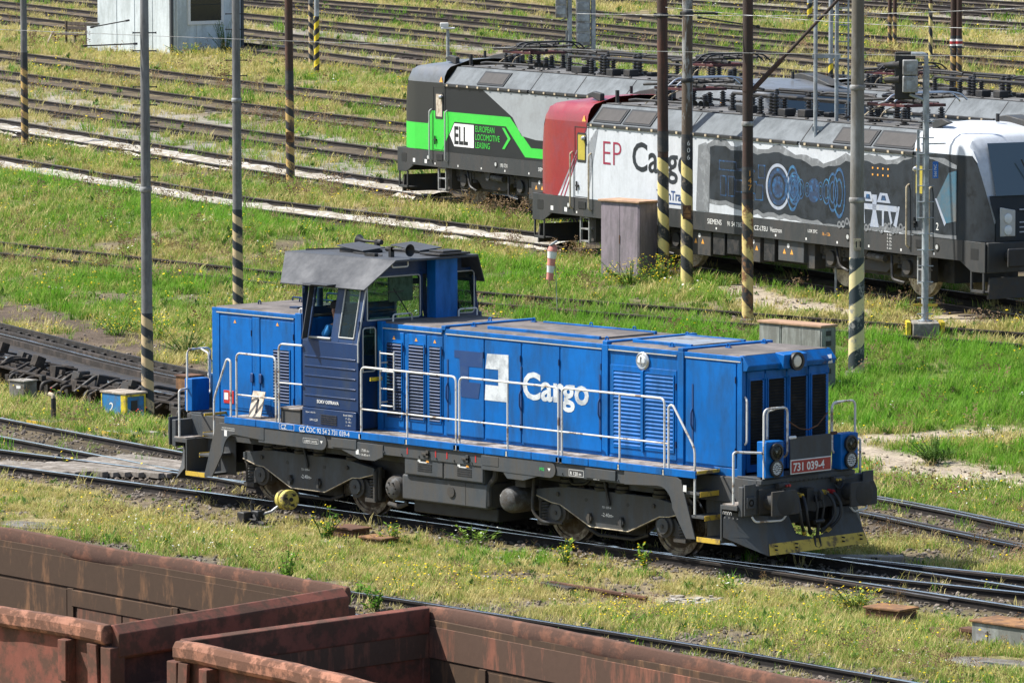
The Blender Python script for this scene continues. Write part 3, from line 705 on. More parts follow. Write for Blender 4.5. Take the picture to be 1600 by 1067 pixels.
def keep(px_, py_, r): p = G(px_, py_); FOOT.append((p.x, p.y, r))
for a in ((980, 420, 1.0), (1250, 540, 1.1), (1337, 570, .35), (1445, 515, .6), (190, 618, .7), (36, 608, .35), (560, 826, .5), (1570, 970, .6), (1075, 925, .6), (60, 805, .6), (1550, 1020, .7)): keep(*a)
HUT = zpoly([(135, 30), (190, 20), (300, 5), (372, 45), (270, 80), (142, 70)])
def veg(n, kind):
    x, y = sample(n); z = zones(x, y); R = RS.uniform(0, 1, len(x))
    dt, n1, n2, n3 = z['dt'], z['n1'], z['n2'], z['n3']
    far = y > 22
    bare = np.clip((1.42-dt)/.3, 0, 1)*np.where(far, .965, .93)
    bare = np.maximum(bare, z['soil']*.94); bare = np.maximum(bare, z['path']*.97); bare = np.maximum(bare, z['grey']*.72); bare = np.maximum(bare, z['bank']*.94)
    bare = np.where((trench(x, y) > .12), .9, bare)
    bare = np.maximum(bare, np.clip(1-np.abs(dist_line(x, y, TS['near'])-1.35)/.9, 0, 1)*.8)
    bare = np.where(z['dk'] < 1.25, np.maximum(bare, .985), bare); bare = np.where((z['dk'] < 1.75+.5*(n2-.5)) & (y < 0), np.maximum(bare, .93), bare)
    dd = dist_line(x, y, TS['dead']); bare = np.where((dd < 1.6), np.where(np.abs(dd-.75) < .17, .97, np.where(dd < .75, .55, .3)), bare)
    g = np.clip(z['green']*(.55+1.5*(n1-.35))+z['lush'], 0, 1); g = np.maximum(g, np.clip((n3-.53)*6, 0, 1)*.7); g = np.maximum(g, np.clip((n2-.64)*6, 0, 1)*.6); g = np.where(y < -1, g*.62, g)
    p = {'dry': (1-g*.85)*(1-z['lush']*.9), 'green': np.clip(g+.07, 0, 1)*(1-z['lush']*.4), 'lush': np.clip(z['lush']*np.clip(.25+(n2-.3)*3.2, .15, 1.1)+np.clip((n1-.56)*6, 0, 1)*z['green']*.7+np.clip((n2-.66)*7, 0, 1)*.35, 0, 1),
         'weed': .10+.5*np.clip((n2-.55)*5, 0, 1), 'yellow': (.10+.8*np.clip((fbm(x, y, 1.6, 51)-.60)*6, 0, 1)*(.15+.85*np.clip((fbm(x, y, 8, 61)-.46)*5, 0, 1)))*(1-.8*z['lush'])*.85,
         'white': (.08+np.clip((fbm(x, y, 2.6, 71)-.58)*5, 0, 1))*(1-.7*z['lush'])*.22, 'seed': (.12+np.clip((fbm(x, y, 2.5, 81)-.5)*5, 0, 1))*.7*np.where((dt > 1.0) & (dt < 2.4), 1, .3)}[kind]
    ok = R < p*(1-bare)
    ok &= ~inside(x, y, HUT)
    for fx_, fy_, r in FOOT: ok &= np.hypot(x-fx_, y-fy_) > r
    x, y = x[ok], y[ok]
    s = RS.uniform(.55, 1.4, len(x))*(.55+.95*fbm(x, y, 1.7, 91)); dist = np.hypot(x-CAM[0], y-CAM[1])
    s *= np.clip(dist/105, .95, 1.6)**.8; s *= np.where(y < -1.2, .72, 1.0)
    return np.stack([x, y, ground_z(x, y)], 1), s
K = 1.0
for kind, n, nm, lb, ct in (('dry', 210000, 'dry_grass', 'dry straw coloured grass across the yard', 'grass'), ('green', 120000, 'green_grass', 'short green grass growing between the tracks', 'grass'), ('lush', 60000, 'tall_grass', 'tall bright green grass behind the blue locomotive', 'grass'), ('weed', 36000, 'low_weeds', 'low leafy weeds among the grass', 'weeds'), ('yellow', 60000, 'yellow_wildflowers', 'small yellow wildflowers scattered over the yard', 'wildflowers'), ('white', 30000, 'white_wildflowers', 'small white wildflowers scattered over the yard', 'wildflowers'), ('seed', 40000, 'seeding_weeds', 'brown seeding weeds along the track edges', 'weeds')):
    pts, s = veg(int(n*K), kind); scatter(nm, lb, ct, kind, pts, s, None, .12)
# loose stones on the near track beds and verges
x, y = sample(110000); z = zones(x, y); R = RS.uniform(0, 1, len(x))
pr = (z['soil']*.5)*(y < 30)+np.where(y < 20, np.clip((2.1-z['dt'])/.9, 0, 1)*.8+np.clip((z['n2']-.6)*4, 0, 1)*.15, 0)+z['bank']*.1+z['path']*.1
ok = (R < pr); x, y = x[ok], y[ok]
scatter('ballast_stones', 'loose ballast stones on the track beds and verges', 'ballast', 'stone', np.stack([x, y, ground_z(x, y)+.01], 1), RS.uniform(.5, 1.5, len(x)), None, .5)

# ================================================================== blue diesel locomotive
LO = thing('diesel_locomotive', 'bright blue diesel shunting locomotive with white handrails standing in the middle of the yard', 'locomotive')
HW, ZB, ZT = .978, 1.385, 3.225
def lp(name, b, m, bevel=.008, parent=LO, smooth=True): return b.build(name, m, parent, bevel, smooth)
def louvre_panel(x0, x1, z0, z1, y, step=.052, frame='loco_blue', slat='louvre_dark', depth=.012, ax='y', parent=LO, name='louvre', pro=.020, back='louvre_dark'):
    """recessed panel of slanting slats facing -Y (ax 'y') or +X (ax 'x')"""
    b = MB(); k = int((z1-z0)/step); st = (z1-z0)/k
    for i in range(k):
        z = z0+st*i
        if ax == 'y': b.prism([(y+depth, z+st*.85), (y-pro, z+st*.12), (y-pro, z+st*.36), (y+depth, z+st*1.0)], 'x', x0, x1)
        else: b.prism([(y-depth, z+st*.85), (y+pro, z+st*.12), (y+pro, z+st*.36), (y-depth, z+st*1.0)], 'y', x0, x1)
    o = b.build(name, slat, parent, 0, False)
    bk = MB().box(x0, x1, y-.002, y+.004, z0, z1) if ax == 'y' else MB().box(y-.004, y+.002, x0, x1, z0, z1)
    bk.build('louvre_back', back, o)
    w = .022; f = MB()
    if ax == 'y':
        f.box(x0-w, x0, y-.012, y+.02, z0-w, z1+w).box(x1, x1+w, y-.012, y+.02, z0-w, z1+w).box(x0, x1, y-.012, y+.02, z1, z1+w).box(x0, x1, y-.012, y+.02, z0-w, z0)
    else:
        f.box(y-.02, y+.012, x0-w, x0, z0-w, z1+w).box(y-.02, y+.012, x1, x1+w, z0-w, z1+w).box(y-.02, y+.012, x0, x1, z1, z1+w).box(y-.02, y+.012, x0, x1, z0-w, z0)
    f.build('louvre_frame', frame, o)
    return o
# --- main frame, walkways
fr = MB().box(-5.25, 5.3, -1.47, 1.47, 1.14, 1.352)
fr.box(-6.75, 6.75, -1.05, 1.05, .98, 1.37)
lp('main_frame', fr, 'frame_grey')
for s in (-1, 1):
    w = MB().box(-5.32, 5.87, min(s*HW, s*1.495), max(s*HW, s*1.495), 1.415, 1.468)
    o = lp('walkway', w, 'tread', .004)
    xs_ = [-5.32, -4.5, -3.55, -1.9, -.75, .44, 1.1, 1.62, 2.2, 2.82, 3.5, 4.17, 5.16, 5.87]
    for a, b_ in zip(xs_[:-1], xs_[1:]): lp('walkway_edge', MB().box(a+.006, b_-.006, min(s*1.47, s*1.505), max(s*1.47, s*1.505), 1.357, 1.472), 'loco_blue', .006)
    # end leg plates with the curved inner corner
    for e in (-1, 1):
        def arc(cx, cz, r, a0, a1, n=6): return [(cx+r*math.cos(math.radians(a0+(a1-a0)*i/n)), cz+r*math.sin(math.radians(a0+(a1-a0)*i/n))) for i in range(n+1)]
        poly = [(e*4.3, 1.352), (e*5.45, 1.352), (e*5.55, 1.30), (e*5.86, .42), (e*5.66, .41)]+[(e*x, z) for x, z in arc(5.05, .88, .30, 0, 90)]+[(e*4.3, 1.14)]
        poly[5] = (e*5.36, .86)
        lp('step_plate', MB().prism(poly, 'y', s*1.478, s*1.500), 'frame_grey', .004)
# sill hanger plates, near side
MB().prism([(-2.35, 1.14), (-1.92, 1.02), (-1.55, 1.02), (-1.34, 1.10), (-1.34, 1.30), (-2.35, 1.30)], 'y', -1.485, -1.46).build('hanger_plate', 'frame_grey', LO, .006)
MB().prism([(1.45, 1.30), (1.45, 1.17), (1.62, 1.0), (2.0, 1.0), (2.35, 1.10), (2.35, 1.30)], 'y', -1.485, -1.46).build('hanger_plate', 'frame_grey', LO, .006)
for x in (-2.85, 2.62):     # rounded cover plates with the lifting points
    MB().prism([(x-1.6, 1.10), (x+.0, 1.10)]+[(x+.125*math.sin(math.radians(a)), 1.225-.125*math.cos(math.radians(a))) for a in range(0, 181, 20)]+[(x-1.6, 1.35)], 'y', -1.492, -1.475).build('cover_plate', 'frame_grey', LO, .006)
for x0, x1 in ((-2.6, -1.98), (1.05, 1.43), (3.42, 4.1)):
    MB().box(x0, x1, -1.4975, -1.47, 1.17, 1.33).build('access_plate', 'frame_grey', LO, .006)
b = MB()
for x in np.arange(-5.1, 5.2, .42): b.cyl((x, -1.475, 1.19), (x, -1.488, 1.19), .014, n=6)
tag(lp('rivets', b, 'frame_grey', 0), kind='stuff')
# --- long hood
hood = lp('long_hood', MB().box(-2.02, 6.34, -HW, HW, ZB, ZT-.02), 'loco_blue', .02)
lp('hood_base', MB().box(-2.0, 6.34, -HW-.012, HW+.012, ZB-.02, 1.50), 'loco_blue', .006)
for x0, x1 in ((-2.0, -.42), (-.36, 3.31), (3.42, 4.97), (5.12, 6.36)):
    r = lp('hood_roof', MB().prism([(-HW+.015, ZT), (HW-.015, ZT), (HW-.07, ZT+.035), (-HW+.07, ZT+.035)], 'x', x0, x1), 'roof_walk', .005)
    lp('roof_edge', MB().box(x0, x1, -HW-.022, -HW+.03, ZT-.055, ZT+.012), 'loco_blue', .006); lp('roof_edge', MB().box(x0, x1, HW-.03, HW+.022, ZT-.055, ZT+.012), 'loco_blue', .006)
    lp('drip_strip', MB().box(x0+.02, x1-.02, -HW-.028, -HW-.005, ZT-.075, ZT-.058), 'seal', .002)
for x in (-.39, 3.365, 5.045):                     # raised seams across the roof and pillars down the sides
    w = .055 if x > 0 else .05
    lp('hood_seam', MB().box(x-w, x+w, -HW-.03, HW+.03, ZT-.01, ZT+.065), 'loco_blue', .008)
for x in (3.365, 5.045): lp('hood_pillar', MB().box(x-.068, x+.068, -HW-.032, -HW+.05, ZB+.02, ZT+.01), 'loco_blue', .008)
lp('hood_pillar', MB().box(6.27, 6.372, -HW-.02, -HW+.06, ZB, ZT-.05), 'loco_blue', .008)
lp('hood_pillar', MB().box(-2.0, -1.86, -HW-.03, -HW+.05, ZB, ZT+.04), 'loco_blue', .01)
# roof hatches, bars and eyes
lp('roof_hatch', MB().box(.3, 2.9, -.62, .55, ZT+.03, ZT+.065), 'roof_walk', .01)
lp('roof_hatch', MB().box(3.65, 4.85, -.55, .55, ZT+.03, ZT+.07), mat('hatch_pale', (.22, .25, .29), .45, dirt=(.13, .12, .115), dirt_amt=.3, scale=1.5), .01)
for x0, x1, y in ((.3, 2.9, -.65), (3.6, 4.9, -.6), (3.6, 4.9, .58), (.3, 2.9, .6)): lp('roof_bar', MB().box(x0, x1, y-.025, y+.025, ZT+.03, ZT+.085), 'loco_blue', .006)
for x, y in ((-.15, -.55), (-.62, .25), (-.1, .75), (1.2, .8), (2.2, .8), (3.15, -.75), (3.5, .7), (4.6, -.75), (5.2, .7), (5.3, -.2)):
    lp('lifting_eye', MB().box(x-.05, x+.05, y-.03, y+.03, ZT+.03, ZT+.05).tube([(x-.03, y, ZT+.05), (x-.03, y, ZT+.10), (x+.03, y, ZT+.10), (x+.03, y, ZT+.05)], .011, 6, .03), 'loco_blue', 0)
# side doors: three louvred ones by the cab, four plain ones, two louvred shutters, one plain end panel
def door(x0, x1, z0=1.52, z1=ZT-.10, y=-HW, name='door', handle=None):
    d = lp(name, MB().box(x0+.008, x1-.008, y-.014, y+.01, z0, z1), 'loco_blue', .005)
    for zz_ in (z0+.25, z1-.25): MB().cyl((x1-.012, y-.02, zz_-.05), (x1-.012, y-.02, zz_+.05), .012, n=6).build('hinge', 'loco_navy', d)
    if handle is not None:
        hx = handle; MB().tube([(hx, y-.02, 2.05), (hx, y-.055, 2.12), (hx, y-.055, 2.30), (hx, y-.02, 2.37)], .012, 6).box(hx-.015, hx+.015, y-.022, y, 1.75, 2.75).build('handle', 'logo_navy', d)
    return d
def tri(x, z, y=-HW-.017, s=.06, parent=LO):
    t = MB().prism([(x-s*.58, z-s*.5), (x+s*.58, z-s*.5), (x, z+s*.5)], 'y', y-.002, y).build('warning_triangle', 'orange', parent)
for x0, x1 in ((-1.84, -1.36), (-1.30, -.82), (-.80, -.42)):
    d = door(x0, x1, 1.52, ZT-.12); louvre_panel(x0+.07, x1-.06, 1.70, 2.93, -HW-.016, parent=d, slat='loco_navy'); tri((x0+x1)/2, 3.02, parent=d)
for x0, x1, h in ((-.36, .56, -.30), (.58, 1.43, None), (1.46, 2.32, 1.43), (2.35, 3.28, 3.24)): door(x0, x1, handle=h)
sh = door(3.46, 4.95, 1.52, 2.93, name='shutter')
for x0, x1 in ((3.56, 4.16), (4.27, 4.88)): louvre_panel(x0, x1, 1.66, 2.84, -HW-.018, step=.062, slat='loco_blue', parent=sh, pro=.014, back='loco_blue')
MB().box(4.19, 4.24, -HW-.05, -HW-.01, 1.60, 2.88).build('shutter_bar', 'loco_blue', sh, .008)
ep_ = door(5.14, 6.24, handle=5.30)
lamp = MB().lathe([(.145, 0), (.145, .02), (.12, .035), (.105, .03)], (4.20, -HW-.005, 3.03), (0, -1, 0), 24).build('marker_lamp', 'silver', LO)
MB().lathe([(.10, .028), (.08, .05), (.03, .06)], (4.20, -HW-.005, 3.03), (0, -1, 0), 20).build('lens', 'led', lamp)
MB().box(4.19, 4.21, -HW-.072, -HW-.05, 2.96, 3.10).box(4.12, 4.28, -HW-.070, -HW-.052, 2.995, 3.01).build('lamp_guard', 'steel_grey', lamp)
# side logo and lettering
yl = -HW-.0175
def decal(poly, m, nm='logo_shape', y=yl, parent=LO): return MB().prism(poly, 'y', y-.0015, y).build(nm, m, parent, 0, False)
decal([(-.14, 2.91), (.53, 2.915), (.53, 2.67), (.20, 2.665), (.20, 2.41), (.48, 2.41), (.43, 2.155), (.02, 2.16), (-.02, 2.79), (-.14, 2.79)], 'logo_navy')
decal([(.64, 2.905), (1.14, 2.915), (1.14, 2.15), (.58, 2.15), (.60, 2.40), (.90, 2.40), (.90, 2.66), (.60, 2.66)], 'logo_white')
text('Cargo', .60, 'logo_white', LO, on_y(1.46, yl-.001, 2.25), bold=.016, sx=1.02)
# --- hood front (facing +X)
xf = 6.352
for i, (y0, y1) in enumerate(((-.88, -.49), (-.47, -.01), (.01, .48), (.50, .93))):
    d = lp('front_door', MB().box(xf-.02, xf+.012, y0+.006, y1-.006, 1.44, 3.0), 'loco_blue', .006)
    louvre_panel(y0+.06, y1-.06, 1.56, 2.86, xf+.014, step=.048, ax='x', parent=d)
    MB().tube([(xf+.02, y1-.04, 2.86), (xf+.06, y1-.04, 2.88), (xf+.06, y1-.04, 2.96)], .012, 6).build('latch', 'loco_blue', d)
vis = MB().prism([(6.30, 3.0), (6.46, 3.02), (6.50, 3.10), (6.36, ZT+.03), (6.30, ZT+.03)], 'y', -.985, .985)
v_ = lp('visor', vis, 'loco_blue', .012)
MB().prism([(6.36, 2.98), (6.55, 3.02), (6.56, ZT+.01), (6.36, ZT+.04)], 'y', -.26, .26).build('lamp_housing', 'loco_blue', v_, .012)
hl = MB().lathe([(.135, 0), (.145, .05), (.145, .09), (.105, .09), (.10, .05)], (6.52, 0, 3.125), (1, 0, 0), 24).build('headlight', 'rubber', LO)
MB().lathe([(.103, .06), (.08, .085), (.02, .092)], (6.52, 0, 3.125), (1, 0, 0), 20).build('lens', mat('lens_cream', (.62, .60, .52), .2, fine=False), hl)
for poly, m in (([(.66, 3.15), (.79, 3.16), (.79, 3.11), (.73, 3.11), (.73, 3.07), (.78, 3.07), (.77, 3.03), (.69, 3.03), (.69, 3.13), (.66, 3.13)], 'logo_navy'), ([(.82, 3.16), (.92, 3.165), (.92, 3.03), (.81, 3.03), (.81, 3.07), (.87, 3.07), (.87, 3.11), (.81, 3.11)], 'logo_white')):
    # small emblem on the sloping visor front
    bb = MB(); n_ = len(poly)
    P_ = [(6.505-(z-3.10)*.98+.004, y, z) if z > 3.10 else (6.505-(3.10-z)*.5+.004, y, z) for y, z in poly]
    bb.add(P_, [tuple(range(n_))]); bb.build('logo_shape', m, v_, 0, False)
lp('grab_handle', MB().tube([(6.36, -.93, 2.62), (6.43, -.95, 2.58), (6.43, -.95, 1.92), (6.36, -.93, 1.88)], .017, 8, .05), 'rail_white', 0)
# --- short hood
lp('short_hood', MB().box(-6.20, -3.7, -HW, HW, ZB, ZT-.02), 'loco_blue', .02)
lp('hood_roof', MB().prism([(-HW+.015, ZT-.005), (HW-.015, ZT-.005), (HW-.07, ZT+.03), (-HW+.07, ZT+.03)], 'x', -6.18, -3.75), 'roof_walk', .005)
lp('roof_edge', MB().box(-6.22, -4.0, -HW-.022, -HW+.03, ZT-.05, ZT+.01), 'loco_blue', .006); lp('roof_edge', MB().box(-6.22, -4.0, HW-.03, HW+.022, ZT-.05, ZT+.01), 'loco_blue', .006)
lp('drip_strip', MB().box(-6.1, -4.1, -HW-.028, -HW-.005, ZT-.072, ZT-.055), 'seal', .002)
lp('hood_pillar', MB().box(-4.06, -3.90, -HW-.03, -HW+.05, ZB, ZT+.04), 'loco_blue', .01)
lp('hood_pillar', MB().box(-6.22, -6.03, -HW-.02, -HW+.05, ZB, ZT-.05), 'loco_blue', .01)
d = door(-6.02, -5.18, 1.52, ZT-.12); tri(-5.62, 3.03, parent=d)
MB().box(-5.20, -5.13, -HW-.05, -HW-.02, 2.02, 2.18).box(-4.98, -4.91, -HW-.05, -HW-.02, 2.02, 2.18).build('lock', 'logo_navy', d, .01)
MB().box(-5.17, -4.98, -HW-.02, -HW, 1.5, ZT-.1).build('door_post', 'loco_blue', LO, .006)
d = door(-4.97, -4.10, 1.52, ZT-.12); tri(-4.52, 3.05, parent=d); louvre_panel(-4.62, -4.22, 1.72, 2.62, -HW-.016, parent=d, slat='loco_navy')
for x0, x1 in ((-5.6, -5.1), (-4.95, -4.7)): lp('access_plate', MB().box(x0, x1, -HW-.022, -HW-.01, 1.56, 1.76), 'loco_blue', .005)
pl_ = lp('notice_plate', MB().box(-5.92, -5.66, -HW-.024, -HW-.012, 1.62, 1.84), 'red', .003)
MB().box(-5.90, -5.80, -HW-.027, -HW-.024, 1.68, 1.80).build('notice_symbol', 'print_white', pl_)
for x, y, h, r in ((-5.05, .1, .42, .030), (-4.62, .05, .38, .055)):
    st_ = lp('exhaust_stub', MB().cyl((x, y, ZT), (x, y, ZT+h), r, n=12).lathe([(r*2, 0), (r*2, .03), (r*1.2, .05)], (x, y, ZT+.02), (0, 0, 1), 12), 'loco_navy', 0)
lp('exhaust_stub', MB().lathe([(.05, 0), (.07, .04), (.06, .08), (.03, .1)], (-5.05, .1, ZT+.1), (0, 0, 1), 12), 'loco_navy', 0)
b = MB(); b.tube([(-5.9, .55, ZT+.05), (-5.9, .55, ZT+.11), (-4.0, .5, ZT+.11), (-4.0, .5, ZT+.04)], .014, 6, .04).tube([(-5.3, .8, ZT+.03), (-5.3, .8, ZT+.2), (-4.3, .8, ZT+.2), (-4.3, .8, ZT+.03)], .014, 6, .04).box(-4.95, -4.75, -.35, -.2, ZT+.02, ZT+.06)
lp('roof_pipe', b, 'loco_navy', 0)
for x, y in ((-5.9, -.2), (-5.75, .6), (-5.5, .7), (-4.15, .3)): lp('lifting_eye', MB().tube([(x-.03, y, ZT+.02), (x-.03, y, ZT+.09), (x+.03, y, ZT+.09), (x+.03, y, ZT+.02)], .012, 6, .03), 'loco_navy', 0)
# --- cab
CX0, CX1, CY, CT = -3.42, -2.03, -1.40, -1.20       # side x range, lower y, y at the eaves
ZS, ZE = 2.90, 3.90
lp('cab_floor', MB().box(-3.85, -2.05, -1.35, 1.35, 1.30, 1.50), 'interior_dark', 0)
lp('cab_engine_cover', MB().box(-3.75, -2.15, -.35, .35, 1.50, 2.05), 'interior', .02)
for s in (-1, 1):
    y0 = s*1.40; y1 = s*1.37
    side = MB().box(CX0, CX1, min(y0, y1), max(y0, y1), 1.78, ZS)
    o = lp('cab_side', side, 'loco_navy', .01)
    if s == -1:
        for z in (1.98, 2.14, 2.31, 2.47, 2.63): MB().box(CX0+.05, CX1-.06, y0-.012, y0+.004, z-.012, z+.012).build('rib', 'loco_navy', o, .006)
    lp('cab_skirt', MB().box(CX0+.03, CX1-.02, min(s*1.44, s*1.36), max(s*1.44, s*1.36), 1.475, 1.772), 'loco_navy', .006)
    # window band leaning inwards: posts, head, sill
    def YL(z): return s*(1.40-(z-ZS)/(ZE-ZS)*.20)
    def lean(x0, x1, z0, z1, t=.03):
        return MB().add([(x0, YL(z0), z0), (x1, YL(z0), z0), (x1, YL(z1), z1), (x0, YL(z1), z1), (x0, YL(z0)-s*t, z0), (x1, YL(z0)-s*t, z0), (x1, YL(z1)-s*t, z1), (x0, YL(z1)-s*t, z1)], [(0, 1, 2, 3), (7, 6, 5, 4), (0, 4, 5, 1), (1, 5, 6, 2), (2, 6, 7, 3), (3, 7, 4, 0)])
    for x0, x1, z0, z1 in ((CX0, CX0+.16, ZS, ZE), (-2.72, -2.52, ZS, ZE), (CX1-.12, CX1, ZS, ZE), (CX0+.16, -2.72, 3.78, ZE), (-2.52, CX1-.12, 3.80, ZE), (-2.52, CX1-.12, ZS, 2.985), (CX0+.16, -2.72, ZS, 2.97)):
        lp('window_post', lean(x0, x1, z0, z1), 'loco_navy', .004)
    win = lean(-2.52, CX1-.12, 2.985, 3.80, .012).build('window', 'window_glass', LO)
    sb = MB()
    for a, c in (((-2.52, 2.985), (CX1-.12, 2.985)), ((-2.52, 3.80), (CX1-.12, 3.80)), ((-2.52, 2.985), (-2.52, 3.80)), ((CX1-.12, 2.985), (CX1-.12, 3.80))):
        sb.tube([(a[0], YL(a[1])+s*.006, a[1]), (c[0], YL(c[1])+s*.006, c[1])], .013, 6)
    sb.build('window_seal', 'seal', win)
    if s == 1: lean(CX0+.16, -2.72, 2.97, 3.78, .012).build('window', 'window_glass', LO)
# near side: opened wind deflector pane and little canopy over the open window
wd = lp('wind_deflector', MB().add([(-3.28, -1.41, 2.93), (-3.20, -1.60, 2.93), (-3.20, -1.42, 3.80), (-3.28, -1.24, 3.82), (-3.30, -1.41, 2.93), (-3.22, -1.60, 2.93), (-3.22, -1.42, 3.80), (-3.30, -1.24, 3.82)], [(0, 1, 2, 3), (7, 6, 5, 4), (0, 4, 5, 1), (1, 5, 6, 2), (2, 6, 7, 3), (3, 7, 4, 0)]), 'cab_roof', .004)
lp('window_canopy', MB().box(-3.28, -2.66, -1.52, -1.20, 3.83, 3.85), 'cab_roof', .004)
MB().tube([(-3.25, -1.40, 2.95), (-2.72, -1.40, 2.95)], .018, 6).build('window_ledge', 'seal', LO)
# rear wall (short hood end) with chamfered corners, and front wall
b = MB()
for s in (-1, 1):
    for z0, z1 in ((1.5, 2.95), (3.66, 3.76)): b.prism([(CX0, s*1.395), (CX0+.03, s*1.37), (-3.83, s*.97), (-3.86, s*1.0)], 'z', z0, z1)
    b.prism([(-3.83, s*.96), (-3.86, s*1.02), (-3.80, s*1.06), (-3.77, s*.98)], 'z', 2.9, 4.08)
b.box(-3.87, -3.84, -1.0, 1.0, 3.2, 3.38).box(-3.87, -3.84, -1.0, 1.0, 3.85, 4.2)
for y in (-.98, -.05, .92): b.box(-3.87, -3.84, y, y+.08, 3.38, 3.85)
lp('cab_rear_wall', b, 'loco_navy', .004)
b = MB()
for s in (-1, 1):
    ya, yb = sorted((s*1.39, s*.95)); b.box(-2.06, -2.03, ya, yb, 1.5, 2.42)
    ya, yb = sorted((s*1.39, s*1.30)); b.box(-2.06, -2.03, ya, yb, 2.42, 3.2); ya, yb = sorted((s*1.02, s*.95)); b.box(-2.06, -2.03, ya, yb, 2.42, 3.2)
b.box(-2.06, -2.03, -1.38, 1.38, 3.18, 3.28).box(-2.06, -2.03, -1.13, 1.13, 3.98, 4.04).box(-2.06, -2.03, -.92, .92, 4.04, 4.25)
for y, zt_ in ((-1.26, 3.88), (-.02, 3.98), (.66, 3.98), (1.20, 3.88)): b.box(-2.06, -2.03, y, y+.06, 3.28, zt_)
lp('cab_front_wall', b, 'loco_navy', .004)
for y0, y1, z0, z1 in ((-1.20, -.02, 3.28, 3.98), (.72, 1.20, 3.28, 3.98), (-1.30, -1.02, 2.44, 3.16), (1.02, 1.30, 2.44, 3.16)):
    w = MB().box(-2.048, -2.040, y0, y1, z0, z1).build('windscreen', 'window_glass', LO)
    sb = MB().tube([(-2.025, y0, z0), (-2.025, y1, z0), (-2.025, y1, z1), (-2.025, y0, z1), (-2.025, y0, z0)], .012, 6, .06); sb.build('window_seal', 'seal', w)
    if z0 > 3: MB().cyl((-2.0, y1-.25, 3.30), (-2.0, y1-.62, 3.78), .010, n=6).box(-2.005, -1.99, y1-.85, y1-.40, 3.72, 3.735).build('wiper', 'black', w)
for y0, y1 in ((-.97, -.05), (.03, .92)): MB().box(-3.86, -3.85, y0, y1, 3.38, 3.85).build('window', 'window_glass', LO)
lp('cab_corner_strip', MB().tube([(-2.02, -1.41, 2.60), (-2.02, -1.41, 2.92), (-2.02, -1.215, 3.88)], .015, 6), 'seal', 0)
# cab roof: flat top with sloping awnings
rf = MB().box(-4.40, -1.62, -.93, .93, 4.245, 4.285)
cr_ = lp('cab_roof', rf, 'cab_roof', .01)
for s in (-1, 1):
    P_ = [(-4.40, s*.92, 4.285), (-1.62, s*.92, 4.285), (-1.93, s*1.36, 3.80), (-4.02, s*1.36, 3.80)]
    n_ = Vector((0, s*.70, .62)); Q_ = [Vector(p)-n_.normalized()*.022 for p in P_]
    lp('awning', MB().add(P_+[tuple(q) for q in Q_], [(0, 1, 2, 3), (7, 6, 5, 4), (0, 4, 5, 1), (1, 5, 6, 2), (2, 6, 7, 3), (3, 7, 4, 0)]), 'cab_roof', .004)
# roof fittings
for x, y, w in ((-3.35, -.15, .30), (-2.75, .55, .34)):
    h_ = lp('roof_hatch', MB().box(x-w, x+w, y-.22, y+.22, 4.285, 4.33), 'black', .008)
    MB().add([(x-w-.03, y-.25, 4.40), (x+w+.03, y-.25, 4.34), (x+w+.03, y+.25, 4.37), (x-w-.03, y+.25, 4.43), (x-w-.03, y-.25, 4.38), (x+w+.03, y-.25, 4.32), (x+w+.03, y+.25, 4.35), (x-w-.03, y+.25, 4.41)], [(0, 1, 2, 3), (7, 6, 5, 4), (0, 4, 5, 1), (1, 5, 6, 2), (2, 6, 7, 3), (3, 7, 4, 0)]).build('hatch_lid', 'cab_roof', h_, .004)
def horn(x, y, dx):
    h_ = lp('horn', MB().lathe([(.020, 0), (.022, .22), (.045, .32), (.10, .40), (.105, .41), (.09, .40), (.02, .30)], (x, y, 4.42), (dx, 0, 0), 16), 'black', 0)
    MB().box(x-dx*.05-.03, x-dx*.05+.03, y-.04, y+.04, 4.29, 4.46).cyl((x-dx*.02, y, 4.42), (x-dx*.16, y, 4.42), .045, n=10).build('bracket', 'black', h_)
horn(-3.55, .35, -1); horn(-2.1, -.55, 1)
lp('roof_cable', MB().tube([(-4.3, -.55, 4.30), (-3.9, .05, 4.31), (-3.6, .30, 4.31)], .012, 6).tube([(-3.2, -.45, 4.30), (-2.3, -.62, 4.31)], .012, 6).box(-2.65, -2.4, -.7, -.62, 4.29, 4.34), 'black', 0)
lp('grab_handle', MB().tube([(-1.80, -.85, 4.23), (-1.80, -.85, 4.15), (-1.80, -.50, 4.15), (-1.80, -.50, 4.23)], .014, 6, .03), 'rail_white', 0)
# exhaust column in front of the cab
lp('exhaust_column', MB().box(-2.02, -1.80, .12, .62, ZT, 4.30), 'loco_blue', .012)
lp('column_cap', MB().box(-2.12, -1.62, .05, .75, 4.30, 4.335).box(-2.05, -1.7, .2, .62, 4.335, 4.37), 'black', .008)
# handrails on top of the hood beside the cab
for y0 in (-.85, .62): lp('grab_handle', MB().tube([(-1.78, y0, ZT+.03), (-1.78, y0, ZT+.15), (-1.78, y0+.42, ZT+.15), (-1.78, y0+.42, ZT+.03)], .015, 6, .05), 'rail_white', 0)
lp('grab_handle', MB().tube([(-4.0, -.95, ZT+.02), (-4.0, -.95, ZT+.12), (-3.85, -.95, ZT+.12)], .014, 6, .04), 'rail_white', 0)
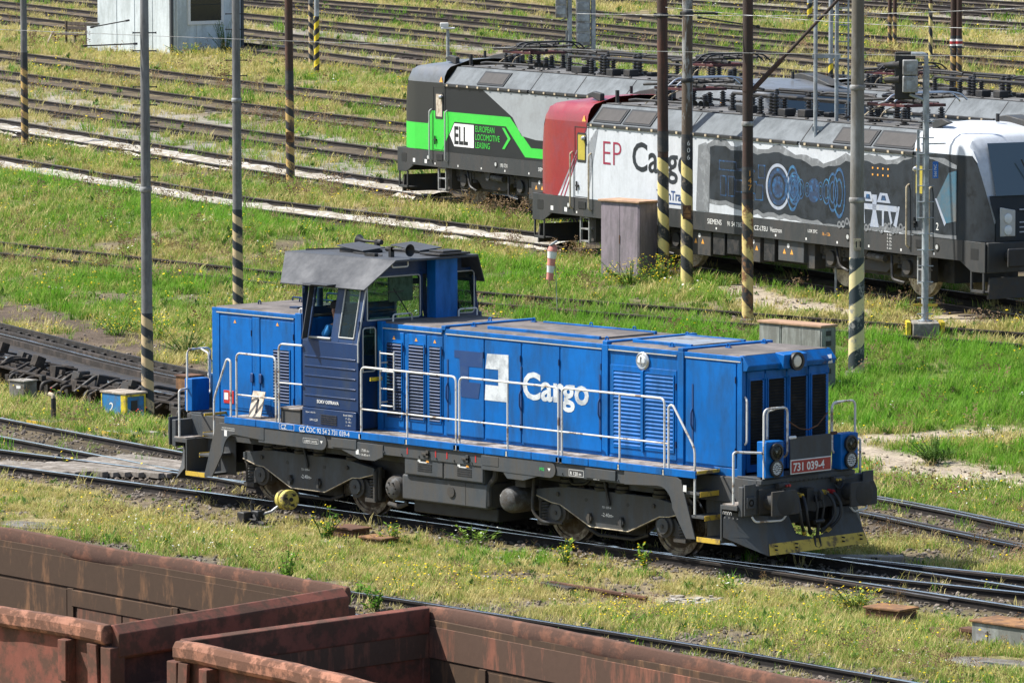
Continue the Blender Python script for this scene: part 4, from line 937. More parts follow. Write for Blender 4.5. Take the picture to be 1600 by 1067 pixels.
# cab furniture
lp('control_desk', MB().box(-2.45, -2.10, -1.2, -.1, 2.7, 3.02).box(-2.42, -2.2, -.95, -.6, 3.02, 3.25), 'interior_dark', .03)
lp('desk_paper', MB().box(-2.21, -2.19, -.98, -.55, 3.04, 3.30), 'print_white', 0)
lp('sun_blind', MB().box(-2.14, -2.12, -.62, -.1, 3.55, 3.98), 'sign_board', 0)
lp('driver_seat', MB().box(-3.25, -2.8, -1.15, -.7, 1.95, 2.05).box(-3.32, -3.22, -1.15, -.7, 2.0, 2.75).cyl((-3.0, -.92, 1.5), (-3.0, -.92, 1.95), .06), 'interior_dark', .03)
# cab lettering
text('SOKV OSTRAVA', .075, 'print_white', LO, on_y(-3.05, -1.4135, 1.865), bold=.002)
text('DPV-CZP', .05, 'print_white', LO, on_y(-3.20, -1.4425, 1.56))
text('Výkon 1-600 kW', .035, 'print_white', LO, on_y(-3.30, -1.4425, 1.69))
for i, t in enumerate(('Brzda DAKO', 'P - 52 t', 'G - 49 t', 'r - 44 t')): text(t, .042, 'print_white', LO, on_y(-2.36 if i == 0 else -2.30, -1.4425, 1.70-.055*i))
b = MB()
for z in np.arange(1.53, 1.70, .035): b.box(-2.92, -2.52, -1.452, -1.438, z, z+.014)
lp('vent_grille', b, 'black', 0)
lp('step_box', MB().box(-3.96, -3.46, -1.42, -1.0, 1.47, 1.70), 'frame_grey', .01)
lp('step_box_top', MB().box(-3.99, -3.44, -1.44, -.98, 1.70, 1.725), 'tread', .004)
lp('warning_label', MB().box(-1.862, -1.84, -1.30, -1.04, 2.30, 2.36), 'yellow_clean', 0)
nb = lp('number_board', MB().add([(-4.93, -1.30, 1.48), (-4.62, -1.30, 1.48), (-4.70, -1.12, 1.90), (-5.01, -1.12, 1.90), (-4.93, -1.285, 1.48), (-4.62, -1.285, 1.48), (-4.70, -1.105, 1.90), (-5.01, -1.105, 1.90)], [(0, 1, 2, 3), (7, 6, 5, 4), (0, 4, 5, 1), (1, 5, 6, 2), (2, 6, 7, 3), (3, 7, 4, 0)]), 'sign_board', 0)
bv = Vector((-.08, .18, .42)).normalized(); bn = Vector((1, 0, 0)).cross(bv).normalized(); bo_ = Vector((-4.93, -1.30, 1.48))+bv*.09+Vector((.09, 0, 0))+bn*.004
text('1', .34, 'print_black', nb, Matrix(((1, bv.x, bn.x, bo_.x), (0, bv.y, bn.y, bo_.y), (0, bv.z, bn.z, bo_.z), (0, 0, 0, 1))), bold=.008)
# sill lettering
ys_ = -1.5065
text('CZ', .105, 'print_white', LO, on_y(-3.86, ys_, 1.378), bold=.0)
b = MB()
for x0, x1, z0, z1 in ((-3.90, -3.52, 1.366, 1.371), (-3.90, -3.52, 1.462, 1.467), (-3.90, -3.895, 1.366, 1.467), (-3.525, -3.52, 1.366, 1.467)): b.box(x0, x1, ys_-.001, ys_, z0, z1)
b.build('lettering', 'print_white', LO)
text('CZ ČDC 92 54 2 731 039-4', .118, 'print_white', LO, on_y(-3.40, ys_, 1.375), sx=.93)
MB().box(-3.39, -3.26, ys_-.001, ys_, 1.364, 1.369).build('lettering', 'print_white', LO)
yt = -1.495
text('DEPO OSTRAVA CD', .05, 'print_white', LO, on_y(-4.75, yt, 1.21)); text('PREVENTIVNI PROHLIDKA', .028, 'print_white', LO, on_y(-5.38, -1.503, 1.27)); text('NEZVEDAT ZA NARAZNIKY', .028, 'print_white', LO, on_y(-5.40, -1.503, 1.235))
text('LIBMV 34 MJ', .06, 'print_white', LO, on_y(-3.28, yt, 1.20))
b = MB(); z0, z1, x0, x1 = 1.185, 1.265, -3.31, -2.93
for a in ((x0, x1, z0, z0+.004), (x0, x1, z1, z1+.004), (x0, x0+.004, z0, z1), (x1, x1+.004, z0, z1)): b.box(a[0], a[1], yt-.001, yt, a[2], a[3])
z0, z1, x0, x1 = 1.17, 1.27, 3.05, 3.38
for a in ((x0, x1, z0, z0+.006), (x0, x1, z1, z1+.006), (x0, x0+.006, z0, z1), (x1, x1+.006, z0, z1)): b.box(a[0], a[1], -1.4945, -1.4935, a[2], a[3])
b.build('lettering', 'print_white', LO)
text('R 120 m', .075, 'print_white', LO, on_y(3.075, -1.4935, 1.19), bold=.001)
b = MB()
for i in range(6):
    a = math.radians(15+30*i); c_ = (3.70, 1.215); b.add([(c_[0]+math.cos(a)*.045-.008, -1.4935, c_[1]+math.sin(a)*.045), (c_[0]+math.cos(a)*.045+.008, -1.4935, c_[1]+math.sin(a)*.045), (c_[0]+math.cos(a)*.11+.008, -1.4935, c_[1]+math.sin(a)*.11), (c_[0]+math.cos(a)*.11-.008, -1.4935, c_[1]+math.sin(a)*.11)], [(0, 1, 2, 3)])
b.build('lettering', 'print_white', LO, 0, False)
text('300 m', .055, 'print_white', LO, on_y(3.60, -1.4935, 1.155))
text('-7.00 m-', .062, 'print_white', LO, on_y(-1.88, -1.487, 1.155)); text('⊢14.40 m⊣', .055, 'print_white', LO, on_y(-1.92, -1.487, 1.085))
text('MG', .07, 'print_green', LO, on_y(2.38, -1.4935, 1.20), bold=.003)
for x in (-2.0, 1.92): MB().box(x, x+.07, -1.488, -1.4865, 1.10, 1.18).build('lettering', 'print_white', LO)
for x in (-5.32, 5.60): MB().box(x, x+.07, -1.504, -1.5015, 1.14, 1.24).build('lettering', 'print_white', LO)
for x in (-2.85, 2.60): MB().prism([(x-.035, 1.25), (x+.035, 1.25), (x, 1.20)], 'y', -1.4945, -1.4935).build('lettering', 'print_white', LO)
# --- handrails (near and far side)
HR = 'rail_white'
def hrail(b, pts, r=.0185): b.tube(pts, r, 8, .10); return b
for s in (-1, 1):
    y = s*1.47
    for x0, xm, x1 in ((-1.88, -.76, .41), (.49, 1.62, 2.79), (2.87, 4.17, 5.16)):
        b = hrail(MB(), [(x0, y, 1.42), (x0, y, 2.545), (x1, y, 2.545), (x1, y, 1.42)]); b.tube([(xm, y, 1.42), (xm, y, 2.54)], .0165, 8).tube([(x0, y, 1.85), (x1+.07, y, 1.85)], .0145, 8)
        for x in (x0, xm, x1): b.box(x-.03, x+.03, y-.035, y+.035, 1.36, 1.44)
        lp('handrail', b, HR, 0)
    b = hrail(MB(), [(-5.03, y, 1.42), (-5.03, y, 2.56), (-4.02, y, 2.56), (-4.02, y, 1.42)]); b.tube([(-5.03, y, 1.86), (-4.02, y, 1.86)], .0145, 8); lp('handrail', b, HR, 0)
    b = hrail(MB(), [(-3.94, y, 1.42), (-3.94, y, 2.79), (-3.40, y*.97, 2.79)]); b.tube([(-3.94, y, 2.14), (-3.40, y*.97, 2.14)], .0145, 8); lp('handrail', b, HR, 0)
    # sloping rails at the stairs
    lp('stair_rail', hrail(MB(), [(5.25, y, 1.42), (5.25, y, 2.44), (5.34, y, 2.46), (5.82, y, 1.82), (5.82, y, .80)]), HR, 0)
    lp('stair_rail', hrail(MB(), [(-5.18, y, 1.42), (-5.18, y, 2.42), (-5.28, y, 2.45), (-5.62, y, 1.75), (-5.62, y, .80)]), HR, 0)
lad = MB()
for x in (-1.76, -1.42): lad.tube([(x, -1.16, 1.85), (x, -1.16, 2.80)], .015, 6)
for z in (1.90, 2.18, 2.47, 2.76): lad.tube([(-1.76, -1.16, z), (-1.42, -1.16, z)], .013, 6)
lad.tube([(-1.76, -1.16, 1.95), (-1.76, -.98, 1.95)], .012, 6).tube([(-1.76, -1.16, 2.6), (-1.76, -.98, 2.6)], .012, 6)
lp('ladder', lad, HR, 0)
# --- end stairs and platforms (both ends; e=+1 is the right end in view)
for e in (1, -1):
    for s in (-1, 1):
        ya, yb = sorted((s*1.47, s*.98))
        for k, (x, z) in enumerate(((5.92, 1.14), (6.02, .78))):
            st_ = lp('stair_tread', MB().box(min(e*(x-.32), e*x), max(e*(x-.32), e*x), ya, yb, z-.04, z), 'frame_grey', .004)
            MB().box(min(e*x, e*(x+.012)), max(e*x, e*(x+.012)), ya+.01, yb-.01, z-.065, z+.012).build('nosing', 'yellow', st_)
        st_ = lp('stair_tread', MB().box(min(e*5.84, e*6.38), max(e*5.84, e*6.38), ya, yb, .40, .44), 'frame_grey', .004)
        MB().box(min(e*5.87, e*6.37), max(e*5.87, e*6.37), s*1.475-.008, s*1.475+.008, .385, .46).build('nosing', 'yellow', st_)
        lp('stair_back', MB().box(min(e*5.62, e*6.36), max(e*5.62, e*6.36), s*.985-.012, s*.985+.012, .40, 1.38), 'frame_grey', .004)
        lp('walkway_nosing', MB().box(min(e*5.872, e*5.888), max(e*5.872, e*5.888), ya, yb, 1.43, 1.475), 'yellow', 0)
        lp('end_box', MB().box(min(e*6.38, e*6.72), max(e*6.38, e*6.72), *sorted((s*1.46, s*.92)), .93, 1.0).box(min(e*6.36, e*6.39), max(e*6.36, e*6.39), *sorted((s*1.46, s*.95)), .42, 1.0), 'frame_grey', .006)
        lp('platform_tread', MB().box(min(e*6.40, e*6.70), max(e*6.40, e*6.70), *sorted((s*1.45, s*1.0)), 1.0, 1.02), 'tread', .003)
    lp('platform', MB().box(min(e*6.30, e*6.80), max(e*6.30, e*6.80), -1.03, 1.03, 1.372, 1.405), 'frame_grey', .006)
    lp('headstock', MB().box(min(e*6.70, e*6.80), max(e*6.70, e*6.80), -1.42, 1.42, .84, 1.30).box(min(e*6.72, e*6.84), max(e*6.72, e*6.84), -1.05, 1.05, 1.30, 1.38), 'frame_grey', .012)
    b = MB()
    for y in np.arange(-.6, .62, .1): b.cyl((e*6.84, y, 1.31), (e*6.85, y, 1.31), .016, n=6)
    tag(lp('rivets', b, 'under_grey', 0), kind='stuff')
    for s in (-1, 1):      # buffers
        lp('buffer_casing', MB().box(min(e*6.80, e*6.84), max(e*6.80, e*6.84), s*.875-.22, s*.875+.22, .86, 1.24).cyl((e*6.80, s*.875, 1.05), (e*7.02, s*.875, 1.05), .135, n=20), 'under_grey', .006)
        lp('buffer_stem', MB().cyl((e*7.0, s*.875, 1.05), (e*7.16, s*.875, 1.05), .105, n=20), 'black', 0)
        yo = s*.875
        pl2 = [(yo-.30, 1.20), (yo+.30, 1.20), (yo+.30, .99), (yo+.20, .87), (yo-.20, .87), (yo-.30, .99)]
        if e == 1: pl2 = [(yo-.30, .86), (yo-.30, 1.24), (yo+.22, 1.24), (yo+.30, 1.10), (yo+.30, .86)]
        hd = lp('buffer_head', MB().prism(pl2, 'x', e*7.16, e*7.20), 'under_grey', .012)
        MB().lathe([(.20, 0), (.17, .008), (.02, .010)], (e*7.20, yo, 1.05), (e, 0, 0), 20).build('worn_disc', 'black', hd)
        # corner plates with the round eye, and the signal lamps
        cpn = lp('corner_plate', MB().box(min(e*6.84, e*6.87), max(e*6.84, e*6.87), *sorted((s*1.20, s*1.44)), .86, 1.34), 'frame_grey', .008)
        MB().lathe([(.055, 0), (.055, .03), (.035, .03), (.03, .0)], (e*6.87, s*1.33, 1.06), (e, 0, 0), 16).build('eye', 'rust', cpn)
        MB().box(min(e*6.87, e*6.90), max(e*6.87, e*6.90), *sorted((s*1.23, s*1.42)), .97, 1.15).build('lug', 'frame_grey', cpn, .006)
        lb_ = lp('lamp_box', MB().box(min(e*6.72, e*6.92), max(e*6.72, e*6.92), *sorted((s*.64, s*1.03)), 1.415, 1.97), 'loco_blue', .012)
        for z, led in ((1.81, 0), (1.555, 1)):
            MB().lathe([(.125, 0), (.135, .02), (.135, .05), (.105, .055), (.10, .03)], (e*6.92, s*.835, z), (e, 0, 0), 24).build('lamp_rim', 'rubber', lb_)
            if led:
                c = MB()
                for rr, nn_ in ((.0, 1), (.035, 6), (.068, 12), (.09, 16)):
                    for i in range(nn_):
                        a = 2*math.pi*i/max(1, nn_); c.cyl((e*6.945, s*.835+rr*math.cos(a), z+rr*math.sin(a)), (e*6.965, s*.835+rr*math.cos(a), z+rr*math.sin(a)), .0125, n=6)
                c.build('led_cluster', 'led', lb_); MB().cyl((e*6.93, s*.835, z), (e*6.945, s*.835, z), .10, n=20).build('lamp_back', 'black', lb_)
            else:
                MB().lathe([(.10, .03), (.06, .005), (.02, 0)], (e*6.92, s*.835, z), (e, 0, 0), 20).build('reflector', 'mirror', lb_)
                MB().lathe([(.10, .045), (.06, .06), (.01, .066)], (e*6.92, s*.835, z), (e, 0, 0), 20).build('lens', 'lamp_glass', lb_)
                MB().lathe([(.026, .02), (.02, .04), (.004, .045)], (e*6.92, s*.835, z), (e, 0, 0), 10).build('bulb', 'print_white', lb_)
        # front handrails
        b = hrail(MB(), [(e*6.86, s*1.02, 1.40), (e*6.86, s*1.02, 2.47), (e*6.86, s*.50, 2.47), (e*6.86, s*.50, 1.72), (e*6.80, s*.60, 1.68)]); b.tube([(e*6.64, s*.72, 1.97), (e*6.64, s*.72, 2.40), (e*6.84, s*.72, 2.46)], .0165, 8, .06)
        lp('end_rail', b, HR, 0)
        lp('end_rail', hrail(MB(), [(e*6.60, s*1.42, 1.02), (e*6.60, s*1.42, 1.80), (e*6.60, s*1.38, 1.82), (e*6.84, s*1.04, 1.80)]), HR, 0)
        lp('step_bar', MB().tube([(e*6.86, s*1.28, .84), (e*6.90, s*1.25, .76), (e*7.05, s*.80, .76), (e*7.05, s*.72, .84)], .016, 8, .06), HR, 0)
    # crossing board between the lamps with the number plate
    bd_ = lp('end_board', MB().box(min(e*6.90, e*6.925), max(e*6.90, e*6.925), -.50, .42, 1.42, 2.0), 'frame_grey', .008)
    if e == 1:
        MB().box(6.926, 6.938, -.505, .40, 1.435, 1.655).build('number_plate_border', 'print_white', bd_)
        MB().box(6.9385, 6.942, -.49, .385, 1.45, 1.64).build('number_plate', 'plate_red', bd_)
        text('731 039-4', .175, 'print_white', bd_, on_x(6.9435, -.455, 1.482), bold=.004, sx=.975)
    lp('chain', MB().tube([(e*6.86, -.50, 2.26), (e*6.88, -.25, 2.12), (e*6.88, -.05, 2.09), (e*6.88, .15, 2.14), (e*6.86, .40, 2.32)], .010, 6), 'rust', 0)
    for s, c in ((-1, 'print_white'), (1, 'rust')): lp('board_hinge', MB().cyl((e*6.915, s*.46-.04, 2.0), (e*6.915, s*.46+.08, 2.0), .025, n=8), c, 0)
    # snow plough: yellow edged blade with swept back wings
    x1_ = 7.06
    bl = MB()
    for s in (-1, 1):
        P_ = [(e*x1_, s*.04, .24), (e*x1_, s*1.12, .24), (e*6.98, s*1.06, .50), (e*6.88, s*.95, .82), (e*6.88, s*.52, .84), (e*6.95, s*.40, .52), (e*7.0, s*.04, .42)]
        bl.add(P_+[(p[0]-e*.02, p[1], p[2]) for p in P_], [(0, 1, 2, 3, 4, 5, 6), (13, 12, 11, 10, 9, 8, 7)]+[(i, (i+1) % 7, 7+(i+1) % 7, 7+i) for i in range(7)])
        W_ = [(e*x1_, s*1.12, .24), (e*6.42, s*1.46, .50), (e*6.42, s*1.46, .80), (e*6.50, s*1.42, .90), (e*6.88, s*.95, .82), (e*6.98, s*1.06, .50)]
        bl.add(W_+[(p[0], p[1]-s*.02, p[2]-.004) for p in W_], [(0, 1, 2, 3, 4, 5), (11, 10, 9, 8, 7, 6)]+[(i, (i+1) % 6, 6+(i+1) % 6, 6+i) for i in range(6)])
    o = lp('snow_plough', bl, 'frame_grey', 0)
    ye = MB()
    ye.add([(e*(x1_+.012), -1.10, .245), (e*(x1_+.012), 1.10, .245), (e*(x1_-.05), 1.06, .415), (e*(x1_-.05), -1.06, .415)], [(0, 1, 2, 3)])
    ye.build('plough_edge', 'yellow', o, 0, False)
    bo = MB()
    for y in (-.95, -.5, .55, .95):
        for z in (.32, .38): bo.cyl((e*(x1_-.02), y, z), (e*(x1_+.03), y, z), .014, n=6)
    bo.build('bolts', 'black', o)
    # coupling, hoses
    lp('coupling_hook', MB().prism([(6.84, .98), (7.02, .98), (7.12, 1.02), (7.14, 1.12), (7.08, 1.18), (7.04, 1.12), (7.06, 1.06), (6.98, 1.08), (6.84, 1.10)] if e == 1 else [(-6.84, .98), (-7.02, .98), (-7.12, 1.02), (-7.14, 1.12), (-7.08, 1.18), (-7.04, 1.12), (-7.06, 1.06), (-6.98, 1.08), (-6.84, 1.10)], 'y', -.03, .03), 'black', .01)
    sc = MB()
    for y in (-.06, .06): sc.tube([(e*7.05, y, 1.08), (e*7.10, y*1.2, .9), (e*7.06, y*1.1, .68)], .018, 6)
    sc.cyl((e*7.06, -.10, .68), (e*7.06, .10, .68), .035).cyl((e*7.06, 0, .68), (e*7.02, 0, .42), .028).tube([(e*7.02, -.05, .46), (e*7.04, -.06, .30), (e*7.05, 0, .26), (e*7.04, .06, .30), (e*7.02, .05, .46)], .018, 6)
    sc.cyl((e*6.86, .0, .98), (e*6.96, 0, .98), .16, n=14).box(min(e*6.84, e*7.0), max(e*6.84, e*7.0), -.2, -.05, .85, 1.2)
    lp('screw_coupling', sc, 'black', 0)
    for s in (-1, 1):
        for k, dy in enumerate((.28, .42)):
            h_ = lp('brake_hose', MB().tube([(e*6.85, s*dy, 1.10), (e*7.0, s*dy, 1.08), (e*7.10, s*(dy+.05), .90), (e*7.10, s*(dy+.02), .70), (e*7.02, s*(dy-.12), .55)], .026, 8, .12), 'rubber', 0)
            MB().cyl((e*6.86, s*dy, 1.10), (e*6.98, s*dy, 1.09), .035, n=8).build('hose_cock', 'plate_red' if k else 'yellow', h_)
            MB().cyl((e*7.02, s*(dy-.12), .55), (e*6.99, s*(dy-.17), .50), .036, n=8).build('hose_end', 'yellow' if k else 'black', h_)
        lp('brake_hose', MB().tube([(e*6.86, s*.55, 1.20), (e*6.95, s*.60, 1.10), (e*6.92, s*.70, 1.22)], .015, 6, .06), 'rubber', 0)
        lp('hose_box', MB().cyl((e*6.88, s*.50, 1.27), (e*6.88, s*.74, 1.27), .045, n=10), 'reservoir', 0); lp('hose_box_knob', MB().cyl((e*6.93, s*.54, 1.27), (e*6.96, s*.54, 1.27), .022, n=8).cyl((e*6.93, s*.60, 1.27), (e*6.96, s*.60, 1.27), .018, n=8), 'red' if s == -1 else 'yellow', 0)
lp('data_panel', MB().box(6.56, 6.565, -1.19, -1.18, 1.0, 1.3), 'frame_grey', 0)
text('∩∩∩∩\n▫▫▫▫', .07, 'print_white', LO, on_y(6.42, -1.468, .86))
# --- underfloor: battery boxes, tank, reservoirs
bx_ = lp('battery_box', MB().box(-.86, 1.04, -1.44, -.7, .86, 1.34).box(-.86, 1.04, .7, 1.44, .86, 1.34), 'frame_grey', .01)
for x0, x1 in ((-.85, .08), (.10, 1.03)):
    d = MB().box(x0+.01, x1-.01, -1.455, -1.44, .88, 1.33).build('box_door', 'frame_grey', bx_, .006)
for i, x0 in enumerate((-.85, .10)):
    b = MB()
    for z in (.95, .985, 1.02, 1.055): b.box(x0+.32, x0+.66, -1.462, -1.455, z, z+.016)
    b.build('vent_slots', 'black', bx_)
    MB().box(x0+.36, x0+.54, -1.46, -1.4555, 1.085, 1.10).box(x0+.33, x0+.39, -1.46, -1.4555, 1.10, 1.17).build('label_plate', 'print_white', bx_)
    MB().prism([(x0+.52, 1.10), (x0+.60, 1.10), (x0+.56, 1.17)], 'y', -1.459, -1.4565).build('warning_triangle', 'orange', bx_)
    MB().box(x0+.45, x0+.62, -1.50, -1.455, 1.215, 1.255).box(x0+.56, x0+.62, -1.50, -1.455, 1.18, 1.30).build('latch', 'under_grey', bx_, .005)
    for xx in (x0+.08, x0+.76): MB().box(xx, xx+.025, -1.475, -1.455, 1.20, 1.31).build('latch', 'red', bx_)
lp('fuel_tank', MB().box(-.97, 1.06, -1.40, 1.40, .44, .855), 'frame_grey', .03)
lp('tank_belly', MB().box(-.9, 1.1, -1.2, 1.2, .22, .44), 'black', .02)
lp('tank_flange', MB().cyl((.22, -1.40, .66), (.22, -1.42, .66), .085, n=16).box(.55, .556, -1.404, -1.40, .46, .84), 'under_grey', 0)
for x, z, m_ in ((-1.20, .60, 'reservoir'), (1.53, .64, 'reservoir')):
    a = lp('air_reservoir', MB().lathe([(.02, -1.44), (.12, -1.43), (.18, -1.39), (.215, -1.30), (.22, -1.2), (.22, 1.2), (.2, 1.4), (.02, 1.42)], (x, 0, z), (0, 1, 0), 22), m_, 0)
    if x < 0:
        c = MB()
        for i in range(6): c.cyl((x+.1*math.cos(i*1.047), -1.425, z+.1*math.sin(i*1.047)), (x+.1*math.cos(i*1.047), -1.455, z+.1*math.sin(i*1.047)), .014, n=6)
        c.build('bolts', 'black', a)
    else: text('CZ AIR 9', .05, 'print_white', a, on_y(x-.14, -1.425, z+.05))
lp('pipework', MB().tube([(1.18, -1.30, 1.15), (1.18, -1.32, .95), (1.05, -1.34, .85), (1.05, -1.34, .5)], .05, 8, .1).tube([(1.95, -1.2, 1.1), (1.95, -1.25, .5), (2.1, -1.2, .33), (2.5, -1.1, .33)], .025, 8, .1).box(1.62, 1.85, -1.3, -1.0, .86, 1.02).tube([(-1.5, -1.2, .3), (-1.2, -1.25, .28), (-1.05, -1.2, .35)], .04, 8, .05), 'under_grey', 0)
for q in ((-2.3, 2.3, -.85, .85, .5, 1.1), (-6.5, -5.4, -.8, .8, .6, 1.1), (5.4, 6.5, -.8, .8, .6, 1.1)): lp('underfloor_block', MB().box(*q), 'black', 0)
# --- bogies
def bogie(cx):
    bg_ = []
    prof = [(-1.66, .84), (-1.66, .73), (-1.32, .645), (-1.12, .63), (-.43, .335), (.43, .335), (1.12, .63), (1.32, .645), (1.66, .73), (1.66, .84), (1.0, .93), (-1.0, .93)]
    for s in (-1, 1):
        f_ = lp('bogie_frame', MB().prism([(cx+x, z) for x, z in prof], 'y', s*1.14, s*1.04), 'frame_grey', .006)
        st_ = MB(); ed = prof[1:9]
        for a, c in zip(ed[:-1], ed[1:]): st_.tube([(cx+a[0], s*1.142, a[1]+.006), (cx+c[0], s*1.142, c[1]+.006)], .009, 6)
        st_.build('frame_edge', 'cream', f_)
        h_ = MB()
        for x in (-.52, .42): h_.cyl((cx+x, s*1.139, .76), (cx+x, s*1.144, .76), .032, n=12)
        h_.build('frame_hole', 'print_black', f_)
        for x in (-.42, .30):
            MB().box(cx+x-.02, cx+x+.03, min(s*1.14, s*1.20), max(s*1.14, s*1.20), .40, .56).cyl((cx+x, s*1.14, .48), (cx+x, s*1.19, .48), .06, n=12).build('frame_bracket', 'under_grey', f_)
        for x in (-1.16, 1.0): MB().cyl((cx+x, s*1.14, .80), (cx+x, s*1.17, .80), .035, n=8).build('frame_boss', 'under_grey', f_)
        if s == -1:
            text('-2.40m-', .085, 'print_white', f_, on_y(cx-.17, -1.1425, .53), bold=.001); text('731 039-4', .05, 'print_white', f_, on_y(cx-.16, -1.1425, .66))
            MB().box(cx-.02, cx+.01, -1.145, -1.14, .72, .76).build('lettering', 'print_white', f_)
        for x in (-1.2, 1.2):
            sx_ = 1 if x > 0 else -1
            ab = lp('axle_box', MB().cyl((cx+x, s*.92, .50), (cx+x, s*1.12, .50), .19, n=20).prism([(cx+x-.20, .40), (cx+x+.24*sx_+.2, .30), (cx+x+.20, .62), (cx+x-.20, .62)] if sx_ > 0 else [(cx+x-.44, .30), (cx+x+.20, .40), (cx+x+.20, .62), (cx+x-.20, .62)], 'y', s*.95, s*1.07), 'under_grey', .006)
            MB().cyl((cx+x, s*1.12, .50), (cx+x, s*1.16, .50), .125, n=18).build('cap', 'frame_grey', ab); MB().cyl((cx+x, s*1.16, .50), (cx+x, s*1.18, .50), .03, n=8).build('plug', 'under_grey', ab)
            xs2 = cx+x+.34*sx_; co = [(xs2+.085*math.cos(t*2.2), s*1.0+.085*math.sin(t*2.2), .34+.30*t/18) for t in np.linspace(0, 18, 80)]
            sp_ = lp('coil_spring', MB().tube(co, .021, 6), 'under_grey', 0)
            MB().box(xs2-.13, xs2+.13, s*1.0-.12, s*1.0+.12, .27, .335).box(xs2-.11, xs2+.11, s*1.0-.11, s*1.0+.11, .66, .80).cyl((xs2+.13*sx_, s*1.02, .3), (xs2+.13*sx_, s*1.02, .85), .04, n=10).build('spring_seat', 'under_grey', sp_)
        for x in (-1.05, -.25, .22, 1.05):
            lp('rubber_mount', MB().lathe([(.16, 0), (.17, .05), (.15, .07), (.155, .12), (.13, .14), (.135, .19), (.1, .21)], (cx+x, s*1.0, .92), (0, 0, 1), 16), 'rubber', 0)
        lp('damper', MB().cyl((cx+.02, s*1.16, .72), (cx-.1, s*1.16, 1.12), .02, n=8).cyl((cx+.05, s*1.18, .75), (cx-.07, s*1.18, 1.12), .012, n=6), 'black', 0)
        lp('brake_hose', MB().tube([(cx-.95, s*1.1, 1.1), (cx-.8, s*1.18, .98), (cx-.5, s*1.16, 1.02), (cx-.45, s*1.1, 1.1)], .025, 6, .1), 'rubber', 0)
        lp('brake_gear', MB().box(cx-.3, cx+.3, s*.6, s*.62, .2, .5).tube([(cx-.7, s*.95, .30), (cx-.4, s*.98, .20), (cx+.4, s*.98, .20), (cx+.7, s*.95, .30)], .03, 6), 'black', 0)
    for x in (-1.2, 1.2):
        for s in (-1, 1):
            w = lp('wheel', MB().lathe([(.05, s*.68), (.40, s*.69), (.43, s*.72), (.43, s*.78), (.38, s*.79), (.15, s*.82), (.05, s*.86)], (cx+x, 0, .50), (0, 1, 0), 36), 'wheel_steel', 0)
            MB().lathe([(.425, s*.675), (.525, s*.68), (.528, s*.705), (.502, s*.715), (.497, s*.81), (.43, s*.81), (.425, s*.79)], (cx+x, 0, .50), (0, 1, 0), 48).build('tyre', 'tyre', w)
        lp('axle', MB().cyl((cx+x, -.95, .5), (cx+x, .95, .5), .08, n=12), 'wheel_steel', 0)
    lp('bogie_transom', MB().box(cx-.5, cx+.5, -1.04, 1.04, .45, .85).box(cx-1.6, cx+1.6, -.35, .35, .4, .8), 'black', 0)
bogie(-3.6); bogie(3.6)
lp('grease_can', MB().cyl((-1.84, -1.20, .3), (-1.84, -1.20, .8), .04, n=10), 'under_grey', 0)
# --- driver at the open window
PS = thing('person', 'driver in a blue t-shirt and black cap leaning at the open cab window', 'person', (-2.95, -1.02, 2.66))
def skin(name, V, E, R_, mname, parent, sub=2):
    me = bpy.data.meshes.new(name); me.from_pydata(V, E, []); o = bpy.data.objects.new(name, me); COL.objects.link(o); o.parent = parent
    md = o.modifiers.new('s', 'SKIN'); md.use_smooth_shade = True
    for i, r in enumerate(R_):
        o.data.skin_vertices[0].data[i].radius = (r, r) if not isinstance(r, tuple) else r
    o.data.skin_vertices[0].data[0].use_root = True
    s_ = o.modifiers.new('d', 'SUBSURF'); s_.levels = sub; s_.render_levels = sub
    me.materials.append(MAT[mname]); return o
# faces -X (looking back); x forward is negative
V = [(0, 0, 0), (0, 0, .22), (0, 0, .42), (-.02, 0, .52), (-.035, 0, .60), (-.045, 0, .70), (-.045, 0, .80),
     (0, -.19, .44), (-.10, -.27, .20), (-.26, -.24, .10), (-.33, -.22, .10), (0, .19, .44), (-.08, .26, .20), (-.28, .20, .08), (-.35, .18, .08),
     (-.0, -.10, -.06), (-.03, -.11, -.55), (.02, -.11, -1.12), (-.0, .10, -.06), (-.03, .11, -.55), (.02, .11, -1.12)]
E_ = [(0, 1), (1, 2), (2, 3), (3, 4), (4, 5), (5, 6), (2, 7), (7, 8), (8, 9), (9, 10), (2, 11), (11, 12), (12, 13), (13, 14), (0, 15), (15, 16), (16, 17), (0, 18), (18, 19), (19, 20)]
R_ = [.13, .13, .13, .065, .06, .085, .075, .065, .05, .035, .03, .065, .05, .035, .03, .09, .075, .05, .09, .075, .05]
skin('body', V, E_, R_, 'skin', PS)
Vs = [(0, 0, -.02), (0, 0, .22), (0, 0, .43), (0, -.20, .44), (-.07, -.26, .28), (0, .20, .44), (-.06, .26, .28)]
skin('shirt', Vs, [(0, 1), (1, 2), (2, 3), (3, 4), (2, 5), (5, 6)], [.165, .16, .15, .085, .075, .085, .075], 'shirt_blue', PS)
Vt = [(0, 0, -.03), (0, -.10, -.08), (-.03, -.11, -.55), (.02, -.11, -1.08), (0, .10, -.08), (-.03, .11, -.55), (.02, .11, -1.08)]
skin('trousers', Vt, [(0, 1), (1, 2), (2, 3), (0, 4), (4, 5), (5, 6)], [.15, .105, .095, .07, .105, .095, .07], 'trousers', PS)
c = MB().lathe([(.105, 0), (.112, .04), (.098, .09), (.06, .125), (.01, .135)], (-.04, 0, .76), (.12, 0, 1), 18); c.prism([(-.14, -.07), (-.22, -.05), (-.23, .05), (-.14, .07)], 'z', .762, .775); c.build('cap', 'cap_black', PS)
MB().cyl((-.125, 0, .715), (-.155, 0, .70), .017, .010, 8).build('nose', 'skin', PS)
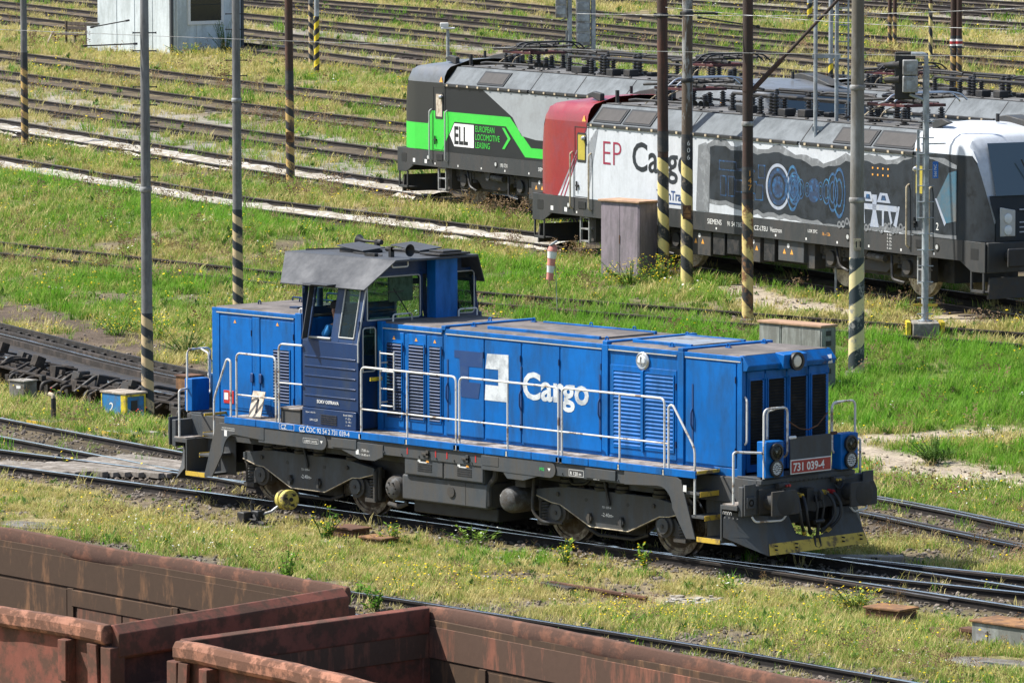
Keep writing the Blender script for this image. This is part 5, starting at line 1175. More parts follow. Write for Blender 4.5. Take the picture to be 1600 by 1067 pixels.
for s in (-1, 1):
    MB().lathe([(.004, -.012), (.012, 0), (.004, .012)], (-.122, s*.032, .738), (1, 0, 0), 8).build('eye', 'print_black', PS)
    MB().lathe([(.01, -.008), (.028, 0), (.02, .008)], (-.035, s*.092, .715), (0, 1, 0), 10).build('ear', 'skin', PS)
    for k in range(4): MB().tube([(-.33-.0, s*.22-.03+.018*k, .10), (-.40, s*.22-.03+.018*k, .09), (-.425, s*.22-.03+.018*k, .065)], .009, 6).build('finger', 'skin', PS)
    MB().tube([(-.31, s*.22-s*.05, .10), (-.36, s*.22-s*.075, .085)], .010, 6).build('thumb', 'skin', PS)
MB().tube([(-.125, -.022, .668), (-.13, .022, .668)], .006, 6).build('mouth', 'plate_red', PS)

# ================================================================== electric locomotives
def vectron(label, center, heading, slope, s, liv):
    V_ = thing('electric_locomotive', label, 'locomotive', center, heading); V_.rotation_euler = (0, -slope, heading); V_.scale = (s*1.03, s, s*1.06)
    def vp(name, b, m, bevel=0.0, parent=V_, smooth=True): return b.build(name, m, parent, bevel, smooth)
    YW, ZG, ZR, YR = 1.49, 3.03, 3.490, 1.08
    # cross section stations; the nose narrows and the roof line falls away
    def section(x):
        ax = abs(x)
        zt = float(np.interp(ax, [0, 7.0, 7.5, 8.3, 8.8, 9.05, 9.25, 9.38, 9.45], [3.690, 3.690, 3.670, 3.570, 3.50, 3.10, 2.55, 2.1, 1.75]))
        yw = float(np.interp(ax, [0, 8.5, 9., 9.3, 9.45], [YW, YW, 1.42, 1.30, 1.18]))
        cab_ = ax > 6.865
        zg = 3.08 if cab_ else ZG; yr = 1.15 if cab_ else YR; zr = 3.530 if cab_ else ZR; ztop = 3.690 if cab_ else ZR+.02
        pts = [(yw, 1.34), (yw, 1.346), (yw, zg)]
        if cab_:
            for t in (.25, .5, .75): pts.append((yw-(yw-yr)*(1-math.cos(t*math.pi/2)), zg+(zr-zg)*math.sin(t*math.pi/2)))
            pts += [(yr, zr), (yr*.6, ztop-.03), (0, ztop)]
        else:
            for t in (.25, .5, .75): pts.append((yw-(yw-yr)*t, zg+(zr-zg)*t))
            pts += [(yr, zr), (yr*.6, ztop-.01), (0, ztop)]
        return [(y, min(z, zt-.08*(y/YW)**2 if cab_ else zt)) for y, z in pts]
    def shell(x0, x1, name, m, k=14, only=None):
        xs_ = np.linspace(x0, x1, k); rows = []
        for x in xs_:
            h = section(x); rows.append([(x, -y, z) for y, z in h]+[(x, y, z) for y, z in h[::-1][1:]])
        v = [p for r in rows for p in r]; n = len(rows[0]); f = []
        for i in range(len(rows)-1):
            for j in range(n-1):
                if only and not only(j, n): continue
                f.append((i*n+j, (i+1)*n+j, (i+1)*n+j+1, i*n+j+1))
        if only is None:
            f.append(tuple(range(n))); f.append(tuple(range((len(rows)-1)*n, len(rows)*n)))
        return vp(name, MB().add(v, f), m, 0)
    side = lambda j, n: j in (0, 1)
    side2 = lambda j, n: j in (n-3, n-2)
    top = lambda j, n: 2 <= j <= n-4
    shell(-6.86, 6.86, 'body_side', liv['side'], 4, side); shell(-6.86, 6.86, 'body_side', liv['side'], 4, side2); shell(-6.86, 6.86, 'roof', 'v_roof', 4, top)
    vp('roof_deck', MB().box(-6.80, 6.80, -1.0, 1.0, 3.505, 3.520), 'v_rooftop', 0)
    for e in (-1, 1):
        ce = liv['cab'][0] if e < 0 else liv['cab'][1]; cr2 = liv['cabroof'][0] if e < 0 else liv['cabroof'][1]
        shell(e*6.87, e*9.45, 'cab_side', ce, 16, side); shell(e*6.87, e*9.45, 'cab_side', ce, 16, side2); shell(e*6.87, e*9.45, 'cab_roof', cr2, 22, top)
        vp('cab_end', MB().add([(e*9.45, -1.18, 1.0), (e*9.45, 1.18, 1.0), (e*9.45, 1.18, 1.72), (e*9.45, -1.18, 1.72)], [(0, 1, 2, 3)]), ce)
        # windscreen, flush with the sloping front
        P_ = [(e*9.36, -1.12, 2.25), (e*9.36, 1.12, 2.25), (e*8.92, 1.05, 3.30), (e*8.92, -1.05, 3.30)]
        w = vp('windscreen', MB().add([(p[0]+e*.05, p[1], p[2]+.03) for p in P_], [(0, 1, 2, 3)]), 'v_glass', 0, V_, False)
        MB().tube([(e*9.43, -.1, 2.30), (e*9.25, -.35, 3.0)], .018, 6).tube([(e*9.43, .5, 2.30), (e*9.25, .25, 3.0)], .018, 6).build('wiper', 'black', w)
        # roof fairing behind the cab
        vp('roof_fairing', MB().prism([(e*6.95, 3.530), (e*6.95, 3.750), (e*7.3, 3.800), (e*7.9, 3.730), (e*8.7, 3.550)], 'y', .62, 1.08), 'v_grey', .02)
        vp('roof_fairing', MB().prism([(e*6.95, 3.530), (e*6.95, 3.730), (e*7.3, 3.770), (e*7.6, 3.690)], 'y', -1.08, -.95), 'v_grey', .02)
        vp('antenna', MB().cyl((e*7.6, .2, 3.680), (e*7.6, .2, 3.850), .04, n=8).cyl((e*6.7, -.75, 3.510), (e*6.7, -.75, 3.810), .05, n=8), 'black')
        # side door, window with drawn blind, handrails
        yd = -YW-.006
        fr_ = MB()
        for a in ((e*7.12-.33, e*7.12+.33, 1.36, 1.375), (e*7.12-.33, e*7.12+.33, 2.96, 2.975), (e*7.12-.33, e*7.12-.315, 1.36, 2.975), (e*7.12+.315, e*7.12+.33, 1.36, 2.975)): fr_.box(a[0], a[1], yd-.004, yd+.003, a[2], a[3])
        dr = vp('cab_door', fr_, 'gutter')
        wn = MB().prism([(e*7.12-.19, 2.16), (e*7.12+.19, 2.16), (e*7.12+.21, 2.22), (e*7.12+.21, 2.80), (e*7.12+.17, 2.84), (e*7.12-.17, 2.84), (e*7.12-.21, 2.80), (e*7.12-.21, 2.22)], 'y', yd-.008, yd).build('window', 'gutter', dr)
        MB().box(e*7.12-.16, e*7.12+.16, yd-.012, yd-.008, 2.22, 2.79).build('blind', 'curtain' if liv['blind'] else 'sign_board', wn)
        MB().box(e*7.12-.22, e*7.12-.12, yd-.05, yd, 1.60, 1.64).cyl((e*7.12-.2, yd-.03, 1.5), (e*7.12-.2, yd-.03, 1.72), .02, n=6).build('door_handle', 'black', dr)
        for x in (-.43, .43):
            xx = e*7.12+x; vp('grab_rail', MB().tube([(xx, yd, 1.08), (xx, yd-.07, 1.12), (xx, yd-.07, 2.35), (xx, yd, 2.39)], .022, 6, .05), 'cream' if liv['blind'] else 'seal')
        vp('mirror_cover', MB().lathe([(.05, 0), (.06, .05), (.03, .1)], (e*6.98, yd, 2.72), (0, -1, 0), 10), 'silver')
        vp('warning_triangle', MB().add([(e*6.93, -1.5, 3.10), (e*7.11, -1.5, 3.10), (e*7.02, -1.488, 3.25)], [(0, 1, 2)]), 'orange')
        # headstock, buffers, plough, steps
        vp('headstock', MB().box(min(e*9.45, e*9.55), max(e*9.45, e*9.55), -1.42, 1.42, .72, 1.34), 'v_grey', .02)
        vp('end_apron', MB().prism([(e*7.9, 1.34), (e*9.5, 1.34), (e*9.5, .72), (e*9., .72), (e*8.5, .95), (e*7.9, 1.0)], 'y', -1.47, -1.44), 'v_grey', .008)
        ho = MB()
        for x in (9.12, ): ho.box(min(e*x-.14, e*x+.14), max(e*x-.14, e*x+.14), -1.475, -1.46, .98, 1.20)
        vp('step_opening', ho, 'print_black')
        st_ = MB().box(min(e*8.95, e*9.45), max(e*8.95, e*9.45), -1.46, -1.42, .30, .36).box(min(e*8.95, e*9.), max(e*8.95, e*9.), -1.46, -1.42, .3, .74).box(min(e*9.4, e*9.45), max(e*9.4, e*9.45), -1.46, -1.42, .3, .74).box(min(e*8.95, e*9.45), max(e*8.95, e*9.45), -1.4, -1.1, .30, .33)
        vp('shunter_step', st_, 'v_grey', .006)
        for y in (-.875, .875):
            bf = vp('buffer', MB().cyl((e*9.55, y, 1.05), (e*9.92, y, 1.05), .13, n=16), 'black'); MB().box(min(e*9.92, e*9.98), max(e*9.92, e*9.98), y-.32, y+.32, .86, 1.24).build('buffer_head', 'black', bf, .03)
        vp('plough', MB().prism([(-1.35, .18), (1.35, .18), (1.30, .62), (-1.30, .62)], 'x', min(e*9.4, e*9.47), max(e*9.4, e*9.47)), 'under_grey', .01)
        lx = e*9.455
        for y in (-.86, .86):
            hb = vp('lamp_unit', MB().prism([(y-.20, 1.45), (y+.20, 1.45), (y+.20, 1.98), (y-.20, 2.05)], 'x', min(lx, lx+e*.03), max(lx, lx+e*.03)), 'seal', .02)
            for z in (1.58, 1.82): MB().lathe([(.10, 0), (.10, .02), (.07, .03)], (lx+e*.03, y, z), (e, 0, 0), 16).build('lens', 'led', hb)
        # access ladder below the door
        ld = MB()
        for x in (-.2, .2): ld.box(e*7.12+x-.02, e*7.12+x+.02, -1.42, -1.36, .32, 1.0)
        for z in (.34, .62, .88): ld.box(e*7.12-.2, e*7.12+.2, -1.42, -1.30, z, z+.03)
        vp('ladder', ld, 'steel_grey')
        vp('step_opening', MB().box(e*7.12-.17, e*7.12+.17, -1.50, -1.488, 1.10, 1.26), 'print_black')
    vp('sole_bar', MB().box(-8.7, 8.7, -1.485, -1.40, .92, 1.345).box(-8.7, 8.7, 1.40, 1.485, .92, 1.345), 'v_grey', .006)
    b = MB()
    for x in (-7.75, -4.1, 4.3, 7.75): b.cyl((x, -1.486, 1.15), (x, -1.498, 1.15), .085, n=14)
    vp('jacking_pad', b, 'black')
    b = MB()
    for x in (-7.75, -4.1, 4.3, 7.75): b.cyl((x, -1.49, 1.15), (x, -1.50, 1.15), .05, n=12)
    vp('jacking_cap', b, 'seal')
    b = MB()
    for x in np.linspace(-7.4, 7.6, 13): b.box(x, x+.05, -1.4875, -1.4855, .98, 1.03)
    for x in (-8.6, -7.95): b.box(x, x+.12, -1.4875, -1.4855, .99, 1.09)
    vp('sole_marks', b, 'print_white')
    # gutter with cable clips, ventilation hatches on the roof slope
    n_g = [(-6.86, -2.4), (-2.3, 2.3), (2.4, 6.86)]
    for a, c in n_g:
        g_ = vp('gutter', MB().box(a, c, -1.53, -1.44, 3.0, 3.075), 'gutter', .01)
        cl = MB()
        for x in np.arange(a+.2, c-.1, .55): cl.box(x, x+.08, -1.55, -1.53, 3.01, 3.06)
        cl.build('clips', 'cream', g_)
    def on_slope(x0, x1, t0, t1, name, m, h=.02, parent=V_):
        def P(t): return -YW+(YW-YR)*t, ZG+(ZR-ZG)*t
        (ya, za), (yb, zb) = P(t0), P(t1); n_ = Vector((0, -.83, .55))
        q = [(x0, ya, za), (x1, ya, za), (x1, yb, zb), (x0, yb, zb)]
        v = [tuple(Vector(p)+n_*.003) for p in q]+[tuple(Vector(p)+n_*(h+.003)) for p in q]
        return MB().add(v, [(0, 1, 2, 3), (7, 6, 5, 4), (0, 4, 5, 1), (1, 5, 6, 2), (2, 6, 7, 3), (3, 7, 4, 0)]).build(name, m, parent, 0, False)
    for x0, x1 in liv['hatch']:
        f_ = on_slope(x0, x1, .16, .86, 'hatch_frame', 'v_dark', .02); on_slope(x0+.08, x1-.08, .24, .78, 'hatch_grille', 'v_hatch', .028, f_)
    for x in (-2.35, 2.35, -.1, 4.6): on_slope(x-.015, x+.015, .04, .98, 'roof_joint', 'gutter', .008)
    # roof equipment: two folded pantographs, insulators, bus bars, reservoirs
    def insul(x, y, z0=3.520, h=.30, r=.07):
        pr = [(r*1.5, 0), (r*1.5, .03)]
        for i in range(6): z = .04+h*i/6; pr += [(r*.7, z), (r*1.15, z+.012), (r*1.1, z+.03), (r*.65, z+.036)]
        pr += [(r*.6, h+.05), (.02, h+.06)]; return MB().lathe(pr, (x, y, z0), (0, 0, 1), 10)
    for px_ in (-4.6, -1.5, 1.7, 4.4):
        if px_ not in liv['panto']: continue
        pg = vp('pantograph', MB().box(px_-.75, px_+.75, -.55, -.49, 3.890, 3.950).box(px_-.75, px_+.75, .49, .55, 3.890, 3.950).box(px_-.75, px_-.69, -.55, .55, 3.890, 3.950).box(px_+.69, px_+.75, -.55, .55, 3.890, 3.950), 'panto_red', .006)
        for x in (-.65, .65):
            for y in (-.5, .5): o = insul(px_+x, y); o.build('insulator', 'insul', pg)
        arm = MB().tube([(px_+.62, 0, 3.970), (px_-.9, 0, 4.070)], .05, 8).tube([(px_-.9, -.03, 4.070), (px_+.75, -.30, 4.150)], .028, 6).tube([(px_-.9, .03, 4.070), (px_+.75, .30, 4.150)], .028, 6).tube([(px_+.2, .1, 3.930), (px_-.85, .12, 4.03)], .02, 6)
        arm.build('arm', 'black', pg)
        hd = MB()
        for x in (px_+.62, px_+.95): hd.tube([(x, -.98, 4.030), (x, -.80, 4.160), (x, -.55, 4.200), (x, .55, 4.200), (x, .80, 4.160), (x, .98, 4.030)], .022, 6, .08)
        hd.tube([(px_+.62, -.98, 4.030), (px_+.5, -1.1, 3.980)], .016, 6).tube([(px_+.62, .98, 4.030), (px_+.5, 1.1, 3.980)], .016, 6); hd.build('collector_head', 'silver' if liv['blind'] else 'black', pg)
        MB().tube([(px_-.3, -.2, 3.93), (px_-.55, -.5, 3.83), (px_-.9, -.7, 3.550)], .014, 6, .1).tube([(px_+.1, -.2, 3.93), (px_-.1, -.55, 3.780), (px_-.2, -.6, 3.580)], .014, 6, .1).build('flexible_lead', 'cream', pg)
    for x0, x1, y, z in ((-4.9, 4.6, .72, 3.930), (-2.2, 2.6, -.35, 3.910), (-.9, .9, .1, 4.03)):
        vp('bus_bar', MB().tube([(x0, y, z), (x1, y, z)], .035, 8), 'black')
    for i, (x, y, h) in enumerate(((-3.0, .72, .36), (-2.2, -.35, .34), (-1.0, .1, .46), (-.6, .72, .36), (0, -.35, .34), (.35, .1, .46), (.9, -.1, .5), (1.4, .72, .36), (2.6, -.35, .34), (3.0, .72, .36), (-.4, -.75, .34), (.2, -.72, .42), (-.15, -.6, .42))):
        vp('insulator', insul(x, y, 3.520, h, .07 if i % 3 else .09), 'insul')
    for x, y in ((-1.4, -.55), (-1.1, -.6), (.6, -.7), (1.2, -.55)): vp('roof_box', MB().box(x-.16, x+.16, y-.14, y+.14, 3.520, 3.690), 'black', .02)
    for i, x in enumerate((-2.9, -2.65, -2.4)): vp('horn', MB().lathe([(.02, 0), (.03, .15), (.08, .22), (.09, .23), (.02, .15)], (x, -.75, 3.650), (.2, -1, 0), 12), 'black')
    for x0, x1, y, z in ((-6.2, -3.0, -.72, 3.60), (-6.2, -3.0, .72, 3.62), (3.0, 6.2, -.72, 3.60), (-3.3, -1.2, -.15, 4.02), (1.2, 3.4, -.15, 4.02), (-5.4, -3.6, 0, 4.10), (3.6, 5.4, 0, 4.10), (-2.9, 2.9, .45, 3.78)):
        vp('roof_conduit', MB().tube([(x0, y, z), (x0+.3, y, z+.03), (x1-.3, y*.9, z+.03), (x1, y*.9, z)], .03, 6), 'black')
    for px_ in liv['panto']:
        vp('panto_frame', MB().tube([(px_-1.1, -.62, 3.98), (px_+1.15, -.50, 4.12)], .032, 6).tube([(px_-1.1, .62, 3.98), (px_+1.15, .50, 4.12)], .032, 6).tube([(px_-1.1, -.62, 3.98), (px_-1.1, .62, 3.98)], .032, 6).tube([(px_+.3, -.8, 4.06), (px_+.3, .8, 4.06)], .028, 6), 'black')
        for k in range(4): vp('insulator', insul(px_-1.5+.9*k, .35*(-1)**k, 3.52, .26, .075), 'insul')
    b = MB()
    for x in np.arange(-6.3, 6.4, .9): b.box(x, x+.07, -.98, -.92, 3.520, 3.550)
    vp('roof_bolts', b, 'under_grey')
    b = MB()
    for x in np.arange(-2.6, 3.2, .35): b.box(x, x+.22, -.1+.3*math.sin(x*5), .12+.3*math.sin(x*5), 3.520, 3.610+.05*math.cos(x*9))
    vp('roof_clutter', b, 'black', .01)
    # running gear
    for cx in (-4.75, 4.75):
        for x in (-1.5, 1.5):
            for s_ in (-1, 1):
                w = vp('wheel', MB().lathe([(.06, s_*.68), (.54, s_*.69), (.55, s_*.78), (.5, s_*.79), (.2, s_*.82), (.06, s_*.86)], (cx+x, 0, .625), (0, 1, 0), 32), 'wheel_steel'); MB().lathe([(.545, s_*.675), (.65, s_*.68), (.652, s_*.70), (.627, s_*.712), (.622, s_*.81), (.55, s_*.81)], (cx+x, 0, .625), (0, 1, 0), 40).build('tyre', 'cream' if liv['blind'] else 'tyre', w)
            ab = vp('axle_box', MB().box(cx+x-.3, cx+x+.3, -1.18, -.92, .42, .82).cyl((cx+x, -1.18, .62), (cx+x, -1.26, .62), .16, n=14), 'under_grey', .01)
            for d_ in (-.42, .42): vp('primary_spring', MB().lathe([(.10, 0), (.10, .06), (.085, .07), (.10, .12), (.085, .14), (.10, .2), (.085, .22), (.1, .3)], (cx+x+d_, -1.08, .58), (0, 0, 1), 12), 'black')
        vp('bogie_frame', MB().prism([(cx-2.2, .86), (cx-2.2, .70), (cx-.9, .66), (cx-.6, .45), (cx+.6, .45), (cx+.9, .66), (cx+2.2, .70), (cx+2.2, .86)], 'y', -1.16, -.95), 'under_grey', .01)
        vp('damper', MB().cyl((cx-.1, -1.30, .80), (cx+.75, -1.30, .76), .075, n=10), 'reservoir')
        vp('yaw_bracket', MB().prism([(cx-.2, .95), (cx+.2, .95), (cx+.05, .70), (cx-.05, .70)], 'y', -1.38, -1.30), 'under_grey')
        vp('secondary_spring', MB().lathe([(.16, 0), (.16, .25)], (cx-.3, -1.1, .84), (0, 0, 1), 12).lathe([(.16, 0), (.16, .25)], (cx+.3, -1.1, .84), (0, 0, 1), 12), 'black')
        vp('sand_box', MB().box(cx+2.05, cx+2.35, -1.3, -1.0, .35, .9).box(cx-2.35, cx-2.05, -1.3, -1.0, .35, .9), 'under_grey', .01)
        vp('bogie_pipe', MB().tube([(cx-1.2, -1.3, .9), (cx-1.0, -1.34, .5), (cx-.7, -1.3, .4)], .03, 6, .1).tube([(cx+1.0, -1.3, .85), (cx+1.1, -1.36, .35), (cx+1.5, -1.3, .3)], .03, 6, .1), 'black')
    for i, (x0, x1, m_) in enumerate(((-2.4, -1.5, 'under_grey'), (-1.4, -.9, 'black'), (-.8, -.2, 'black'), (-.1, .6, 'under_grey'), (.75, 1.2, 'black'), (1.35, 2.4, 'frame_grey'))):
        o = vp('underfloor_case', MB().box(x0, x1, -1.40, -.5, .36+.05*(i % 3), .93), m_, .015)
        if i in (0, 3, 5):
            for k in range(2): MB().prism([(x0+.2+.3*k, .62), (x0+.32+.3*k, .62), (x0+.26+.3*k, .73)], 'y', -1.403, -1.401).build('warning_triangle', 'orange', o)
            MB().cyl((x0+.42, -1.40, .80), (x0+.42, -1.404, .80), .05, n=12).build('label_disc', 'print_white', o)
    vp('underfloor_core', MB().box(-7.5, 7.5, -.85, .85, .35, 1.0), 'black')
    return V_, vp
if 'v_glass' not in MAT: mat('v_glass', (.05, .075, .085), .06, 0, fine=False, spec=.9, coat=.5)
def vdecal(poly, m, parent, y=-1.492, nm='livery_panel', n=0): return MB().prism(poly, 'y', y-.0035, y).build(nm, m, parent, 0, False)
def place_on(key, px_target, side_z, s, end=-1):
    """centre on a track so that the given end of the body lands at a photo column"""
    P = dense(T[key], 1.0); best = None
    for a, b_ in zip(P[:-1], P[1:]):
        d = Vector((b_[0]-a[0], b_[1]-a[1], 0)).normalized(); n_ = Vector((-d.y, d.x, 0)); c = Vector((a[0], a[1], 0))
        q = c+d*end*9.45*s-n_*1.45*s; q.z = float(gsl(q.y))+side_z*s; e_ = abs(to_px(q)[0]-px_target)
        if best is None or e_ < best[0]: best = (e_, c, d)
    _, c, d = best; c.z = float(gsl(c.y)); sl = (float(gsl(c.y+d.y*5))-float(gsl(c.y-d.y*5)))/10
    return c, math.atan2(d.y, d.x), math.atan(sl)
# ---- red and white one, in front
c = EPC.copy(); c.z = float(gsl(c.y))
EP, vp = vectron('white electric locomotive with a red cab and dark mural parked behind striped poles', c, EPH, 0.0, 1.006, dict(side='v_white', cab=('v_red', 'v_art_dark'), cabroof=('v_red', 'v_white'), blind=True, hatch=((-6.7, -5.45), (-5.35, -4.1), (3.6, 5.1), (5.2, 6.75)), panto=(-4.6, 4.4)))
bpy.context.view_layer.update()
def lx(px_, z=2.0):
    """place along the loco side that is seen at a photo column"""
    a, b_ = -10, 10
    for _ in range(40):
        m_ = (a+b_)/2; q = EP.matrix_world @ Vector((m_, -1.49, z))
        if to_px(q)[0] < px_: a = m_
        else: b_ = m_
    return (a+b_)/2
y0 = -1.4935
vdecal([(lx(872), 1.345), (-6.86, 1.345), (-6.86, 3.05), (lx(936), 3.05)], 'v_white', EP)
for k in range(2):
    o_ = lx(876)+.17*k-lx(872); vdecal([(lx(872)+o_, 1.35), (lx(872)+o_+.05, 1.35), (min(-6.84, lx(936)+o_+.05), 3.04), (min(-6.88, lx(936)+o_), 3.04)], 'v_maroon', EP, -1.4965, 'livery_stripe')
text('EP', .80, 'v_maroon', EP, on_y(lx(940), -1.497, 2.16), bold=-.012, sx=(lx(979)-lx(940))/.99)
text('Cargo', .92, 'v_art_dark', EP, on_y(lx(987), -1.497, 2.10), bold=.012, sx=(lx(1086)-lx(987))/2.47)
text('TrainTrade', .30, 'logo_navy', EP, on_y(lx(1026), -1.497, 1.52), bold=.004)
vdecal([(lx(1026), 1.43), (lx(1080), 1.43), (lx(1080), 1.46), (lx(1026), 1.46)], 'logo_navy', EP, -1.4955)
R_ = random.Random(5)
def torn(x0, x1, zt_, zb_, amp, n=46):
    up = [(x0+(x1-x0)*i/n, zt_(i/n)+R_.uniform(-amp, amp)) for i in range(n+1)]; lo = [(x0+(x1-x0)*i/n, zb_(i/n)+R_.uniform(-amp, amp)) for i in range(n+1)]
    return up, lo
def strip(up, lo, m, y, nm):
    n = len(up); v = [(x, y, z) for x, z in up]+[(x, y, z) for x, z in lo]; return MB().add(v, [(i, i+1, n+i+1, n+i) for i in range(n-1)]).build(nm, m, EP, 0, False)
zt1 = lambda t: 2.66+.10*math.sin(t*9)+.07*math.sin(t*23)+.16*t; zb1 = lambda t: 1.54+.07*math.sin(t*7+1)+.04*math.sin(t*19)-.16*t
X0, X1 = lx(1104), 8.48
up, lo = torn(X0-.3, X1, zt1, zb1, .035); strip([(x, min(z+.13+.05*math.sin(x*5), 2.99)) for x, z in up], [(x, max(z-.10, 1.35)) for x, z in lo], 'v_torn', -1.494, 'torn_paper_edge')
strip([(x, z) for x, z in up if x > X0+.1], [(x, z) for x, z in lo if x > X0+.1], 'v_art_dark', -1.4965, 'mural_ground')
xa = lx(1088); vdecal([(xa, 1.36), (xa+.55, 1.36), (xa+.62, 2.6), (xa+.42, 2.88), (xa+.1, 2.80)], 'v_torn', EP, -1.4972, 'torn_paper_edge')
def ring(cx, cz, r0, r1, m, y, nm='mural_ring', sx=1.0, n=40):
    v = []; f = []
    for i in range(n):
        a = 2*math.pi*i/n
        for r in (r0, r1): v.append((cx+r*math.cos(a)*sx, y, cz+r*math.sin(a)))
    for i in range(n): j = (i+1) % n; f.append((2*i, 2*i+1, 2*j+1, 2*j))
    return MB().add(v, f).build(nm, m, EP, 0, False)
for k, (pxc, r, sx_) in enumerate(((1216, .50, 1.0), (1239, .50, .5), (1242, .36, .75), (1252, .22, .6), (1262, .16, .6), (1283, .2, .5), (1292, .28, .55), (1302, .42, .5), (1312, .54, .45))):
    cx_ = lx(pxc); ring(cx_, 2.06, r*.86, r, 'v_art_cyan' if k else 'v_art_pale', -1.4995-.0004*k, sx=sx_); ring(cx_, 2.06, .03, r*.80, 'v_art_blue' if k in (0, 2) else 'v_art_dark', -1.4985-.0002*k, sx=sx_); ring(cx_, 2.06, r*.48, r*.58, 'v_art_cyan' if k else 'v_art_dark', -1.5035-.0003*k, sx=sx_)
ring(lx(1272), 2.06, .03, .26, 'v_art_blue', -1.4990)
for px_, z, w, h in ((1124, 2.30, .75, .22), (1126, 1.74, .26, .45), (1138, 1.74, .3, .45), (1150, 1.85, .9, .28), (1150, 2.32, .8, .05), (1180, 1.72, .35, .35), (1185, 2.2, .3, .3)):
    x = lx(px_); vdecal([(x, z), (x+w, z), (x+w, z+h), (x, z+h)], 'v_art_blue', EP, -1.4975, 'mural_screen'); vdecal([(x+.035, z+.03), (x+w-.035, z+.03), (x+w-.035, z+h-.03), (x+.035, z+h-.03)], 'v_art_dark', EP, -1.5015, 'mural_screen')
xc, kx = lx(1345), (lx(1405)-lx(1345))/1.85
CON = [[(4.0, 1.95), (4.15, 2.15), (4.45, 2.15), (4.6, 1.95)], [(4.75, 1.95), (4.9, 2.15), (5.25, 2.15), (5.4, 1.95)], [(3.95, 1.78), (5.75, 1.78), (5.7, 1.90), (4.0, 1.90)], [(4.52, 2.1), (4.75, 2.1), (4.72, 1.75), (4.85, 1.42), (4.42, 1.42), (4.55, 1.75)], [(4.05, 1.78), (4.15, 1.78), (4.18, 1.48), (4.1, 1.48)], [(5.0, 1.78), (5.1, 1.78), (5.08, 1.45), (5.0, 1.45)], [(5.3, 1.78), (5.4, 1.78), (5.5, 1.55), (5.42, 1.5)], [(5.55, 1.5), (5.75, 1.9), (5.85, 1.9), (5.7, 1.45)]]
cxm = lambda x: xc+(x-3.95)*kx
for p in CON: vdecal([(cxm(x), z) for x, z in p], 'v_art_pale', EP, -1.499, 'mural_console')
for x, z in ((4.2, 2.0), (4.95, 2.0)): vdecal([(cxm(x), z), (cxm(x+.25), z), (cxm(x+.2), z+.1), (cxm(x+.05), z+.1)], 'v_art_blue', EP, -1.503, 'mural_screen')
for px_ in range(1312, 1420, 6): ring(lx(px_), 1.43+.05*math.sin(px_*.3), .04, .08, 'v_torn', -1.4985, 'mural_gear', n=12)
for i in range(8):
    x = lx(1363+8*(i % 4)); z = 2.50+.14*(i//4); vdecal([(x, z), (x+.05, z), (x+.05, z+.04), (x, z+.04)], 'orange', EP, -1.4995, 'mural_lamp')
xn = lx(1464); vdecal([(xn, 2.15), (xn+.45, 2.70), (8.48, 2.76), (8.48, 1.72), (8.1, 1.66)], 'v_art_nebula', EP, -1.499, 'mural_sky'); vdecal([(xn-.06, 2.15), (xn, 2.15), (8.1, 1.66), (8.04, 1.60)], 'v_art_pale', EP, -1.5005, 'mural_line')
text('2', .22, 'print_white', EP, on_y(lx(1463), -1.502, 1.50))
for t, px_, sz, z in (('SIEMENS', 1105, .165, 1.09), ('91 54 7383 026-0', 1136, .145, 1.09), ('CZ-LTEU', 1178, .145, 1.07), ('Vectron', 1203, .15, 1.07), ('LOK EPC', 1262, .10, 1.15)): text(t, sz, 'print_white', EP, on_y(lx(px_), -1.4865, z))
text('16 - 126', .10, 'orange', EP, on_y(lx(1284), -1.4865, 1.12))
for i in range(5): text('R - %d t' % (90-6*i), .06, 'print_white', EP, on_y(lx(1386), -1.4865, 1.27-.07*i))
# white cab end dark mural on the front panel under the windscreen
fp = [(9.475, 1.17, 1.36), (9.475, 1.18, 1.78), (9.41, 1.26, 2.12), (9.37, 1.27, 2.28)]
vp('mural_front', MB().add([(x, -y, z) for x, y, z in fp]+[(x, y, z) for x, y, z in fp], [(i, i+1, 5+i, 4+i) for i in range(3)]), 'v_art_dark')
b = MB()
for i, z in enumerate((1.52, 1.62, 1.72, 1.98)): b.box(9.46, 9.485, -.55, .55, z, z+.025)
vp('mural_line', b, 'v_art_pale')
vdecal([(-8.0-.0, 1.0+.345), (-7.99, 1.345), (-7.99, 1.35), (-8.0, 1.35)], 'v_maroon', EP, -1.4945, 'livery_stripe')
# ---- green and grey one behind
c, hd, sl = ELC.copy(), ELH, 0.0; c.z = float(gsl(c.y))
EL, vp = vectron('green, black and silver electric locomotive behind the red and white one', c, hd, sl, 1.0, dict(side='v_dark', cab=('v_green_dark', 'v_green_dark'), cabroof=('v_silver_dark', 'v_silver_dark'), blind=False, hatch=((-5.2, -3.8), (4.0, 5.4)), panto=(-4.6, 4.4)))
for m_, poly, y in (('v_green', [(-8.47, 1.347), (-8.47, 2.02), (-7.75, 2.02), (-7.55, 2.36), (-3.35, 2.36), (-2.25, 1.36+.28), (6.8, 1.64), (6.8, 1.40), (-2.55, 1.40), (-3.55, 2.12), (-6.3, 2.12), (-7.0, 1.345)], -1.4925),
                    ('v_silver', [(-4.75, 2.98), (6.8, 2.98), (6.8, 1.85), (-2.0, 1.85), (-2.75, 1.92), (-3.2, 2.36)], -1.4925),
                    ('v_green', [(-3.75, 1.55), (-3.62, 1.55), (-3.30, 1.82), (-3.62, 2.08), (-3.75, 2.08), (-3.45, 1.82)], -1.4965)):
    vdecal(poly, m_, EL, y)
vdecal([(-6.55, 1.78), (-6.3, 2.08), (-5.25, 2.08), (-5.25, 1.50), (-6.3, 1.50)], 'v_white_roof', EL, -1.4965, 'logo_shape')
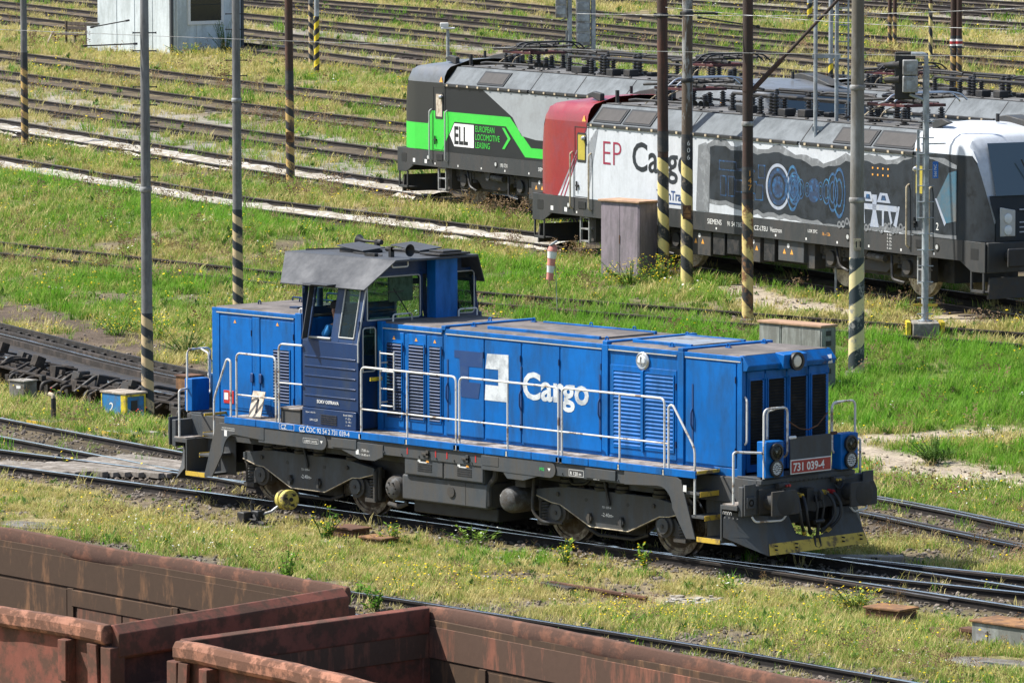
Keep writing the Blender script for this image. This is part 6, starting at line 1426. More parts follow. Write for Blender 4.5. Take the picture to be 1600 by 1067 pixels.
text('ELL', .62, 'v_dark', EL, on_y(-6.32, -1.5005, 1.57), bold=.02, sx=.82)
for i, t in enumerate(('EUROPEAN', 'LOCOMOTIVE', 'LEASING')): text(t, .215, 'v_green', EL, on_y(-5.18, -1.498, 1.92-.205*i), sx=.95)
text('193 731', .13, 'print_white', EL, on_y(-3.9, -1.4865, 1.09)); text('SIEMENS', .13, 'print_white', EL, on_y(-1.9, -1.4865, 1.09))
# ---- silver one farther back, only its roof showing
c, hd, sl = place_on('t8', 1196, 3.5, .93)
GR, vp = vectron('silver grey electric locomotive farthest back, only its roof showing above the others', c, hd, 0.0, .93, dict(side='v_silver', cab=('v_silver', 'v_silver'), cabroof=('v_silver', 'v_silver'), blind=False, hatch=((-5.2, -3.8), (4.0, 5.4)), panto=(-4.6, 4.4)))

# ================================================================== open freight wagons in the foreground
WZ = 1.08
def wagon(label, end, heading, dr, W, L, H, sk, group='rusty open freight wagons'):
    """dr=-1: the wagon runs to the left of its visible end, +1: to the right"""
    w_ = thing('open_wagon', label, 'wagon', (end[0], end[1], WZ), heading, group)
    def wp(n, b, m, bev=.006, parent=w_):
        b.v = [(p[0]-sk*p[1], p[1], p[2]) for p in b.v]; return b.build(n, m, parent, bev)
    hw = W/2; xs_ = sorted((0, dr*L)); F = 1.25; t = .035
    wp('floor', MB().box(xs_[0], xs_[1], -hw, hw, F-.08, F), 'wagon_inside')
    for s in (-1, 1):
        ya, yb = sorted((s*hw, s*(hw-t)))
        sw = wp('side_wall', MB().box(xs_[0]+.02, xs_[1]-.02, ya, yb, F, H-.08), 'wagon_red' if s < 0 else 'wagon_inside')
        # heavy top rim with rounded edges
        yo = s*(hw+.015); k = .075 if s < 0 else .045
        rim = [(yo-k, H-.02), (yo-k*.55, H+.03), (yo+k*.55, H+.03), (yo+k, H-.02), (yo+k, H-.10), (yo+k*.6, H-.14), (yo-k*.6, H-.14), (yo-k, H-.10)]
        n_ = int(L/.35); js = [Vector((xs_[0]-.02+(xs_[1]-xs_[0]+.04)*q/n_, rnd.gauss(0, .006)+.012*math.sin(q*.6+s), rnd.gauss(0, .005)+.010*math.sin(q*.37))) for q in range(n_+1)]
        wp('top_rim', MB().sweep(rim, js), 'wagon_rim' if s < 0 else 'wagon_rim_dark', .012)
        # outside posts
        n = 9
        for i in range(n):
            x = dr*(.55+i*(L-1.1)/(n-1)); ya, yb = sorted((s*hw, s*(hw+.10)))
            wp('side_post', MB().box(x-.06, x+.06, ya, yb, F-.15, H-.14).prism([(x-.06, H-.5), (x+.06, H-.5), (x+.06, H-.14), (x-.06, H-.14)], 'y', s*(hw+.10), s*(hw+.13)), 'wagon_red')
        # inside: welded upper band, vertical seams, two pairs of door panels
        si = s*(hw-t); o_ = -s*.012
        if s > 0:
            wp('inner_band', MB().box(xs_[0]+.05, xs_[1]-.05, *sorted((si, si+o_)), H-.42, H-.14), 'wagon_patch' if dr > 0 else 'wagon_inside', .004)
            for i in range(7):
                x0 = dr*(.9+i*1.72); d0, d1 = sorted((x0, x0+dr*1.62))
                if i % 2:
                    for q in range(2):
                        a = d0+.06+q*.76; wp('door_panel', MB().box(a, a+.74, *sorted((si, si+o_*1.6)), F+.02, H-.60), 'wagon_patch', .006)
                    wp('door_header', MB().box(d0-.02, d1+.02, *sorted((si, si+o_*2.4)), H-.60, H-.44), 'wagon_inside', .006)
                else: wp('inner_panel', MB().box(d0+.03, d1-.03, *sorted((si, si+o_*.6)), F+.02, H-.45), 'wagon_inside', .004)
            for i in range(8):
                x0 = dr*(.85+i*1.72); wp('inner_seam', MB().box(x0-.05, x0+.05, *sorted((si, si+o_*2)), F, H-.43), 'wagon_inside', .006)
    # visible end wall: sloping top rim, recessed panel, ledge, corner posts, hooks
    xo = -dr*.05; ex = sorted((0, dr*.04))
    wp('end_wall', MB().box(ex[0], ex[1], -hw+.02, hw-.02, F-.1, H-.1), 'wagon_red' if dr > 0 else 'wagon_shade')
    wp('end_rim', MB().prism([(dr*.06, H+.02), (-dr*.02, H+.035), (-dr*.11, H-.04), (-dr*.11, H-.24), (-dr*.02, H-.28), (dr*.06, H-.2)], 'y', -hw+.04, hw-.04), 'wagon_red', .01)
    if dr < 0:
        led = wp('end_ledge', MB().prism([(.0, H-.52), (.34, H-.62), (.36, H-.78), (0, H-.86)], 'y', -hw+.35, hw-.5), 'wagon_red', .01)
        MB().prism([(.01, H-.515), (.34, H-.615), (.34, H-.607), (.01, H-.507)], 'y', -hw+.36, hw-.51).build('ledge_top', 'moss_green', led)
    else:
        wp('inner_band', MB().box(dr*.04, dr*.075, -hw+.05, hw-.05, H-1.05, H-.92), 'wagon_red', .01); wp('inner_lip', MB().box(dr*.04, dr*.052, -hw+.05, hw-.05, H-.42, H-.16), 'wagon_patch', .004)
    for s in (-1, 1):
        wp('corner_post', MB().box(min(-dr*.10, dr*.05), max(-dr*.10, dr*.05), *sorted((s*(hw+.06), s*(hw-.12))), F-.2, H-.15), 'wagon_red', .01)
        wp('corner_brace', MB().prism([(dr*.10, H-.14), (dr*.24, H-.14), (dr*.08, F), (-dr*.02, F)], 'y', s*(hw+.04), s*(hw+.075)), 'wagon_red', .006)
    hk = wp('lashing_hook', MB().tube([(-dr*.16, -hw+.10, H-.62), (-dr*.24, -hw+.20, H-.56), (-dr*.26, -hw+.30, H-.62), (-dr*.26, -hw+.30, H-1.1)], .035, 8, .08), 'wagon_red', 0)
    MB().cyl((-dr*.12, -hw+.10, H-.66), (-dr*.24, -hw+.10, H-.66), .05, n=10).cyl((-dr*.12, -hw+.03, H-.58), (-dr*.20, -hw+.03, H-.58), .03, n=8).build('pin', 'rust', hk)
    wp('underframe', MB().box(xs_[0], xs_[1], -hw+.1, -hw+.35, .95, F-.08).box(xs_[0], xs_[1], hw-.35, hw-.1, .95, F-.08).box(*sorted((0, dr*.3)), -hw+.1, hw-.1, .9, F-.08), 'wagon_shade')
    for q in (2.0, L-2.0):
        for x in (q-.9, q+.9):
            for s in (-1, 1): wp('wheel', MB().lathe([(.05, s*.68), (.47, s*.68), (.47, s*.71), (.45, s*.72), (.45, s*.81), (.1, s*.84)], (dr*x, 0, .455), (0, 1, 0), 28), 'wheel_steel', 0)
        wp('bogie_frame', MB().box(dr*q-1.4, dr*q+1.4, -1.1, -.95, .4, .75).box(dr*q-1.4, dr*q+1.4, .95, 1.1, .4, .75).box(dr*q-.2, dr*q+.2, -1.0, 1.0, .4, .9), 'black')
    for s in (-1, 1): wp('buffer', MB().cyl((0, s*.875, 1.05), (-dr*.25, s*.875, 1.05), .12, n=14).cyl((-dr*.25, s*.875, 1.05), (-dr*.30, s*.875, 1.05), .24, n=20), 'black', 0)
    return w_
wagon('rusty open wagon at the lower left, the farther of the two', (27.88, -29.62), math.radians(-4.0), -1, 3.04, 13.5, 3.30, .20)
wagon('rusty open wagon at the bottom centre with its inner end wall showing', (29.12, -29.80), math.radians(-6.6), 1, 2.90, 13.5, 3.30, .13)
e = thing('railway_track', 'track under the rusty open wagons', None, kind='structure')
for s in (-1, 1):
    line = [Vector((x, -29.66-.068*(x-28)-.001*(x-28)**2*0+s*.75, WZ)) for x in range(-20, 70, 6)]
    r = MB().sweep(RAIL, line).build('rail', 'rail_rust', e); MB().sweep(HEAD, line).build('rail_head', 'rail_head_worn', r)

# ================================================================== poles
R2 = Vector((RT[0], RT[1], 0)).normalized(); TOCAM = Vector((-FW[0], -FW[1], 0)).normalized()
def base(px_, py_):
    p = G(px_, py_); p.z = gz(p.x, p.y); return p, FPX/to_px(p)[2]
def pole(label, px_, py_, w, shaft, bands, top=9.5, taper=.72, n=14, group='striped yard poles', pegs=None, name='catenary_pole', sq=False):
    """tapering pole; bands = (photo row of top, row of bottom, material)"""
    p, S = base(px_, py_); t = thing(name, label, 'pole', p, 0.0, group); t.rotation_euler = (rnd.gauss(0, .004), rnd.gauss(0, .004), 0); r0 = w/2/S; top_z = top
    def rad(z): return r0*(1-(1-taper)*z/top_z)
    nn = 4 if sq else n
    MB().cyl((0, 0, -.3), (0, 0, top_z), r0*1.02, r0*taper, nn).build('shaft', shaft, t)
    for a, b_, m_ in bands:
        z1, z0 = (py_-a)/S, max(-.1, (py_-b_)/S); k = max(1, int((z1-z0)/.5)); bb = MB()
        bb.lathe([(rad(z0)+.006+(r0*.02), z0)]+[(rad(z0+(z1-z0)*i/k)+.006+r0*.02*(1-i/k), z0+(z1-z0)*i/k) for i in range(1, k+1)], (0, 0, 0), (0, 0, 1), nn); bb.build('painted_band', m_, t)
    if pegs:
        for yy in pegs:
            z = (py_-yy)/S; o = MB()
            o.cyl(tuple(-R2*(rad(z)+.13)+Vector((0, 0, z))), tuple(R2*(rad(z)+.13)+Vector((0, 0, z))), .012, n=6)
            for s in (-1, 1): o.cyl(tuple(R2*s*(rad(z)+.13)+Vector((0, 0, z))), tuple(R2*s*(rad(z)+.15)+Vector((0, 0, z))), .022, n=8)
            o.build('climbing_peg', 'black', t)
    MB().lathe([(r0*1.6, -.1), (r0*1.5, .05), (r0*1.15, .07)], (0, 0, 0), (0, 0, 1), nn).build('footing', 'concrete_dark', t)
    return t, S, rad
def plate(t, S, py_, yy, w, h, m_, rad, nm='sign', off=0.0, tilt=0):
    """flat plate fixed to a pole, facing the camera side"""
    z = (py_-yy)/S; d = TOCAM*(rad(z)+.012+off); M_ = Matrix.Translation(d+Vector((0, 0, z))) @ Matrix.Rotation(math.atan2(TOCAM.y, TOCAM.x), 4, 'Z')
    return MB().box(-.006, .006, -w/2, w/2, -h/2, h/2, M_).build(nm, m_, t), M_
pl1 = pole('grey concrete pole with tan and black stripes in front of the rail brake', 231, 636, 19, 'pole_concrete', [(455, 640, 'stripe_tan')], 12, .55, pegs=(19, 47, 103, 131, 159, 215, 243))
pl2 = pole('grey concrete pole with tan and black stripes rising behind the short blue hood', 372, 478, 16, 'pole_concrete', [(318, 480, 'stripe_tan')], 12, .6, pegs=(14, 38, 86, 110, 150))
pole('slim grey pole with ochre and black stripes near the left edge', 39, 222, 11, 'pole_concrete', [(100, 224, 'stripe_ochre'), (76, 100, 'pole_black')], 10, .8)
p4 = pole('rust red pole with ochre and black stripes left of the green cab', 454, 281, 13, 'pole_rust', [(140, 282, 'stripe_ochre'), (104, 134, 'pole_black')], 10, .92)
s_, M_ = plate(p4[0], p4[1], 281, 207, .22, .30, 'rust_orange', p4[2]); MB().prism([(-.08, -.06), (.08, -.06), (0, .09)], 'x', .007, .010, M_).build('warning_triangle', 'rust', s_)
pole('thin black and tan striped pole at the top left of centre', 486, 97, 7, 'pole_concrete', [(0, 97, 'stripe_tan')], 7, .9)
pole('short grey post with bright yellow and black stripes beside a tan one', 495, 112, 8, 'galv', [(20, 113, 'stripe_bright')], 7, .8)
p6 = pole('brown rusty pole, left of the striped pair, beside the mauve cabinet', 1037, 426, 17, 'pole_rust', [(237, 428, 'stripe_yellow'), (196, 228, 'pole_black')], 10, .95)
p7 = pole('peeling grey pole, right of the striped pair, beside the mauve cabinet', 1073, 438, 18, 'pole_peeling', [(241, 440, 'stripe_yellow'), (201, 241, 'pole_black')], 10, .85)
s_, M_ = plate(p7[0], p7[1], 438, 322, .20, .32, 'rust', p7[2], off=.01); MB().prism([(-.08, -.02), (.08, -.02), (0, .13)], 'x', .007, .010, M_).build('warning_triangle', 'rust_orange', s_); MB().box(.007, .010, -.08, .08, -.12, -.05, M_).build('sign_text_field', 'rust_orange', s_)
for i, ch in enumerate('606'): text(ch, .16, 'print_white', p7[0], Matrix.Translation(TOCAM*(p7[2](3.3)+.025)+R2*.04+Vector((0, 0, (438-214-i*11)/p7[1]-.06))) @ Matrix.Rotation(math.atan2(TOCAM.y, TOCAM.x), 4, 'Z') @ on_x(0, -.05, 0))
p8 = pole('tall rusty pole with flaking yellow and black stripes right of the striped pair', 1168, 494, 17, 'pole_rust_dark', [(303, 497, 'stripe_rusty'), (252, 292, 'pole_black')], 10, .93)
for i, ch in enumerate('147'): text(ch, .17, 'orange', p8[0], Matrix.Translation(TOCAM*(p8[2](3)+.02)+R2*.05+Vector((0, 0, (494-262-i*11)/p8[1]-.06))) @ Matrix.Rotation(math.atan2(TOCAM.y, TOCAM.x), 4, 'Z') @ on_x(0, -.05, 0))
zc = (494-132)/p8[1]; q0 = R2*.12+Vector((0, 0, zc)); q1 = q0+R2*1.75+Vector((0, 0, 1.85))
cz = MB().cyl(tuple(q0), tuple(q0+(q1-q0)*.35), .055, n=10).cyl(tuple(q0+(q1-q0)*.33), tuple(q1+(q1-q0)*.5), .035, n=10); cz.lathe([(.125, -.04), (.125, .04)], (0, 0, zc), (0, 0, 1), 14); cz.build('cantilever_tube', 'pole_rust_dark', p8[0])
p9 = pole('thick mottled concrete pole numbered 11 right of the blue hood', 1338, 573, 24, 'pole_mottled', [(390, 578, 'stripe_pale')], 11, .72, 18)
s_, M_ = plate(p9[0], p9[1], 573, 369, .15, .24, 'cream', p9[2], off=.004); text('11', .17, 'print_black', s_, M_ @ on_x(.0075, -.065, -.055), bold=.004)
for px_, w in ((1489, 9), (1498, 9)):
    q = pole('rusty pole with a white and red band, %s of a pair at the upper right' % ('left' if px_ == 1489 else 'right'), px_, 158, w, 'pole_rust', [(70, 160, 'stripe_ochre'), (50, 70, 'pole_black')], 7, .97, sq=False)
    MB().lathe([(w/2/q[1]+.02, 0), (w/2/q[1]+.02, .22)], (0, 0, (158-66)/q[1]), (0, 0, 1), 14).build('white_band', 'print_white', q[0]); MB().lathe([(w/2/q[1]+.026, 0), (w/2/q[1]+.026, .09)], (0, 0, (158-63)/q[1]), (0, 0, 1), 14).build('red_band', 'plate_red', q[0])
    if px_ == 1498: s_, M_ = plate(q[0], q[1], 158, 130, .18, .3, 'yellow', q[2])
for px_, sd_ in ((1390, 'left'), (1398, 'right')): pole('dark brown pole, %s of a close pair at the top right' % sd_, px_, 66, 6, 'pole_rust_dark', [(20, 66, 'stripe_ochre')], 5, .95)
pole('slim striped pole at the top right between two brown pairs', 1454, 92, 6, 'pole_rust_dark', [(0, 92, 'stripe_yellow')], 6, .8)
pole('bright yellow and black striped post at the top edge right of centre', 1265, 31, 8, 'galv', [(0, 31, 'stripe_bright')], 4, .9)
pole('pale grey mast with a bright striped foot behind the lattice ladder', 1298, 142, 7, 'galv', [(93, 140, 'stripe_bright')], 7, .95)
def arm(t, S, px0, py0, x0, y0, x1, y1, r=.025, m_='black'):
    a = R2*((x0-px0)/S)+Vector((0, 0, (py0-y0)/S)); b_ = R2*((x1-px0)/S)+Vector((0, 0, (py0-y1)/S)); o = MB().cyl(tuple(a), tuple(b_), r, n=8)
    for q in (a, b_): o.lathe([(r*1.5, -.04), (r*1.8, 0), (r*1.5, .04)], tuple(q), tuple((b_-a).normalized()), 8)
    return o.build('bracket_arm', m_, t)
arm(p6[0], p6[1], 1037, 426, 1026, 15, 1066, 18); arm(p7[0], p7[1], 1073, 438, 1064, 13, 1118, 13); arm(p8[0], p8[1], 1168, 494, 1092, 20, 1184, 34, .018)
for q, py_, yy in ((p6, 426, 16), (p7, 438, 13), (p7, 438, 117), (p8, 494, 185), (p9, 573, 125), (p9, 573, 300), (pl1, 636, 262), (pl2, 478, 148)):
    z = (py_-yy)/q[1]; MB().lathe([(q[2](z)+.012, -.05), (q[2](z)+.022, -.03), (q[2](z)+.022, .03), (q[2](z)+.012, .05)], (0, 0, z), (0, 0, 1), 14).build('collar', 'black' if q in (p6, p7) else 'steel_grey', q[0])
arm(pl1[0], pl1[1], 231, 636, 139, 39, 217, 36, .014); arm(pl1[0], pl1[1], 231, 636, 150, 10, 205, 0, .012)
# ---- twin post ladder gantry leg in front of the mural
p, S = base(1290, 452); t = thing('signal_gantry_leg', 'slim grey twin post gantry leg with ladder rungs before the mural', 'gantry', p)
def rr(px_): return R2*((px_-1290)/S)
for px_, yb in ((1273, 312), (1306, 366)):
    MB().tube([tuple(rr(px_)+Vector((0, 0, (452-yb)/S))), tuple(rr(px_)+Vector((0, 0, 7.6)))], .045, 8).build('post', 'galv', t)
for yy in (79, 192, 310):
    MB().box(-.02, .02, -.32, .32, -.05, .05, Matrix.Translation(Vector((0, 0, (452-yy)/S))) @ Matrix.Rotation(math.atan2(TOCAM.y, TOCAM.x), 4, 'Z')).build('cross_bar', 'galv', t)
for yy in range(5, 360, 26): MB().tube([tuple(rr(1306)+Vector((0, 0, (452-yy)/S))), tuple(rr(1324)+Vector((0, 0, (452-yy)/S)))], .014, 6).build('rung', 'galv', t)
MB().tube([tuple(rr(1324)+Vector((0, 0, .2))), tuple(rr(1324)+Vector((0, 0, 7.6)))], .02, 6).build('ladder_stile', 'galv', t)
MB().tube([tuple(rr(1306)+Vector((0, 0, -.2))), tuple(rr(1306)+Vector((0, 0, 1.4)))], .03, 6).build('post', 'galv', t)
# ---- colour light signal with ladder on a striped concrete foot
p, S = base(1445, 520); t = thing('light_signal', 'colour light signal seen from behind on a galvanised ladder mast with a yellow edged foot', 'signal', p)
ML = Matrix.Rotation(math.atan2(TOCAM.y, TOCAM.x), 4, 'Z')      # local x towards the camera, y to the picture right
def up(yy): return (520-yy)/S
MB().prism([(-.40, -.28), (.40, -.28), (.40, .28), (-.40, .28)], 'z', 0, .38, ML).build('foot', 'concrete', t, .02)
for y in (-.36, .36): MB().box(-.285, .285, y-.045, y+.045, .0, .385, ML).build('foot_stripe', 'yellow_clean', t)
MB().box(.275, .285, .08, .18, .0, .385, ML).build('foot_stripe', 'yellow_clean', t)
MB().cyl((0, 0, .38), (0, 0, up(95)), .075, .068, 14).lathe([(.16, .38), (.16, .41), (.08, .42)], (0, 0, 0), (0, 0, 1), 12).build('mast', 'galv', t)
yoke = MB().tube([tuple(ML @ Vector((0, 0, up(98)))), tuple(ML @ Vector((0, 0, up(78)))), tuple(ML @ Vector((0, -.06, up(75)))), tuple(ML @ Vector((0, -.32, up(75))))], .045, 8, .12).tube([tuple(ML @ Vector((0, 0, up(148)))), tuple(ML @ Vector((0, -.35, up(138))))], .035, 8)
yoke.build('yoke', 'galv', t)
MB().box(-.12, -.08, -.66, -.22, up(146), up(72), ML).build('backboard', 'black', t, .02)
for a, b_ in ((84, 108), (109, 135)): hb = MB().box(-.08, .10, -.50, -.18, up(b_), up(a), ML).build('lamp_case', 'steel_grey', t, .02); MB().box(.10, .106, -.42, -.24, up(b_)+.08, up(a)-.1, ML).build('case_lid', 'galv', hb)
for yy in (92, 115): MB().tube([tuple(ML @ Vector((-.12, -.55, up(yy)))), tuple(ML @ Vector((-.22, -.86, up(yy)-.02)))], lambda k: .10-.04*k, 12).build('lamp_hood', 'under_grey', t)
for yy in range(180, 500, 25): MB().tube([tuple(ML @ Vector((.06, -.17, up(yy)))), tuple(ML @ Vector((.06, .17, up(yy))))], .012, 6).build('rung', 'galv', t)
MB().box(-.03, .03, -.19, -.13, up(335), up(193), ML).build('cable_duct', 'galv', t)
s_ = MB().box(.08, .09, .14, .26, up(268), up(242), ML).build('name_plate', 'sign_blue', t); text('Sdd NC', .085, 'print_white', s_, ML @ Matrix.Translation((.0915, .225, up(266))) @ Matrix(((0, 0, 1, 0), (0, -1, 0, 0), (1, 0, 0, 0), (0, 0, 0, 1))))
MB().tube([tuple(ML @ Vector((.02, -.1, up(215)))), tuple(ML @ Vector((.02, .42, up(214))))], .014, 6).build('arm', 'galv', t)
for sd_ in (-1, 1): MB().box(.06, .09, sd_*.16-.1, sd_*.16+.1, up(468), up(464), ML).build('climb_guard', 'yellow', t)
# ---- two signal masts seen from behind at the top
for px_, py_, x0, x1, y1, lb in ((890, 122, 868, 890, 22, 'pale signal mast with a small case, left of two at the top'), (927, 134, 900, 934, 66, 'pale signal mast with a tall louvred case, right of two at the top')):
    p, S = base(px_, py_); t = thing('signal_mast', lb, 'signal', p)
    MB().cyl((0, 0, -.1), (0, 0, 5.5), .085, .08, 12).build('mast', 'galv', t)
    a, b_ = (x0-px_)/S, (x1-px_)/S-.08
    cs = MB().box(-.12, .10, a, min(b_, -.09) if px_ == 890 else -.1, (py_-y1)/S, 5.4, ML).build('case', 'steel_grey', t, .02)
    for k in range(5 if px_ == 927 else 2): MB().box(.10, .115, a+.04, -.14, (py_-y1)/S+.12+.36*k, (py_-y1)/S+.40+.36*k, ML).build('case_panel', 'galv', cs, .01)
    MB().tube([tuple(ML @ Vector((0, 0, (py_-y1)/S+.05))), tuple(ML @ Vector((0, -.3, (py_-y1)/S-.1)))], .03, 6).build('bracket', 'galv', t)
    MB().box(-.05, .05, -.14, -.09, .2, (py_-y1)/S-.4, ML).build('cable_duct', 'steel_grey', t)
p, S = base(700, 118); t = thing('camera_post', 'slim grey post with a white box on top above the green locomotive', 'post', p)
MB().cyl((0, 0, -.1), (0, 0, (118-40)/S), .06, n=10).build('post', 'galv', t); MB().box(-.12, .12, -.25, .25, (118-40)/S, (118-38)/S+.02, ML).box(-.1, .1, -.28, .02, (118-37)/S, (118-30)/S, ML).build('housing', 'print_white', t, .02)
# overhead wires low across the top
for k, (a, b_) in enumerate((((-40, 45), (1700, 90)), ((900, 22), (1700, 8)), ((1040, 12), (1700, 48)))):
    pa, pb = G(a[0], 300), G(b_[0], 330); 
    def aim(px_, py_, D): d = ray(px_, py_); return Vector(CAM+d*D)
    A1, B1 = aim(a[0], a[1], 118), aim(b_[0], b_[1], 112)
    pts = [A1.lerp(B1, i/12)-Vector((0, 0, .12*math.sin(math.pi*i/12))) for i in range(13)]
    o = MB().tube(pts, .006, 5).build('overhead_wire', 'steel_grey'); tag(o, ['thin overhead wire crossing the whole top of the view', 'thin overhead wire rising to the upper right corner', 'thin overhead wire falling towards the right edge'][k], 'wire', 'overhead wires')

# ================================================================== hut with bench and bins
p = G(268, 80); p.z = gz(p.x, p.y); hut = thing('hut', 'pale blue grey metal hut with a dark window at the top left', 'building', p, 0)
MB().box(-4.55, 0, 0, 3.6, -.4, 2.9).build('walls', 'wall_pale', hut, .01)
for x in np.arange(-4.4, -.2, 1.1): MB().box(x, x+1.06, -.022, .001, .02, 2.8).build('wall_panel', 'wall_pale', hut, .008)
for y in np.arange(.12, 3.4, 1.15): MB().box(-.001, .022, y, y+1.1, .02, 2.8).build('wall_panel', 'wall_pale', hut, .008)
MB().box(-.06, .05, -.05, .06, -.3, 2.9).build('corner_trim', 'wall_trim', hut, .005); MB().box(-.03, .05, 3.55, 3.68, -.3, 2.9).build('corner_trim', 'wall_trim', hut, .005)
MB().box(-4.75, .2, -.25, 3.85, 2.9, 3.02).build('roof', 'steel_grey', hut, .02)
MB().cyl((.06, .25, -.1), (.06, .25, 2.9), .045, n=8).build('downpipe', 'wall_pale', hut)
MB().box(-4.6, .03, -.03, 3.65, -.5, .04).build('plinth', 'concrete_dark', hut, .01)
w = MB().box(.022, .05, .86, 2.52, 1.25, 2.65).build('window', 'dark_glass_room', hut) if 'dark_glass_room' in MAT else None
mat('dark_glass_room', (.02, .022, .026), .12, fine=False, coat=.5)
if w is None: w = MB().box(.022, .05, .92, 2.5, 1.28, 2.7).build('window', 'dark_glass_room', hut)
MB().box(.022, .075, .80, .92, 1.14, 2.8).box(.022, .075, 2.5, 2.62, 1.14, 2.8).box(.022, .075, .92, 2.5, 1.14, 1.28).build('frame', 'print_white', w)
MB().box(.052, .06, .92, 2.5, 1.9, 1.93).build('blind', 'interior_dark', w)
def simple(name, label, cat, b, m_, loc, rz=0, bev=.01, group=None): o = b.build(name, m_, None, bev, True, loc, rz); return tag(o, label, cat, group)
p, S = base(153, 74); t = thing('meter_cabinet', 'weathered pale meter cabinet against the left end of the hut', 'cabinet', p); MB().box(-.4, .4, -.25, .25, 0, 1.05).build('case', 'concrete', t, .02); MB().box(-.36, .36, -.265, -.25, .1, .95).build('door', 'wall_pale', t, .01); MB().box(-.44, .44, -.3, .3, 1.05, 1.1).build('lid', 'concrete_dark', t, .01)
p, S = base(180, 74); t = thing('rain_barrel', 'grey rain barrel with a flat lid in front of the hut', 'barrel', p); MB().lathe([(.34, 0), (.38, .3), (.38, .7), (.34, 1.0)], (0, 0, 0), (0, 0, 1), 20).build('body', 'steel_grey', t); MB().lathe([(.42, 1.0), (.42, 1.05), (.1, 1.08)], (0, 0, 0), (0, 0, 1), 20).build('lid', 'cream', t)
for z in (.3, .65): MB().lathe([(.375, z), (.395, z+.03), (.375, z+.06)], (0, 0, 0), (0, 0, 1), 20).build('hoop', 'galv', t)
p, S = base(112, 66); t = thing('bench', 'dark wooden garden bench left of the hut', 'bench', p, math.radians(-8))
for y in (-.30, -.10, .10): MB().box(-.95, .95, y-.08, y+.08, .42, .46).build('seat_slat', 'sleeper_wood', t, .008)
for z in (.62, .80): MB().box(-.95, .95, .24, .28, z, z+.13).build('back_slat', 'sleeper_wood', t, .008)
for x in (-.8, .8): MB().box(x-.04, x+.04, -.34, -.28, 0, .42).build('leg', 'sleeper_wood', t); MB().box(x-.04, x+.04, .2, .26, 0, .95).build('leg', 'sleeper_wood', t)
MB().add([(-1.2, -.5, 0), (-1.1, -.5, 0), (-.95, -.3, .55), (-1.05, -.3, .55), (-1.2, -.45, 0), (-1.1, -.45, 0), (-.95, -.25, .55), (-1.05, -.25, .55)], [(0, 1, 2, 3), (7, 6, 5, 4), (0, 4, 5, 1), (1, 5, 6, 2), (2, 6, 7, 3), (3, 7, 4, 0)]).build('prop_board', 'sleeper_pale', t)

# ================================================================== cabinets, windsock and small yard things
p, S = base(999, 428); t = thing('switch_cabinet', 'mauve grey steel cabinet with a rusty tan top beside the striped pair of poles', 'cabinet', p, 0)
MB().box(-1.30, 0, 0, .60, .0, 1.80).build('case', 'cabinet_mauve', t, .012)
for x0, x1 in ((-1.26, -.655), (-.645, -.04)): d = MB().box(x0, x1, -.014, .002, .06, 1.74).build('door', 'cabinet_mauve', t, .008); 
MB().box(-.66, -.64, -.03, -.012, .82, 1.02).build('handle', 'rust', t); MB().box(-1.35, .05, -.06, .65, 1.80, 1.85).build('top', 'cabinet_top', t, .01)
MB().box(-1.34, .04, -.04, .64, -.1, .04).build('plinth', 'concrete_dark', t, .01)
p, S = base(1284, 606); t = thing('relay_cabinet', 'weathered grey double cabinet behind the blue hood', 'cabinet', p, 0)
for x0, x1 in ((-1.72, -1.12), (-1.10, 0)):
    MB().box(x0, x1, 0, .40, .0, 1.32).build('case', 'cabinet_grey', t, .012); MB().box(x0-.02, x1+.02, -.04, .44, 1.32, 1.37).build('top', 'cabinet_top', t, .01)
for x0, x1 in ((-1.68, -1.15), (-1.07, -.56), (-.55, -.04)): d = MB().box(x0, x1, -.012, .002, .06, 1.28).build('door', 'cabinet_grey', t, .008); MB().box(x1-.06, x1-.04, -.03, -.01, .55, .70).build('handle', 'black', d)
for z in (.45, .75, 1.0, 1.2): MB().box(.0, .008, .12, .26, z-.05, z+.05).build('socket', 'black', t)
MB().box(-1.76, .03, -.05, .45, -.15, .03).build('plinth', 'concrete', t, .01)
# windsock on a thin post
p, S = base(871, 486); t = thing('windsock', 'limp red and white windsock on a thin wire post behind the blue hood', 'windsock', p)
MB().tube([(0, 0, -.1), tuple(R2*-.03+Vector((0, 0, .9))), tuple(R2*-.10+Vector((0, 0, 1.62)))], .008, 6).build('post', 'galv', t)
def sock(k): return R2*(-.10-.08*k)+Vector((0, 0, 1.64-.80*k))
MB().tube([tuple(sock(0)+R2*.02), tuple(sock(0)+Vector((0, 0, .03)))], .11, 12).build('hoop', 'galv', t)
for i in range(5):
    m_ = 'sock_red' if i % 2 == 0 else 'print_white'
    if 'sock_red' not in MAT: mat('sock_red', (.55, .22, .18), .8, scale=4, var=.15)
    MB().tube([tuple(sock(i/5)), tuple(sock(i/5+.1)+R2*.006), tuple(sock((i+1)/5))], lambda k, i=i: (.115 if i else .05+.07*min(1, k*1.6))-.018*(i+k)/2+.004*math.sin(9*(k+i)), 14).build('sleeve', m_, t)
